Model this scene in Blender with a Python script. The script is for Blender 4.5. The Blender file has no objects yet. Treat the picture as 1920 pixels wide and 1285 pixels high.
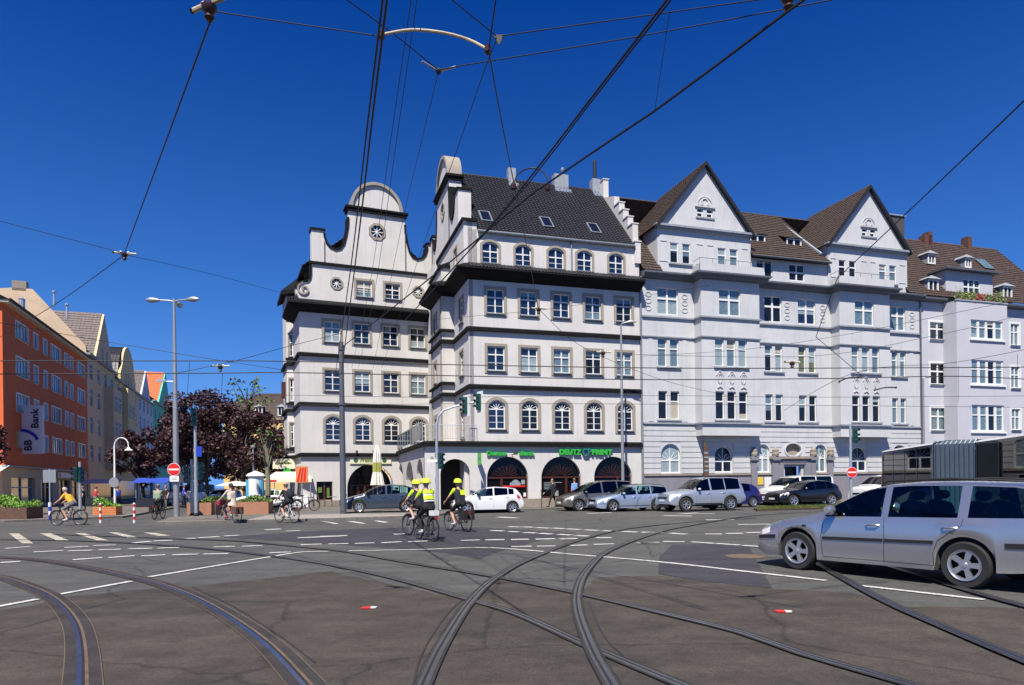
import bpy, bmesh, math, random
from mathutils import Vector, Matrix
from mathutils.geometry import delaunay_2d_cdt
random.seed(7)
R = math.radians
PI = math.pi
scene = bpy.context.scene
COL = scene.collection

# ------------------------------------------------------------------ camera, sky, sun
cam_data = bpy.data.cameras.new('camera')
cam = bpy.data.objects.new('camera', cam_data)
COL.objects.link(cam)
cam_data.sensor_width = 36
cam_data.lens = 24.0
cam_data.shift_y = (907 - 642.5) / 1920
cam_data.clip_end = 2000
cam.matrix_world = (Matrix.Translation((0, 0, 1.65)) @ Matrix.Rotation(PI / 2, 4, 'X')
                    @ Matrix.Rotation(-0.0125, 4, 'Z'))
# the photographer held the camera with a slight roll; keep the horizon where the shift puts it
scene.camera = cam

SUN_AZ, SUN_EL = R(-14), R(55.5)          # sun stands behind the camera, a little to its left
sun_dir = Vector((math.sin(SUN_AZ) * math.cos(SUN_EL), -math.cos(SUN_AZ) * math.cos(SUN_EL), math.sin(SUN_EL)))
sd = bpy.data.lights.new('sun', 'SUN')
sd.energy = 5.0
sd.angle = R(0.53)
sd.color = (1.0, 0.935, 0.83)
sun = bpy.data.objects.new('sun', sd)
COL.objects.link(sun)
sun.rotation_euler = sun_dir.to_track_quat('Z', 'Y').to_euler()
sun.location = (-10, -40, 60)

world = bpy.data.worlds.new('World')
scene.world = world
world.use_nodes = True
nt = world.node_tree
bg = nt.nodes['Background']
sky = nt.nodes.new('ShaderNodeTexSky')
sky.sky_type = 'NISHITA'
sky.sun_disc = False
sky.sun_elevation = SUN_EL
sky.sun_rotation = math.atan2(sun_dir.x, sun_dir.y)
sky.air_density = 1.5
sky.dust_density = 0.3
sky.ozone_density = 4.0
hs = nt.nodes.new('ShaderNodeHueSaturation')
hs.inputs['Saturation'].default_value = 1.62
hs.inputs['Hue'].default_value = 0.522
tcw = nt.nodes.new('ShaderNodeTexCoord')
lift = nt.nodes.new('ShaderNodeVectorMath')          # clear, haze-free horizon: read the sky a little higher
lift.operation = 'ADD'
lift.inputs[1].default_value = (0, 0, 0.12)
nrm = nt.nodes.new('ShaderNodeVectorMath')
nrm.operation = 'NORMALIZE'
nt.links.new(tcw.outputs['Generated'], lift.inputs[0])
nt.links.new(lift.outputs[0], nrm.inputs[0])
nt.links.new(nrm.outputs[0], sky.inputs['Vector'])
nt.links.new(sky.outputs[0], hs.inputs['Color'])
sep = nt.nodes.new('ShaderNodeSeparateXYZ')
nt.links.new(tcw.outputs['Generated'], sep.inputs[0])
mrz = nt.nodes.new('ShaderNodeMapRange')             # the clear sky pales evenly towards the horizon all round
mrz.inputs['From Min'].default_value = 0.0
mrz.inputs['From Max'].default_value = 0.66
mrz.inputs['To Min'].default_value = 1.0
mrz.inputs['To Max'].default_value = 0.0
nt.links.new(sep.outputs['Z'], mrz.inputs['Value'])
pw = nt.nodes.new('ShaderNodeMath')
pw.operation = 'POWER'
pw.inputs[1].default_value = 1.9
nt.links.new(mrz.outputs[0], pw.inputs[0])
pale = nt.nodes.new('ShaderNodeVectorMath')
pale.operation = 'MULTIPLY_ADD'
pale.inputs[0].default_value = (1.7, 3.9, 7.6)
nt.links.new(pw.outputs[0], pale.inputs[1])
cap = nt.nodes.new('ShaderNodeVectorMath')           # an evenly deep blue, haze-free sky all round: no white glare near the sun
cap.operation = 'MINIMUM'
cap.inputs[1].default_value = (0.9, 2.3, 7.6)
tint = nt.nodes.new('ShaderNodeVectorMath')          # polarised, deeper blue
tint.operation = 'MULTIPLY'
tint.inputs[1].default_value = (0.9, 1.0, 1.33)
nt.links.new(hs.outputs[0], tint.inputs[0])
nt.links.new(tint.outputs[0], cap.inputs[0])
nt.links.new(cap.outputs[0], pale.inputs[2])
nt.links.new(pale.outputs[0], bg.inputs['Color'])
bg.inputs['Strength'].default_value = 0.0445
scene.view_settings.view_transform = 'Standard'
scene.view_settings.look = 'None'
scene.view_settings.exposure = 0.62
scene.view_settings.gamma = 1.0
scene.view_settings.use_curve_mapping = False
scene.render.engine = 'CYCLES'
scene.cycles.max_bounces = 6
scene.cycles.transparent_max_bounces = 8
scene.cycles.caustics_reflective = False
scene.cycles.caustics_refractive = False

# ------------------------------------------------------------------ materials
MATS = {}


def mat(name, col, rough=0.7, metal=0.0, var=0.12, scale=3.0, bump=0.0, bscale=40.0, spec=0.5,
        streak=0.0, ior=None, coat=0.0, fine=0.0, col2=None):
    if name in MATS:
        return MATS[name]
    m = bpy.data.materials.new(name)
    m.use_nodes = True
    t = m.node_tree
    b = t.nodes['Principled BSDF']
    b.inputs['Roughness'].default_value = rough
    b.inputs['Metallic'].default_value = metal
    b.inputs['Specular IOR Level'].default_value = spec
    if ior:
        b.inputs['IOR'].default_value = ior
    b.inputs['Coat Weight'].default_value = coat
    b.inputs['Coat Roughness'].default_value = 0.04
    tc = t.nodes.new('ShaderNodeTexCoord')
    L = t.links.new
    c = (*col, 1)
    if var > 0 or streak > 0 or fine > 0 or col2:
        dark = tuple(max(0, x * (1 - var)) for x in col) if not col2 else col2
        lite = tuple(min(1, x * (1 + var * 0.6)) for x in col) if not col2 else col
        n = t.nodes.new('ShaderNodeTexNoise')
        n.inputs['Scale'].default_value = scale
        n.inputs['Detail'].default_value = 6
        n.inputs['Roughness'].default_value = 0.62
        L(tc.outputs['Object'], n.inputs['Vector'])
        rp = t.nodes.new('ShaderNodeValToRGB')
        rp.color_ramp.elements[0].position = 0.32
        rp.color_ramp.elements[1].position = 0.68
        rp.color_ramp.elements[0].color = (*dark, 1)
        rp.color_ramp.elements[1].color = (*lite, 1)
        L(n.outputs['Fac'], rp.inputs['Fac'])
        out = rp.outputs['Color']
        if fine > 0:
            n2 = t.nodes.new('ShaderNodeTexNoise')
            n2.inputs['Scale'].default_value = bscale
            n2.inputs['Detail'].default_value = 3
            L(tc.outputs['Object'], n2.inputs['Vector'])
            mr = t.nodes.new('ShaderNodeMapRange')
            mr.inputs['From Min'].default_value = 0.3
            mr.inputs['From Max'].default_value = 0.7
            mr.inputs['To Min'].default_value = 1 - fine
            mr.inputs['To Max'].default_value = 1 + fine
            L(n2.outputs['Fac'], mr.inputs['Value'])
            mx = t.nodes.new('ShaderNodeVectorMath')
            mx.operation = 'SCALE'
            L(out, mx.inputs[0])
            L(mr.outputs[0], mx.inputs['Scale'])
            out = mx.outputs[0]
        if streak > 0:
            mp = t.nodes.new('ShaderNodeMapping')
            mp.inputs['Scale'].default_value = (2.2, 2.2, 0.18)
            L(tc.outputs['Object'], mp.inputs['Vector'])
            n3 = t.nodes.new('ShaderNodeTexNoise')
            n3.inputs['Scale'].default_value = 1.6
            n3.inputs['Detail'].default_value = 8
            n3.inputs['Roughness'].default_value = 0.7
            L(mp.outputs[0], n3.inputs['Vector'])
            r3 = t.nodes.new('ShaderNodeMapRange')
            r3.inputs['From Min'].default_value = 0.52
            r3.inputs['From Max'].default_value = 0.78
            r3.inputs['To Min'].default_value = 1
            r3.inputs['To Max'].default_value = 1 - streak
            L(n3.outputs['Fac'], r3.inputs['Value'])
            m3 = t.nodes.new('ShaderNodeVectorMath')
            m3.operation = 'SCALE'
            L(out, m3.inputs[0])
            L(r3.outputs[0], m3.inputs['Scale'])
            out = m3.outputs[0]
        L(out, b.inputs['Base Color'])
    else:
        b.inputs['Base Color'].default_value = c
    if bump > 0:
        nb = t.nodes.new('ShaderNodeTexNoise')
        nb.inputs['Scale'].default_value = bscale
        nb.inputs['Detail'].default_value = 4
        L(tc.outputs['Object'], nb.inputs['Vector'])
        bp = t.nodes.new('ShaderNodeBump')
        bp.inputs['Strength'].default_value = bump
        bp.inputs['Distance'].default_value = 0.02
        L(nb.outputs['Fac'], bp.inputs['Height'])
        L(bp.outputs[0], b.inputs['Normal'])
    MATS[name] = m
    return m


def glass_mat(name, tint=(0.35, 0.5, 0.48), gloss=0.02):
    """tinted see-through car / rail glass: Fresnel mirror over a tinted clear pane"""
    if name in MATS:
        return MATS[name]
    m = bpy.data.materials.new(name)
    m.use_nodes = True
    t = m.node_tree
    t.nodes.remove(t.nodes['Principled BSDF'])
    o = t.nodes['Material Output']
    tr = t.nodes.new('ShaderNodeBsdfTransparent')
    tr.inputs['Color'].default_value = (*tint, 1)
    gl = t.nodes.new('ShaderNodeBsdfGlossy')
    gl.inputs['Roughness'].default_value = gloss
    fr = t.nodes.new('ShaderNodeFresnel')
    fr.inputs['IOR'].default_value = 1.6
    mx = t.nodes.new('ShaderNodeMixShader')
    t.links.new(fr.outputs[0], mx.inputs[0])
    t.links.new(tr.outputs[0], mx.inputs[1])
    t.links.new(gl.outputs[0], mx.inputs[2])
    t.links.new(mx.outputs[0], o.inputs['Surface'])
    MATS[name] = m
    return m


mat('plaster_white', (0.59, 0.568, 0.540), 0.85, var=0.09, scale=0.5, bump=0.2, bscale=60, streak=0.22)
mat('plaster_grey', (0.515, 0.522, 0.530), 0.85, var=0.09, scale=0.5, bump=0.2, bscale=60, streak=0.22)
mat('plaster_grey_dark', (0.21, 0.205, 0.235), 0.8, var=0.12, scale=1.2, bump=0.15, bscale=50, streak=0.12)
mat('plaster_lilac', (0.475, 0.475, 0.52), 0.85, var=0.05, scale=0.6, bump=0.12, bscale=60, streak=0.06)
mat('plaster_orange', (0.72, 0.15, 0.04), 0.85, var=0.10, scale=0.5, bump=0.1, bscale=60, streak=0.08)
mat('plaster_beige', (0.62, 0.46, 0.31), 0.85, var=0.14, scale=0.6, bump=0.1, bscale=40, streak=0.12)
mat('plaster_cream', (0.82, 0.58, 0.27), 0.85, var=0.08, scale=0.8, streak=0.08)
mat('plaster_tan', (0.76, 0.53, 0.30), 0.85, var=0.08, scale=0.8, streak=0.08)
mat('plaster_blue', (0.52, 0.58, 0.64), 0.85, var=0.06, scale=0.8)
mat('plaster_green', (0.09, 0.52, 0.38), 0.85, var=0.08, scale=0.8)
mat('plaster_yellow', (0.70, 0.50, 0.20), 0.85, var=0.08, scale=0.8)
mat('stone_tan', (0.30, 0.265, 0.215), 0.8, var=0.10, scale=2.5, bump=0.1, bscale=50)
mat('plinth_stone', (0.27, 0.23, 0.185), 0.8, var=0.16, scale=3, bump=0.2, bscale=30)
mat('slate_black', (0.007, 0.007, 0.0075), 0.85, var=0.3, scale=6, bump=0.2, bscale=25, spec=0.2)
mat('tile_dark', (0.024, 0.023, 0.027), 0.45, var=0.35, scale=5, bump=0.1, bscale=30, spec=0.6)
mat('tile_brown', (0.055, 0.036, 0.027), 0.75, var=0.4, scale=4, bump=0.1, bscale=30)
mat('tile_redbrown', (0.052, 0.031, 0.024), 0.75, var=0.5, scale=3, bump=0.1, bscale=30)
mat('tile_orange', (0.62, 0.16, 0.06), 0.7, var=0.2, scale=4)
mat('tile_grey', (0.17, 0.14, 0.13), 0.75, var=0.3, scale=4)
mat('brick_dark', (0.07, 0.06, 0.058), 0.8, var=0.3, scale=8)
mat('brick_red', (0.11, 0.045, 0.034), 0.8, var=0.3, scale=8)
mat('zinc', (0.22, 0.26, 0.29), 0.5, metal=0.4, var=0.15, scale=4)
mat('lead_grey', (0.32, 0.34, 0.37), 0.6, metal=0.2, var=0.2, scale=5)
mat('paint_white', (0.72, 0.72, 0.70), 0.45, var=0.04, scale=5)
mat('paint_cream', (0.74, 0.68, 0.50), 0.5, var=0.05, scale=4)
mat('window_dark', (0.008, 0.010, 0.014), 0.04, var=0, spec=0.5, ior=1.5)
mat('window_blue', (0.008, 0.017, 0.045), 0.03, var=0, spec=0.7, ior=1.6)
mat('window_curtain', (0.13, 0.19, 0.21), 0.06, var=0.35, scale=5, spec=0.8, ior=1.7)
mat('window_pale', (0.27, 0.33, 0.34), 0.10, var=0.2, scale=5, spec=0.8, ior=1.6)
mat('window_olive', (0.13, 0.14, 0.045), 0.08, var=0.2, scale=5, spec=0.8, ior=1.6)
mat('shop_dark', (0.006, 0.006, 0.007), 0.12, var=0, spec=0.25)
mat('wood_red', (0.065, 0.018, 0.012), 0.45, var=0.2, scale=9)
mat('wood_orange', (0.62, 0.22, 0.07), 0.6, var=0.18, scale=9)
mat('corten', (0.11, 0.058, 0.038), 0.8, var=0.3, scale=6)
mat('terracotta', (0.36, 0.17, 0.10), 0.8, var=0.14, scale=2)
mat('sign_green', (0.035, 0.38, 0.045), 0.4, var=0)
mat('sign_teal', (0.02, 0.16, 0.14), 0.4, var=0)
mat('sign_darkgreen', (0.02, 0.10, 0.045), 0.5, var=0)
mat('sign_leaf', (0.20, 0.26, 0.04), 0.5, var=0)
mat('sign_red', (0.62, 0.02, 0.015), 0.4, var=0)
mat('sign_blue', (0.015, 0.05, 0.42), 0.4, var=0)
mat('sign_navy', (0.01, 0.012, 0.05), 0.4, var=0)
mat('sign_yellow', (0.72, 0.50, 0.08), 0.4, var=0)
mat('sign_back', (0.33, 0.34, 0.35), 0.5, metal=0.5, var=0.08)
mat('sign_skyblue', (0.08, 0.35, 0.50), 0.4, var=0)
mat('black_matte', (0.012, 0.012, 0.013), 0.6, var=0)
mat('black_rubber', (0.018, 0.018, 0.019), 0.8, var=0.2, scale=9)
mat('passage_shade', (0.02, 0.015, 0.012), 0.8, var=0.3, scale=4)  # near-black brown that paints the shade inside the archway passage
mat('black_gloss', (0.008, 0.008, 0.01), 0.15, var=0, coat=0.5)
mat('steel', (0.42, 0.44, 0.46), 0.4, metal=0.8, var=0.1, scale=4)
mat('pole_grey', (0.33, 0.34, 0.35), 0.5, metal=0.5, var=0.1, scale=2)
mat('pole_dark', (0.105, 0.115, 0.135), 0.55, metal=0.3, var=0.12, scale=2)
mat('galvanised', (0.46, 0.50, 0.54), 0.45, metal=0.6, var=0.1, scale=3)
mat('signal_green', (0.006, 0.055, 0.040), 0.35, var=0, coat=0.3)
mat('signal_board', (0.75, 0.77, 0.76), 0.5, var=0.03)
mat('lens_dark', (0.02, 0.03, 0.03), 0.1, var=0, spec=0.8)
mat('wire_black', (0.010, 0.010, 0.013), 0.6, var=0)
mat('wire_copper', (0.045, 0.03, 0.025), 0.5, metal=0.3, var=0)
mat('insulator_cream', (0.52, 0.43, 0.28), 0.5, var=0.2, scale=15)
mat('insulator_brown', (0.05, 0.018, 0.012), 0.35, var=0.2, scale=15)
mat('porcelain', (0.82, 0.82, 0.80), 0.2, var=0.05)
mat('chrome', (0.72, 0.72, 0.73), 0.12, metal=1.0, var=0)
mat('alloy', (0.62, 0.62, 0.63), 0.28, metal=0.85, var=0.04)
mat('lamp_glass', (0.70, 0.72, 0.74), 0.08, var=0.1, scale=14, spec=1.0)
mat('lamp_red', (0.42, 0.012, 0.012), 0.12, var=0, coat=0.6)
mat('lamp_orange', (0.75, 0.25, 0.03), 0.2, var=0)
mat('plate_white', (0.74, 0.74, 0.72), 0.4, var=0)
mat('interior', (0.020, 0.021, 0.024), 0.8, var=0)
mat('skin', (0.62, 0.33, 0.22), 0.55, var=0.06, scale=20)
mat('hair', (0.05, 0.03, 0.02), 0.6, var=0.2, scale=30)
mat('hair_grey', (0.36, 0.33, 0.30), 0.6, var=0.2, scale=30)
mat('neon', (0.62, 0.85, 0.03), 0.6, var=0.04)
mat('reflective', (0.72, 0.72, 0.72), 0.35, var=0.03)
mat('cloth_navy', (0.010, 0.013, 0.028), 0.85, var=0.1, scale=12)
mat('cloth_black', (0.012, 0.012, 0.014), 0.85, var=0.1, scale=12)
mat('cloth_yellow', (0.78, 0.42, 0.03), 0.8, var=0.06, scale=9)
mat('cloth_grey', (0.15, 0.15, 0.17), 0.85, var=0.1, scale=9)
mat('cloth_green', (0.22, 0.27, 0.17), 0.85, var=0.08, scale=9)
mat('cloth_beige', (0.62, 0.52, 0.42), 0.85, var=0.08, scale=9)
mat('cloth_blue', (0.12, 0.30, 0.66), 0.85, var=0.08, scale=9)
mat('cloth_red', (0.35, 0.03, 0.05), 0.85, var=0.08, scale=9)
mat('cloth_royal', (0.02, 0.06, 0.40), 0.85, var=0.08, scale=9)
mat('shoe_light', (0.55, 0.55, 0.55), 0.7, var=0.1)
mat('leaf_green', (0.11, 0.20, 0.035), 0.6, var=0.35, scale=3)
mat('leaf_bright', (0.17, 0.32, 0.035), 0.6, var=0.3, scale=3)
mat('leaf_olive', (0.15, 0.17, 0.04), 0.6, var=0.35, scale=3)
mat('bark', (0.075, 0.06, 0.048), 0.9, var=0.3, scale=8, bump=0.4, bscale=12)
mat('bark_light', (0.20, 0.19, 0.12), 0.9, var=0.3, scale=8, bump=0.4, bscale=12)
mat('soil', (0.06, 0.045, 0.03), 0.9, var=0.3, scale=6)
mat('parasol_white', (0.66, 0.64, 0.60), 0.85, var=0.06, scale=5)
mat('parasol_green', (0.36, 0.40, 0.10), 0.85, var=0.06, scale=5)
mat('glass_grey', (0.14, 0.20, 0.22), 0.12, var=0.1, spec=0.8)
mat('marking', (0.56, 0.55, 0.52), 0.7, var=0.30, scale=3.5, fine=0.35, bscale=30)
mat('marking_worn', (0.42, 0.385, 0.31), 0.75, var=0.45, scale=2.5, fine=0.45, bscale=22)
mat('rail_dull', (0.20, 0.20, 0.21), 0.3, metal=0.85, var=0.25, scale=6)
mat('spoke_dark', (0.10, 0.10, 0.11), 0.4, metal=0.6, var=0)
mat('rail_steel', (0.22, 0.26, 0.36), 0.28, metal=0.9, var=0.25, scale=6)
mat('rail_rust', (0.20, 0.14, 0.085), 0.55, metal=0.35, var=0.35, scale=7)
mat('groove', (0.012, 0.012, 0.015), 0.8, var=0.2, scale=8)
mat('bitumen', (0.034, 0.030, 0.029), 0.65, var=0.3, scale=5, bump=0.2, bscale=40)
mat('leaf_copper', (0.046, 0.016, 0.021), 0.55, var=0.45, scale=2.0, spec=0.4)
mat('leaf_copper_brown', (0.075, 0.036, 0.034), 0.55, var=0.35, scale=2.0, spec=0.4)
CAR_GLASS = glass_mat('car_glass', (0.55, 0.80, 0.78))
CAR_GLASS_DARK = glass_mat('car_glass_dark', (0.035, 0.045, 0.05))
CAR_GLASS_CLEAR = glass_mat('car_glass_clear', (0.66, 0.84, 0.80))
BUS_GLASS = glass_mat('bus_glass', (0.09, 0.10, 0.11))
RAIL_GLASS = glass_mat('rail_glass', (0.45, 0.55, 0.58), 0.08)


def car_paint(name, col, metal=0.5, rough=0.32):
    return mat(name, col, rough, metal=metal, var=0.02, scale=3, coat=1.0)


car_paint('car_silver', (0.50, 0.505, 0.51), 0.80, 0.27)
car_paint('car_bluegrey', (0.042, 0.058, 0.085), 0.4)
car_paint('car_white', (0.70, 0.71, 0.73), 0.0)
car_paint('car_taupe', (0.135, 0.125, 0.115), 0.5)
car_paint('car_lightblue', (0.36, 0.44, 0.58), 0.5)
car_paint('car_suv', (0.40, 0.44, 0.52), 0.5)
car_paint('car_navy', (0.018, 0.018, 0.11), 0.3)
car_paint('car_black', (0.005, 0.005, 0.008), 0.0, 0.25)
car_paint('bus_white', (0.82, 0.83, 0.84), 0.0)


def asphalt(name, col, tint, crack=0.35, wear=0.25):
    m = bpy.data.materials.new(name)
    m.use_nodes = True
    t = m.node_tree
    L = t.links.new
    b = t.nodes['Principled BSDF']
    tc = t.nodes.new('ShaderNodeTexCoord')

    def noise(scale, detail=6, rough=0.6, vec=None):
        n = t.nodes.new('ShaderNodeTexNoise')
        n.inputs['Scale'].default_value = scale
        n.inputs['Detail'].default_value = detail
        n.inputs['Roughness'].default_value = rough
        L(vec or tc.outputs['Object'], n.inputs['Vector'])
        return n.outputs['Fac']

    def mrange(v, a, b_, c, d):
        r = t.nodes.new('ShaderNodeMapRange')
        for k, x in zip(('From Min', 'From Max', 'To Min', 'To Max'), (a, b_, c, d)):
            r.inputs[k].default_value = x
        L(v, r.inputs['Value'])
        return r.outputs[0]

    def mul(a, b_):
        x = t.nodes.new('ShaderNodeMath')
        x.operation = 'MULTIPLY'
        L(a, x.inputs[0])
        L(b_, x.inputs[1])
        return x.outputs[0]
    mixc = t.nodes.new('ShaderNodeMix')
    mixc.data_type = 'RGBA'
    mixc.inputs['A'].default_value = (*col, 1)
    mixc.inputs['B'].default_value = (*tint, 1)
    L(mrange(noise(0.22, 5), 0.38, 0.62, 0, 1), mixc.inputs['Factor'])
    mid = mrange(noise(1.7, 8, 0.7), 0.3, 0.7, 1 - wear, 1 + wear * 0.7)
    grain = mul(mrange(noise(60, 3, 0.7), 0.32, 0.68, 0.60, 1.40), mrange(noise(11, 6, 0.75), 0.3, 0.7, 0.78, 1.2))
    peb = mrange(noise(190, 2, 0.6), 0.3, 0.75, 0.8, 1.35)
    # stretched tyre-wear streaks
    mp = t.nodes.new('ShaderNodeMapping')
    mp.inputs['Scale'].default_value = (0.16, 1.5, 1)
    mp.inputs['Rotation'].default_value = (0, 0, R(12))
    L(tc.outputs['Object'], mp.inputs['Vector'])
    st = mrange(noise(1.1, 5, 0.6, mp.outputs[0]), 0.35, 0.65, 0.84, 1.1)
    vo = t.nodes.new('ShaderNodeTexVoronoi')
    vo.feature = 'DISTANCE_TO_EDGE'
    vo.inputs['Scale'].default_value = 0.33
    dn = t.nodes.new('ShaderNodeMix')
    dn.data_type = 'VECTOR'
    dn.inputs['Factor'].default_value = 0.25
    nz = t.nodes.new('ShaderNodeTexNoise')
    nz.inputs['Scale'].default_value = 1.5
    nz.inputs['Detail'].default_value = 5
    L(tc.outputs['Object'], nz.inputs['Vector'])
    L(tc.outputs['Object'], dn.inputs['A'])
    L(nz.outputs['Color'], dn.inputs['B'])
    L(dn.outputs['Result'], vo.inputs['Vector'])
    ck = mul(mrange(vo.outputs['Distance'], 0.0, 0.011, 1 - crack, 1), mrange(noise(0.9, 3, 0.5), 0.60, 0.72, 1.0, 0.86))
    tot = mul(mul(mul(mid, grain), mul(peb, st)), ck)
    sc = t.nodes.new('ShaderNodeVectorMath')
    sc.operation = 'SCALE'
    L(mixc.outputs['Result'], sc.inputs[0])
    L(tot, sc.inputs['Scale'])
    L(sc.outputs[0], b.inputs['Base Color'])
    b.inputs['Roughness'].default_value = 0.82
    b.inputs['Specular IOR Level'].default_value = 0.35
    bp = t.nodes.new('ShaderNodeBump')
    bp.inputs['Strength'].default_value = 0.5
    bp.inputs['Distance'].default_value = 0.01
    L(noise(110, 3, 0.7), bp.inputs['Height'])
    L(bp.outputs[0], b.inputs['Normal'])
    MATS[name] = m
    return m


asphalt('asphalt_road', (0.086, 0.086, 0.077), (0.069, 0.070, 0.065), 0.45)
asphalt('asphalt_track', (0.066, 0.055, 0.043), (0.048, 0.041, 0.034), 0.42, 0.4)
asphalt('asphalt_patch', (0.045, 0.044, 0.052), (0.037, 0.036, 0.042), 0.1)
asphalt('rail_infill', (0.042, 0.037, 0.034), (0.033, 0.030, 0.029), 0.2, 0.35)
asphalt('pavement_light', (0.32, 0.295, 0.26), (0.26, 0.24, 0.215), 0.3, 0.15)
asphalt('pavement_grey', (0.155, 0.14, 0.125), (0.125, 0.115, 0.10), 0.3, 0.2)


# ------------------------------------------------------------------ mesh builder
def tri_poly(outline, holes=()):
    pts, edges = [], []
    for loop in (outline, *holes):
        k = len(pts)
        n = len(loop)
        pts += [Vector(p) for p in loop]
        edges += [(k + i, k + (i + 1) % n) for i in range(n)]
    v, e, f, ov, oe, of = delaunay_2d_cdt(pts, edges, [], 0, 1e-6)

    def inside(p, loop):
        c = False
        j = len(loop) - 1
        for i in range(len(loop)):
            xi, yi = loop[i]
            xj, yj = loop[j]
            if (yi > p[1]) != (yj > p[1]) and p[0] < (xj - xi) * (p[1] - yi) / (yj - yi) + xi:
                c = not c
            j = i
        return c
    keep = []
    for t in f:
        cx = sum(v[i][0] for i in t) / len(t)
        cy = sum(v[i][1] for i in t) / len(t)
        if inside((cx, cy), outline) and not any(inside((cx, cy), h) for h in holes):
            keep.append(t)
    return [(p[0], p[1]) for p in v], keep


class MB:
    def __init__(self):
        self.v, self.f, self.m, self.cur = [], [], [], 0

    def mi(self, i):
        self.cur = i
        return self

    def add(self, vs, fs):
        k = len(self.v)
        self.v += [tuple(p) for p in vs]
        for f in fs:
            self.f.append(tuple(k + i for i in f))
            self.m.append(self.cur)
        return self

    def box(self, x0, x1, y0, y1, z0, z1):
        return self.add([(x0, y0, z0), (x1, y0, z0), (x1, y1, z0), (x0, y1, z0), (x0, y0, z1), (x1, y0, z1), (x1, y1, z1), (x0, y1, z1)],
                        [(0, 3, 2, 1), (4, 5, 6, 7), (0, 1, 5, 4), (1, 2, 6, 5), (2, 3, 7, 6), (3, 0, 4, 7)])

    def quad(self, a, b, c, d):
        return self.add([a, b, c, d], [(0, 1, 2, 3)])

    def poly(self, pts):
        return self.add(pts, [tuple(range(len(pts)))])

    def tube(self, pts, r, n=8, cap=True):
        pts = [Vector(p) for p in pts]
        rs = r if isinstance(r, (list, tuple)) else [r] * len(pts)
        rings = []
        up = None
        for i, p in enumerate(pts):
            d = (pts[min(i + 1, len(pts) - 1)] - pts[max(i - 1, 0)])
            if d.length < 1e-9:
                d = Vector((0, 0, 1))
            d.normalize()
            if up is None:
                up = Vector((0, 0, 1)) if abs(d.z) < 0.9 else Vector((1, 0, 0))
            a = d.cross(up)
            if a.length < 1e-6:
                a = d.orthogonal()
            a.normalize()
            b = a.cross(d)
            up = b
            rings.append([p + (a * math.cos(2 * PI * k / n) + b * math.sin(2 * PI * k / n)) * rs[i] for k in range(n)])
        vs = [q for g in rings for q in g]
        fs = [(i * n + k, i * n + (k + 1) % n, (i + 1) * n + (k + 1) % n, (i + 1) * n + k)
              for i in range(len(rings) - 1) for k in range(n)]
        if cap:
            fs += [tuple(range(n))[::-1], tuple((len(rings) - 1) * n + k for k in range(n))]
        return self.add(vs, fs)

    def lathe(self, prof, n=16, c=(0, 0, 0), axis='z', cap=True):
        """prof: list of (radius, height) turned about the axis"""
        vs = []
        for r, h in prof:
            for k in range(n):
                x, y = r * math.cos(2 * PI * k / n), r * math.sin(2 * PI * k / n)
                p = {'z': (x, y, h), 'y': (x, h, y), 'x': (h, x, y)}[axis]
                vs.append((p[0] + c[0], p[1] + c[1], p[2] + c[2]))
        fs = [(i * n + k, i * n + (k + 1) % n, (i + 1) * n + (k + 1) % n, (i + 1) * n + k)
              for i in range(len(prof) - 1) for k in range(n)]
        if cap and prof[0][0] > 1e-5:
            fs.append(tuple(range(n)))
        if cap and prof[-1][0] > 1e-5:
            fs.append(tuple((len(prof) - 1) * n + k for k in range(n)))
        return self.add(vs, fs)

    def plate(self, outline, holes=(), y0=0.0, y1=0.2, back=False):
        """flat piece in the x-z plane with real holes, from y0 (viewer side) to y1"""
        pv, pf = tri_poly(outline, holes)
        self.add([(p[0], y0, p[1]) for p in pv], pf)
        if back:
            self.add([(p[0], y1, p[1]) for p in pv], pf)
        for loop in (outline, *holes):
            n = len(loop)
            vs = [(p[0], y0, p[1]) for p in loop] + [(p[0], y1, p[1]) for p in loop]
            self.add(vs, [(i, (i + 1) % n, n + (i + 1) % n, n + i) for i in range(n)])
        return self

    def sheet(self, outline, z, holes=()):
        pv, pf = tri_poly(outline, holes)
        return self.add([(p[0], p[1], z) for p in pv], pf)

    def slab(self, outline, z0, z1):
        pv, pf = tri_poly(outline)
        self.add([(p[0], p[1], z1) for p in pv], pf)
        n = len(outline)
        vs = [(p[0], p[1], z0) for p in outline] + [(p[0], p[1], z1) for p in outline]
        return self.add(vs, [(i, (i + 1) % n, n + (i + 1) % n, n + i) for i in range(n)])

    def sweep(self, path, prof, caps=True):
        """sweep profile (out, z) along a plan path; 'out' points to the left of the walking direction"""
        P = [Vector((p[0], p[1])) for p in path]
        n = len(P)
        norms = []
        for i in range(n - 1):
            d = (P[i + 1] - P[i]).normalized()
            norms.append(Vector((-d.y, d.x)))
        rings = []
        for i in range(n):
            if i == 0:
                mvec = norms[0]
            elif i == n - 1:
                mvec = norms[-1]
            else:
                a, b = norms[i - 1], norms[i]
                s = a + b
                mvec = s / max(0.2, s.dot(a))
            rings.append([(P[i].x + mvec.x * o, P[i].y + mvec.y * o, z) for o, z in prof])
        k = len(prof)
        vs = [q for g in rings for q in g]
        fs = [(i * k + j, i * k + (j + 1) % k, (i + 1) * k + (j + 1) % k, (i + 1) * k + j) for i in range(n - 1) for j in range(k)]
        if caps:
            fs += [tuple(range(k)), tuple((n - 1) * k + j for j in range(k))]
        return self.add(vs, fs)

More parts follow.
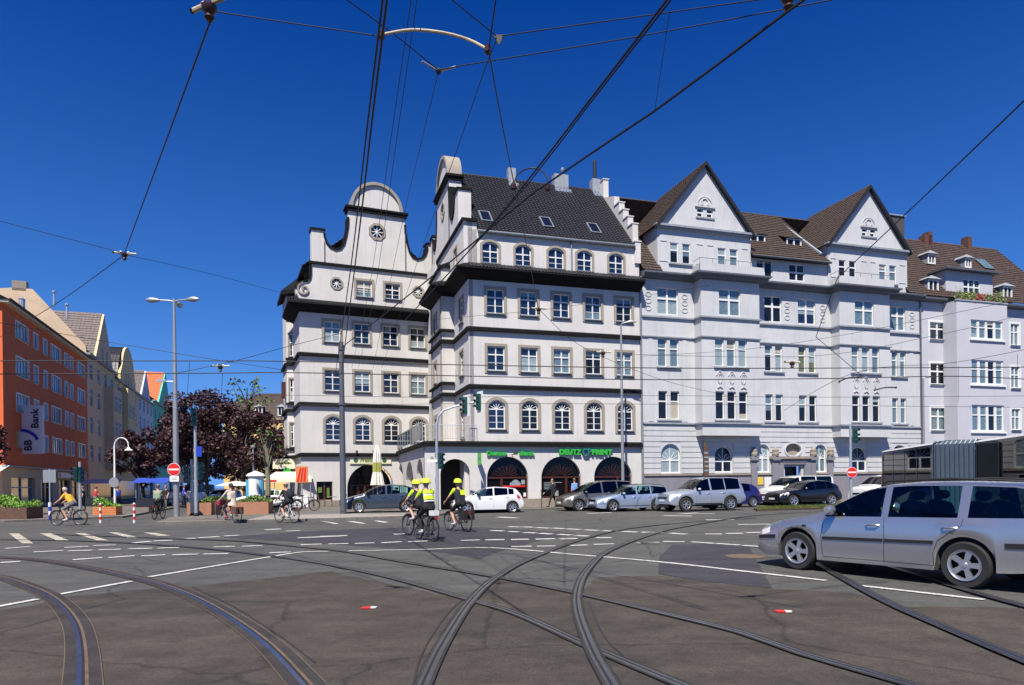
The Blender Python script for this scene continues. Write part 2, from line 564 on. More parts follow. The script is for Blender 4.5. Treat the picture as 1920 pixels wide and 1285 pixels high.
    def ribbon(self, pts, w, y0, y1):
        """thick line through pts (x,z) in the facade plane"""
        P = [Vector(p) for p in pts]
        Lp, Rp = [], []
        for i, p in enumerate(P):
            d = (P[min(i + 1, len(P) - 1)] - P[max(0, i - 1)]).normalized()
            nn = Vector((-d.y, d.x)) * (w / 2)
            Lp.append(p + nn)
            Rp.append(p - nn)
        n = len(P)
        vs = [(p.x, y0, p.y) for p in Lp] + [(p.x, y0, p.y) for p in Rp] + [(p.x, y1, p.y) for p in Lp] + [(p.x, y1, p.y) for p in Rp]
        fs = []
        for i in range(n - 1):
            fs += [(i, i + 1, n + i + 1, n + i), (i, i + 1, 2 * n + i + 1, 2 * n + i), (n + i, n + i + 1, 3 * n + i + 1, 3 * n + i)]
        fs += [(0, n, 3 * n, 2 * n), (n - 1, 2 * n - 1, 4 * n - 1, 3 * n - 1)]
        return self.add(vs, fs)

    def strip(self, pts, o0, o1, z):
        """flat strip on the ground between offsets o0 and o1 (to the left) of a plan polyline"""
        P = [Vector((p[0], p[1])) for p in pts]
        vs = []
        for i, p in enumerate(P):
            d = (P[min(i + 1, len(P) - 1)] - P[max(0, i - 1)]).normalized()
            nn = Vector((-d.y, d.x))
            a, b = p + nn * o0, p + nn * o1
            vs += [(a.x, a.y, z), (b.x, b.y, z)]
        return self.add(vs, [(2 * i, 2 * i + 1, 2 * i + 3, 2 * i + 2) for i in range(len(P) - 1)])

    def mesh(self, name, mats, smooth=False, fix=True):
        me = bpy.data.meshes.new(name)
        me.from_pydata(self.v, [], self.f)
        if not isinstance(mats, (list, tuple)):
            mats = [mats]
        for m in mats:
            me.materials.append(MATS[m] if isinstance(m, str) else m)
        if len(mats) > 1:
            me.polygons.foreach_set('material_index', self.m)
        if fix:
            bm = bmesh.new()
            bm.from_mesh(me)
            bmesh.ops.remove_doubles(bm, verts=bm.verts, dist=1e-5) if smooth else None
            bmesh.ops.recalc_face_normals(bm, faces=bm.faces)
            bm.to_mesh(me)
            bm.free()
        if smooth:
            me.shade_smooth()
            me.set_sharp_from_angle(angle=R(42))
        me.update()
        return me

    def build(self, name, mats, parent=None, loc=(0, 0, 0), rz=0.0, smooth=False, fix=True):
        return put(name, self.mesh(name, mats, smooth, fix), parent, loc, rz)


def put(name, me, parent=None, loc=(0, 0, 0), rz=0.0):
    o = bpy.data.objects.new(name, me)
    COL.objects.link(o)
    o.parent = parent
    o.location = loc
    o.rotation_euler = (0, 0, rz)
    return o


def tag(o, label, cat, group=None):
    o['label'] = label
    o['category'] = cat
    if group:
        o['group'] = group
    return o


def thing(name, label, cat, loc=(0, 0, 0), rz=0.0, group=None):
    return tag(put(name, None, None, loc, rz), label, cat, group)


def struct(o):
    o['kind'] = 'structure'
    return o


def stuff(o):
    o['kind'] = 'stuff'
    return o


def copy_tree(o, parent=None):
    c = o.copy()
    COL.objects.link(c)
    c.parent = parent
    for ch in list(o.children):
        copy_tree(ch, c)
    return c


def smooth_path(pts, step=0.4):
    """Catmull-Rom through the points"""
    P = [Vector(p) for p in pts]
    out = []
    for i in range(len(P) - 1):
        a, b, c, d = P[max(i - 1, 0)], P[i], P[i + 1], P[min(i + 2, len(P) - 1)]
        n = max(2, int((c - b).length / step))
        for k in range(n):
            t = k / n
            out.append(0.5 * ((2 * b) + (c - a) * t + (2 * a - 5 * b + 4 * c - d) * t * t + (3 * b - a - 3 * c + d) * t ** 3))
    out.append(P[-1])
    return out


def arc_open(x0, x1, z0, z1, rise, n=10):
    """opening outline: rectangle whose top is an arch of the given rise"""
    if rise <= 0:
        return [(x0, z0), (x1, z0), (x1, z1), (x0, z1)]
    c, a = (x0 + x1) / 2, (x1 - x0) / 2
    pts = [(x0, z0), (x1, z0)]
    rr = (a * a + rise * rise) / (2 * rise) if rise < a else None
    for i in range(n + 1):
        if rr:
            th0 = math.asin(min(1, a / rr))
            th = th0 - 2 * th0 * i / n
            pts.append((c + rr * math.sin(th), z1 - rr + rr * math.cos(th)))
        else:
            th = PI * i / n
            pts.append((c + a * math.cos(th), z1 - rise + rise * math.sin(th)))
    return pts


def text_obj(txt, size, matname, parent, loc, rz=0.0, depth=0.02, shear=0.0, align='LEFT', roll=0.0, width=None, bold=0.0):
    cu = bpy.data.curves.new('lettering', 'FONT')
    cu.body = txt
    cu.size = size
    cu.extrude = depth
    cu.shear = shear
    cu.align_x = align
    cu.offset = bold
    cu.resolution_u = 3
    tmp = bpy.data.objects.new('lettering_tmp', cu)
    COL.objects.link(tmp)
    bpy.context.view_layer.update()
    dg = bpy.context.evaluated_depsgraph_get()
    me = bpy.data.meshes.new_from_object(tmp.evaluated_get(dg))
    bpy.data.objects.remove(tmp)
    me.transform(Matrix.Rotation(PI / 2, 4, 'X') @ Matrix.Rotation(roll, 4, 'Z'))
    if width:
        xs = [v.co.x for v in me.vertices]
        s = width / (max(xs) - min(xs))
        me.transform(Matrix.Diagonal((s, 1, 1, 1)))
    me.materials.clear()
    me.materials.append(MATS[matname])
    return put('lettering', me, parent, loc, rz)
RAILS = [[(-11.08,13.87),(-9.68,12.88),(-8.79,12.11),(-7.44,10.83),(-6.36,9.62),(-5.37,8.36),(-4.53,7.14),(-3.64,5.74),(-2.79,4.37)],[(-14.94,17.68),(-12.52,16.67),(-10.92,15.8),(-8.94,14.27),(-7.34,12.89),(-6.02,11.64),(-4.71,10.13),(-3.55,8.57),(-2.57,7.11),(-1.78,5.74),(-1.31,4.87)],[(-19.09,23.02),(-13.99,21.63),(-10.13,19.6),(-7.18,17.4),(-4.65,15.08),(-3.45,13.72),(-2.16,12.06),(-0.73,9.83),(0.03,8.58),(0.73,6.86),(1.23,5.72),(1.64,4.82)],[(-16.67,24.78),(-11.02,22.0),(-8.6,20.83),(-5.66,18.35),(-4.24,17.03),(-2.18,14.31),(-0.4,12.1),(0.86,10.23),(1.84,8.5),(2.44,7.35),(2.7,6.44),(3.1,5.5),(3.36,4.87)],[(-0.73,4.69),(-0.74,5.62),(-0.72,7.08),(-0.59,9.51),(-0.27,12.02),(0.45,15.03),(2.18,20.16),(4.12,24.07),(7.04,27.39),(10.71,29.85)],[(0.81,4.74),(0.79,5.55),(0.77,6.77),(0.83,8.74),(1.0,10.48),(1.36,12.59),(2.09,15.63),(3.24,18.73),(4.87,22.35),(5.96,24.3),(10.14,30.46),(13.07,33.38),(16.9,36.11)],[(6.93,18.53),(5.89,13.27),(5.0,9.32),(4.72,7.57),(4.53,6.07),(4.46,5.26)],[(7.18,13.96),(6.6,10.08),(6.45,8.62),(6.31,7.23)]]
LINES = [[(-7.31,9.33),(-7.12,10.21)],[(-7.1,10.6),(-6.74,12.06)],[(-6.72,12.61),(-5.67,15.96),(-5.25,17.02),(-4.62,17.08)],[(-4.13,17.15),(-2.18,17.31),(-0.57,17.53),(1.44,15.59),(3.03,13.94),(4.21,12.32),(5.09,11.1)],[(5.33,10.55),(6.33,9.18)]]
DASHES = [((-10.21,15.84),(-9.77,16.24)),((-9.61,16.22),(-9.21,16.61)),((-8.98,16.5),(-8.52,16.74)),((-8.33,16.71),(-7.75,16.81)),((-7.61,16.79),(-7.02,16.85)),((-6.03,16.9),(-5.55,17.06)),((-12.58,17.93),(-12.01,18.24)),((-11.79,18.11),(-11.23,18.23)),((-11.11,18.32),(-10.59,18.45)),((-10.44,18.53),(-9.83,18.6)),((-9.67,18.58),(-9.16,18.72)),((-8.22,18.75),(-7.69,18.89)),((-7.49,18.86),(-6.95,19.0)),((-5.93,19.08),(-5.39,19.28)),((-14.21,19.12),(-13.9,19.67)),((-12.6,19.17),(-12.12,19.49)),((-12.11,19.71),(-11.55,19.86)),((-11.42,20.55),(-11.13,21.01)),((-11.11,21.13),(-10.63,21.33)),((-10.64,21.8),(-10.26,22.1)),((-10.24,22.24),(-9.74,22.68)),((-9.68,22.9),(-9.31,23.23)),((-11.58,15.42),(-11.25,15.59)),((-6.83,21.71),(-5.58,22.23)),((-9.44,26.01),(-8.93,26.32)),((-8.3,25.03),(-7.87,25.33)),((-5.21,19.26),(-4.66,19.35)),((-4.47,19.32),(-3.94,19.48)),((-3.74,19.45),(-3.21,19.72)),((-3.02,19.7),(-2.48,19.86)),((-1.52,19.9),(-0.96,20.0)),((-0.8,19.98),(-0.24,20.02)),((-0.05,19.99),(0.48,20.04)),((0.67,20.01),(1.24,20.12)),((1.38,19.97),(1.89,20.08)),((2.48,20.25),(2.93,20.24)),((-0.04,17.75),(0.49,17.78)),((0.63,17.76),(1.11,17.8)),((1.51,17.84),(1.97,17.99)),((2.14,18.07),(2.7,18.2)),((3.34,18.32),(3.92,18.46)),((-0.77,24.05),(-0.3,23.61)),((-0.14,23.4),(0.21,23.09)),((0.37,22.81),(0.77,22.49)),((0.88,22.4),(1.27,21.94)),((1.46,21.83),(1.85,21.39)),((1.97,21.23),(2.32,20.89)),((-0.16,26.0),(0.28,25.7)),((0.38,25.78),(0.77,25.4)),((0.87,25.28),(1.34,24.79)),((1.47,24.86),(1.85,24.4)),((1.95,24.38),(2.37,23.84)),((2.51,23.72),(2.92,23.29)),((3.06,23.18),(3.45,22.77)),((3.65,22.73),(4.08,22.33)),((4.26,22.21),(4.75,21.81)),((-3.96,22.74),(-3.6,22.92)),((-6.26,22.19),(-5.43,22.44)),((-0.72,33.7),(0.23,32.43)),((3.96,36.36),(5.35,36.84)),((3.42,18.33),(3.95,18.56)),((4.12,18.73),(4.66,18.52)),((4.85,18.49),(5.29,17.94)),((5.35,17.93),(5.78,17.41)),((5.83,17.29),(6.17,16.92)),((4.25,22.4),(4.78,21.86)),((5.01,21.73),(5.38,21.16)),((5.98,21.22),(6.46,21.06)),((6.65,21.28),(7.18,21.27)),((7.35,21.5),(7.97,21.57)),((8.44,25.55),(9.89,25.62)),((8.17,28.82),(9.36,28.85)),((7.32,32.97),(8.49,32.26))]
BARS = [[(-18.96,25.69),(-18.54,25.62),(-14.56,20.75),(-14.95,20.81)],[(-17.72,25.57),(-17.25,25.49),(-14.02,21.63),(-14.46,21.7)],[(-16.24,25.32),(-15.84,25.25),(-12.78,21.58),(-13.18,21.64)],[(-15.15,25.59),(-14.78,25.52),(-12.3,22.56),(-12.75,22.63)],[(-13.66,25.24),(-13.05,24.95),(-11.71,23.38),(-12.09,23.29)]]
HATCH = [[(-9.04,32.08),(-8.18,30.72),(-7.47,29.49),(-7.6,29.26)],[(-7.6,31.31),(-7.26,31.23),(-6.29,29.37),(-6.46,29.28)],[(-6.42,31.49),(-6.12,31.42),(-5.43,30.12),(-5.63,29.89)]]
TRACK = [(-8.26,8.37),(-7.03,9.35),(-6.76,10.52),(-5.94,11.15),(-5.36,11.39),(-3.51,13.14),(-0.73,9.7),(-0.39,11.83),(0.88,10.18),(1.03,10.32),(1.46,11.87),(2.6,11.97),(3.91,10.4),(4.89,9.92),(5.02,8.83),(6.45,8.62),(8.49,8.13)]
PATCH1 = [(-9.48,22.41),(-7.79,24.85),(-4.17,26.57),(-1.24,26.0),(2.07,22.35),(0.66,19.28),(-0.41,16.42),(-0.72,14.95),(-1.55,16.31),(-2.76,17.53),(-4.78,19.03)]
PATCH2 = [(4.15,17.79),(5.13,17.81),(5.84,16.82),(5.06,14.2),(3.94,10.4),(3.2,11.14),(2.59,12.18),(3.2,14.93)]
SEAMS = [[(-0.71,9.74),(-0.82,8.93),(-0.89,7.51),(-0.89,6.38),(-0.83,5.62)],[(1.04,9.4),(0.97,7.68),(0.99,6.81),(1.11,6.02)],[(-5.33,11.33),(-4.51,10.25),(-3.81,9.33),(-2.64,7.61),(-1.85,6.34)],[(-5.52,8.37),(-4.68,7.1),(-3.82,5.75)],[(-5.89,9.27),(-4.96,8.03),(-4.12,6.74),(-3.52,5.74)]]
WIRES = {'contactA': [(-0.77,4.77,5.6),(-0.97,5.56,5.6),(-1.42,7.22,5.6),(-2.63,11.74,5.6),(-5.94,23.96,5.6)],'contactA2': [(-0.82,4.89,5.7),(-1.03,5.7,5.7),(-1.56,7.62,5.7),(-3.11,13.27,5.7),(-6.47,25.15,5.7)],'messA': [(-0.73,6.16,6.6),(-0.91,6.97,6.6),(-1.55,9.61,6.6),(-3.61,18.09,6.6),(-6.4,28.72,6.6)],'messA2': [(-0.79,6.16,6.6),(-0.97,6.97,6.6),(-1.63,9.6,6.6),(-3.52,17.11,6.6),(-6.67,28.7,6.6)],'contactB': [(1.52,4.9,5.6),(1.32,5.6,5.6),(0.83,7.12,5.6),(0.26,8.89,5.6),(-0.67,11.54,5.6),(-2.5,16.34,5.6)],'contactB2': [(1.57,4.96,5.65),(1.37,5.67,5.65),(0.87,7.21,5.65),(0.3,9.01,5.65),(-0.62,11.56,5.65)],'contactC': [(2.79,5.02,5.6),(2.37,5.76,5.6),(1.57,7.27,5.6),(0.34,9.29,5.6),(-0.66,11.34,5.6),(-2.55,15.1,5.6),(-4.83,19.52,5.6)],'pullD': [(-0.03,5.62,5.9),(-0.09,6.0,5.9),(-0.17,6.65,5.9)],'spanE': [(-2.92,6.83,6.42),(-2.78,6.85,6.4),(-2.13,7.02,6.4),(-1.31,7.07,6.3)],'spanF': [(-1.63,6.76,6.5),(-1.2,7.17,6.4),(-0.78,7.64,6.3)],'spanG': [(-0.59,6.77,6.5),(-0.11,7.24,6.4)],'spanH': [(-0.05,7.24,6.4),(2.48,6.75,6.4),(2.87,6.67,6.4)],'spanI': [(-0.73,7.66,6.3),(-0.53,7.59,6.3),(1.29,7.15,6.3),(3.16,6.62,6.3)],'dropJ': [(-0.77,7.69,6.3),(-1.31,10.31,6.8),(-2.59,16.22,7.6),(-5.32,26.44,6.2)],'dropK': [(-0.08,7.28,6.4),(-0.2,7.62,6.4),(-0.85,10.63,6.7),(-2.29,16.73,7.0),(-4.99,26.47,6.2)],'dropL': [(-0.18,6.85,6.0),(-0.05,9.06,6.3),(0.36,15.0,7.0),(1.05,24.91,8.0)],'spanM': [(-2.91,6.75,6.3),(-4.93,9.82,6.6),(-8.75,15.53,7.0)],'spanN': [(-10.82,13.67,7.2),(-10.31,13.84,7.1),(-8.76,15.53,7.0)],'spanN2': [(-8.79,15.63,7.0),(-8.28,19.09,7.6),(-8.04,24.76,8.6)],'spanM2': [(-8.95,15.77,7.0),(-14.52,21.72,7.5),(-21.8,28.27,7.6)],'hang': [(1.39,5.8,5.65),(1.57,7.27,5.6)],'spanO': [(6.63,8.08,6.6),(6.8,8.99,6.6),(8.02,13.76,7.0),(9.53,19.84,7.5)],'spanO2': [(9.53,19.84,7.5),(11.02,24.61,6.8)],'spanO3': [(11.02,24.61,6.8),(15.55,29.83,6.0)],'spanP': [(1.1,25.06,8.0),(3.4,30.44,7.6),(8.3,36.36,7.0),(12.25,37.16,6.2)],'spanQ': [(1.1,25.06,8.0),(5.75,25.89,8.8),(7.9,27.0,9.4)],'spanQ2': [(1.1,25.06,8.0),(-3.71,32.53,9.5)],'crossR': [(-18.57,22.92,6.0),(-9.69,23.53,6.0),(-7.84,23.76,6.0),(4.93,26.02,6.0),(15.55,26.8,6.0),(22.02,27.03,6.0)],'crossR2': [(-18.8,23.19,5.6),(-10.29,23.63,5.6),(-7.73,23.71,5.6),(-1.13,25.06,5.6),(4.99,26.34,5.6),(12.56,26.68,5.6),(17.47,26.54,5.6),(23.13,28.41,5.6)],'crossS': [(-16.58,21.3,7.0),(-14.65,24.95,7.0),(-10.27,24.71,6.2),(-8.36,25.63,6.0)],'crossS2': [(-12.12,24.72,5.8),(-10.3,24.93,6.2),(-9.14,28.07,7.4),(-7.69,31.11,8.6)],'crossT': [(-16.33,31.77,6.0),(-10.62,32.52,6.0),(-4.19,33.95,6.0),(6.5,34.37,6.0),(16.66,36.01,6.0),(29.82,36.63,6.0)],'crossT2': [(-15.72,32.03,5.6),(-10.85,33.21,5.6),(-1.52,33.54,5.6),(6.54,34.63,5.6),(21.59,37.25,5.6),(31.9,39.2,5.6)],'crossU': [(21.65,28.75,8.5),(17.67,28.51,7.6),(12.98,29.52,7.0),(5.7,31.32,7.5)],'crossU2': [(20.58,27.32,8.8),(15.38,30.6,8.2),(11.42,32.98,8.0),(6.67,34.45,8.0)],'crossV': [(15.47,38.71,5.6),(13.72,27.34,5.9),(17.49,26.89,6.2),(21.98,26.96,7.0)]}
DROPS = [[(-11.01,23.44,6.0),(-13.89,29.29,5.6)],[(17.43,26.57,6.0),(24.0,36.63,5.7)],[(19.54,26.31,6.4),(20.16,27.14,6.0)],[(-9.98,23.65,5.6),(-11.4,26.88,5.3)]]
ARCS = [[(-1.29,7.05,6.3),(-1.0,7.16,6.42),(-0.67,7.21,6.42),(-0.4,7.27,6.38),(-0.2,7.23,6.25)],[(0.07,9.08,5.6),(0.11,9.1,5.75),(0.21,9.26,5.9),(0.33,9.31,5.95),(0.44,9.26,5.9),(0.52,9.14,5.75),(0.53,9.12,5.6)],[(14.27,29.67,5.9),(14.47,29.29,6.0),(14.82,28.85,5.95)],[(16.59,31.14,5.7),(17.02,31.02,5.8),(17.32,30.69,5.75)]]
# ------------------------------------------------------------------ ground
C1 = (-2.61, 43.01)                      # near corner of the white corner building
FA = R(17)                               # bearing of the long street front


def fpt(u, v):
    """plan point: u metres along the street front, v metres in front of it"""
    return (C1[0] + u * math.cos(FA) + v * math.sin(FA), C1[1] + u * math.sin(FA) - v * math.cos(FA))


road = MB()
NX = [-600, -120, -60, -30, -15, -6, 0, 6, 15, 30, 60, 120, 600]
NY = [-200, -40, -10, 0, 6, 12, 20, 30, 45, 70, 120, 250, 900]
vs = [(x, y, 0) for y in NY for x in NX]
nx = len(NX)
road.add(vs, [(j * nx + i, j * nx + i + 1, (j + 1) * nx + i + 1, (j + 1) * nx + i) for j in range(len(NY) - 1) for i in range(nx - 1)])
road = struct(road.build('road', 'asphalt_road', fix=False))
rj = random.Random(3)
TRK = []
for (x0, y0), (x1, y1) in zip(TRACK, TRACK[1:]):
    k_ = max(1, int(math.hypot(x1 - x0, y1 - y0) / 0.35))
    TRK += [(x0 + (x1 - x0) * q / k_ + rj.uniform(-0.05, 0.05), y0 + (y1 - y0) * q / k_ + rj.uniform(-0.05, 0.05)) for q in range(k_)]
trk = TRK + [TRACK[-1]] + [(14, 3), (14, -12), (-20, -12), (-20, 4)]
struct(MB().sheet(trk, 0.004).build('track_paving', 'asphalt_track', fix=False))
MB().sheet(PATCH1, 0.004).build('asphalt_patch', 'asphalt_patch', road, fix=False)
MB().sheet(PATCH2, 0.008).build('asphalt_patch', 'asphalt_patch', road, fix=False)
for s in SEAMS[:3]:
    MB().strip(smooth_path(s), -0.01, 0.01, 0.012).build('joint_seam', 'bitumen', road, fix=False)
for s in LINES:
    MB().strip(smooth_path(s), -0.06, 0.06, 0.0135).build('lane_line', 'marking', road, fix=False)
for a, b in DASHES:
    yy = (a[1] + b[1]) / 2
    h = 0.10 if yy < 20 else 0.14 if yy < 26 else 0.2
    MB().strip([a, b], -h, h, 0.0135).build('lane_dash', 'marking', road, fix=False)
for q in BARS:
    MB().sheet(q, 0.0135).build('crossing_bar', 'marking_worn', road, fix=False)
for q in HATCH:
    MB().sheet(q, 0.0135).build('hatch_bar', 'marking', road, fix=False)
mh = MB().lathe([(0.42, 0.0), (0.42, 0.014), (0.36, 0.014), (0.36, 0.012), (0.0, 0.012)], 24)
mh.build('manhole_cover', 'rail_rust', road, (5.04, 14.83, 0), smooth=False)
# give-way arrow beside the parked cars
MB().sheet([(8.3, 34.6), (9.6, 35.6), (9.7, 35.3), (8.9, 34.7), (10.2, 34.4), (10.1, 34.1)], 0.0135).build('arrow_marking', 'marking', road, fix=False)

# pavements with kerbs
pl = [(-16.0, 30.6), (-10.0, 31.9), (-5.2, 33.7), (-3.6, 36.3), fpt(-1.0, 3.4), fpt(4.0, 2.9), fpt(60, 2.9), fpt(60, -1), fpt(10, -1), fpt(-3, 1), (-9, 52), (-16, 50), (-19, 52), (-19.5, 46), (-18, 36)]
pv = struct(MB().slab(pl, 0, 0.12).build('pavement', 'pavement_grey'))
MB().strip([(-16.0, 30.6), (-10.0, 31.9), (-5.2, 33.7), (-3.6, 36.3)][::-1], -0.0, -0.28, 0.124).build('kerb_edge', 'pavement_light', pv, fix=False)
MB().sheet([(-12.4, 31.7), (-10.0, 32.25), (-5.4, 33.98), (-4.4, 36.5), (-9.0, 37.1), (-13.0, 36.2)], 0.124).build('paving_field', 'pavement_light', pv, fix=False)
MB().strip([fpt(-0.4, 3.15), fpt(4.0, 2.9), fpt(60, 2.9)], -0.02, 0.22, 0.124).build('kerb_edge', 'pavement_light', pv, fix=False)
pl2 = [(-60, 33.5), (-25.6, 34.4), (-24.2, 35.6), (-21.8, 38.2), (-22.4, 40.5), (-27.4, 56), (-60, 160), (-90, 160), (-52, 70), (-42, 52), (-70, 48)]
pv2 = struct(MB().slab(pl2, 0, 0.11).build('pavement', 'pavement_grey'))
MB().strip([(-60, 33.5), (-25.6, 34.4), (-24.2, 35.6), (-21.8, 38.2), (-22.4, 40.5)], 0.0, 0.25, 0.114).build('kerb_edge', 'pavement_light', pv2, fix=False)

# ------------------------------------------------------------------ tram rails
RAIL_LABELS = [
    'rusty curved tram rail sweeping out of the bottom left corner',
    'long curved tram rail with shiny blue head from left edge to bottom',
    'tram rail running from the left across both curved rails to bottom right',
    'tram rail crossing beside the dark patch towards the red and white scrap on right',
    'tram rail curving up from the bottom centre, left one of its pair',
    'tram rail curving up from the bottom centre, right one of its pair',
    'straight tram rail passing under the front wheel of silver estate car',
    'short length of tram rail under the rear wheel of silver estate car']
for i, rp in enumerate(RAILS):
    t = thing('tram_rail', RAIL_LABELS[i], 'tram rail', (0, 0, 0), group='tram rails set in the street')
    P = smooth_path(rp, 0.35)
    z = 0.016 + i * 0.0022
    sa, sb = (-0.14, 0.15) if i < 2 else (-0.07, 0.08)
    MB().strip(P, sa, sb, z - 0.0018).build('joint_seal', 'rail_infill', t, fix=False)
    for o_ in (sa - 0.005, sb):
        MB().strip(P, o_, o_ + 0.009, z - 0.001).build('seal_edge', 'rail_rust' if i in (0, 1) else 'groove', t, fix=False)
    MB().strip(P, -0.042, 0.0, z).build('rail_head', 'rail_steel' if i < 2 else 'rail_dull', t, fix=False)
    MB().strip(P, 0.0, 0.024, z - 0.0008).build('groove', 'groove', t, fix=False)
    MB().strip(P, 0.024, 0.052, z).build('guard_lip', 'rail_rust' if i < 2 else 'rail_dull', t, fix=False)

for (x, y), rz, lab in (((-1.94, 9.12), 0.2, 'small red and white marker lying flat left of the rail crossing'),
                        ((3.35, 8.51), -0.15, 'small red and white marker lying flat below the silver estate car')):
    t = thing('road_marker', lab, 'marker', (x, y, 0.012), rz, 'flattened red and white markers')
    MB().slab([(-0.07, -0.05), (0.03, -0.06), (0.03, 0.05), (-0.06, 0.05), (-0.1, 0.0)], 0, 0.012).build('red_half', 'sign_red', t)
    MB().slab([(0.03, -0.06), (0.10, -0.04), (0.12, 0.01), (0.08, 0.05), (0.03, 0.05)], 0, 0.013).build('white_half', 'marking', t)
# ------------------------------------------------------------------ facade helpers
class Fac:
    """a wall plane of a building: x runs along the wall, z up, -y out of the wall"""

    def __init__(self, root, ox, oy, ang):
        self.root, self.ox, self.oy, self.a = root, ox, oy, ang

    def put(self, name, me, x=0.0, y=0.0, z=0.0, parent=None):
        c, s = math.cos(self.a), math.sin(self.a)
        return put(name, me, self.root, (self.ox + x * c - y * s, self.oy + x * s + y * c, z), self.a)


MCACHE = {}
mat('blind_cream', (0.42, 0.38, 0.30), 0.35, var=0.15, scale=6)


def cached(key, fn):
    if key not in MCACHE:
        MCACHE[key] = fn()
    return MCACHE[key]


def window(fac, x, z, w, h, rise=0.0, sur=None, sw=0.17, proj=0.05, cols=2, rows=(0.62,), thin=(), fan=False,
           glass='window_blue', rec=0.14, bar=0.075, fmat='paint_white', sill='zinc', y=0.0, open_leaf=False, edge=0.07):
    """window at lower left corner (x,z); w,h are outer sizes including the surround; parts: frame, pane, sill"""
    s = sw if sur else 0.0
    iw, ih, ir = w - 2 * s, h - 2 * s, max(0.0, rise - s * 0.25) if rise else 0.0
    key = ('win', w, h, rise, sur, sw, proj, rec, fmat)

    def mk_sur():
        mb = MB()
        if sur:
            mb.plate(arc_open(0, w, 0, h, rise), [arc_open(s, w - s, s, h - s, ir)], -proj, rec)
            mb.box(s, w - s, -proj - 0.03, 0.0, s - 0.06, s)
        else:
            out = arc_open(-0.005, w + 0.005, -0.005, h + 0.005, rise)
            mb.plate(out, [arc_open(0.0, w, 0.0, h, ir)], rec - 0.04, rec)
        return mb.mesh('window', sur or fmat)
    wo = fac.put('window', cached(key, mk_sur), x, y, z)
    key2 = ('frm', iw, ih, ir, cols, rows, thin, fan, rec, bar, fmat, edge)
    e = edge
    zs = ih - ir * 1.0 if fan else ih

    def mk_frame():
        mb = MB()
        holes = []
        ztop = ih - e - (ir if not fan else 0)
        cuts = [e] + [zs * r if fan else ih * r for r in rows] + [ih - e]
        cw = (iw - 2 * e - bar * (cols - 1)) / cols
        for ci in range(cols):
            x0 = e + ci * (cw + bar)
            for k in range(len(cuts) - 1):
                z0 = cuts[k] + (bar / 2 if k else 0)
                z1 = cuts[k + 1] - (bar / 2 if k < len(cuts) - 2 else 0)
                if k == len(cuts) - 2 and fan:
                    continue
                if k == len(cuts) - 2 and ir > 0:
                    c, a = iw / 2, iw / 2
                    rr = (a * a + ir * ir) / (2 * ir)
                    top = []
                    for q in range(5):
                        xx = x0 + cw - cw * q / 4
                        top.append((xx, ih - e - rr + math.sqrt(max(0, rr * rr - (xx - c) ** 2))))
                    holes.append([(x0, z0), (x0 + cw, z0)] + top)
                else:
                    holes.append([(x0, z0), (x0 + cw, z0), (x0 + cw, z1), (x0, z1)])
        if fan:
            z0 = zs * rows[-1] + bar / 2
            c, a = iw / 2, iw / 2 - e
            base = arc_open(e, iw - e, z0, ih - e, ir)
            holes.append(base)
        mb.plate(arc_open(0.001, iw - 0.001, 0.001, ih - 0.001, ir), holes, rec - 0.075, rec - 0.01)
        for zr in thin:
            mb.box(e, iw - e, rec - 0.05, rec - 0.01, ih * zr - 0.014, ih * zr + 0.014)
        if fan:
            c, z0 = iw / 2, zs * rows[-1]
            for q in range(1, 6):
                th = PI * q / 6
                ln = (ih - e - z0) * 0.98 if q == 3 else min(iw / 2 - e * 0.8, (ih - e - z0)) * 0.98
                p0 = (c + 0.12 * math.cos(th), z0 + 0.12 * math.sin(th))
                p1 = (c + ln * math.cos(th), z0 + ln * math.sin(th) * (1 if q == 3 else 0.92))
                mb.ribbon([p0, p1], 0.035, rec - 0.05, rec - 0.01)
            mb.plate([(c + 0.14 * math.cos(PI * q / 8), z0 + 0.14 * math.sin(PI * q / 8)) for q in range(9)], [], rec - 0.05, rec - 0.01)
        return mb.mesh('frame', fmat)
    put('frame', cached(key2, mk_frame), wo, (s, 0, s))
    gl = random.choice(glass) if isinstance(glass, (list, tuple)) else glass
    var = random.randint(0, 3)

    def mk_glass():
        mb = MB()
        rnd = random.Random(hash(('g', iw, ih, var)) & 0xffff)
        cw = iw / cols
        cuts = [0] + [ih * r for r in rows] + [ih]
        for ci in range(cols):
            for k in range(len(cuts) - 1):
                tx, tz = rnd.uniform(-0.008, 0.008), rnd.uniform(-0.012, 0.012)
                x0, x1, z0, z1 = ci * cw, (ci + 1) * cw, cuts[k], cuts[k + 1]
                mb.quad((x0, rec - 0.018 + tx + tz, z0), (x1, rec - 0.018 - tx + tz, z0), (x1, rec - 0.018 - tx - tz, z1), (x0, rec - 0.018 + tx - tz, z1))
        return mb
    if ir > 0:
        gme = cached(('gla', iw, ih, ir, rec, gl), lambda: MB().plate(arc_open(0, iw, 0, ih, ir), [], rec - 0.03, rec).mesh('pane', gl))
    else:
        gme = cached(('gl', iw, ih, rec, cols, rows, gl, var), lambda: mk_glass().mesh('pane', gl, fix=False))
    put('pane', gme, wo, (s, 0, s))
    if ir == 0 and cols <= 2 and h > 1.3 and random.random() < 0.42:
        frac = random.choice((0.22, 0.3, 0.45, 0.6))
        low = random.random() < 0.35
        z0_, z1_ = (0.05, ih * frac) if low else (ih * (1 - frac), ih - 0.05)
        bm_ = random.choice(('window_pale', 'window_curtain', 'window_pale', 'blind_cream'))
        bme = cached(('blind', iw, ih, frac, low, bm_, rec), lambda: MB().quad((0.05, rec - 0.034, z0_), (iw - 0.05, rec - 0.034, z0_), (iw - 0.05, rec - 0.034, z1_), (0.05, rec - 0.034, z1_)).mesh('blind', bm_, fix=False))
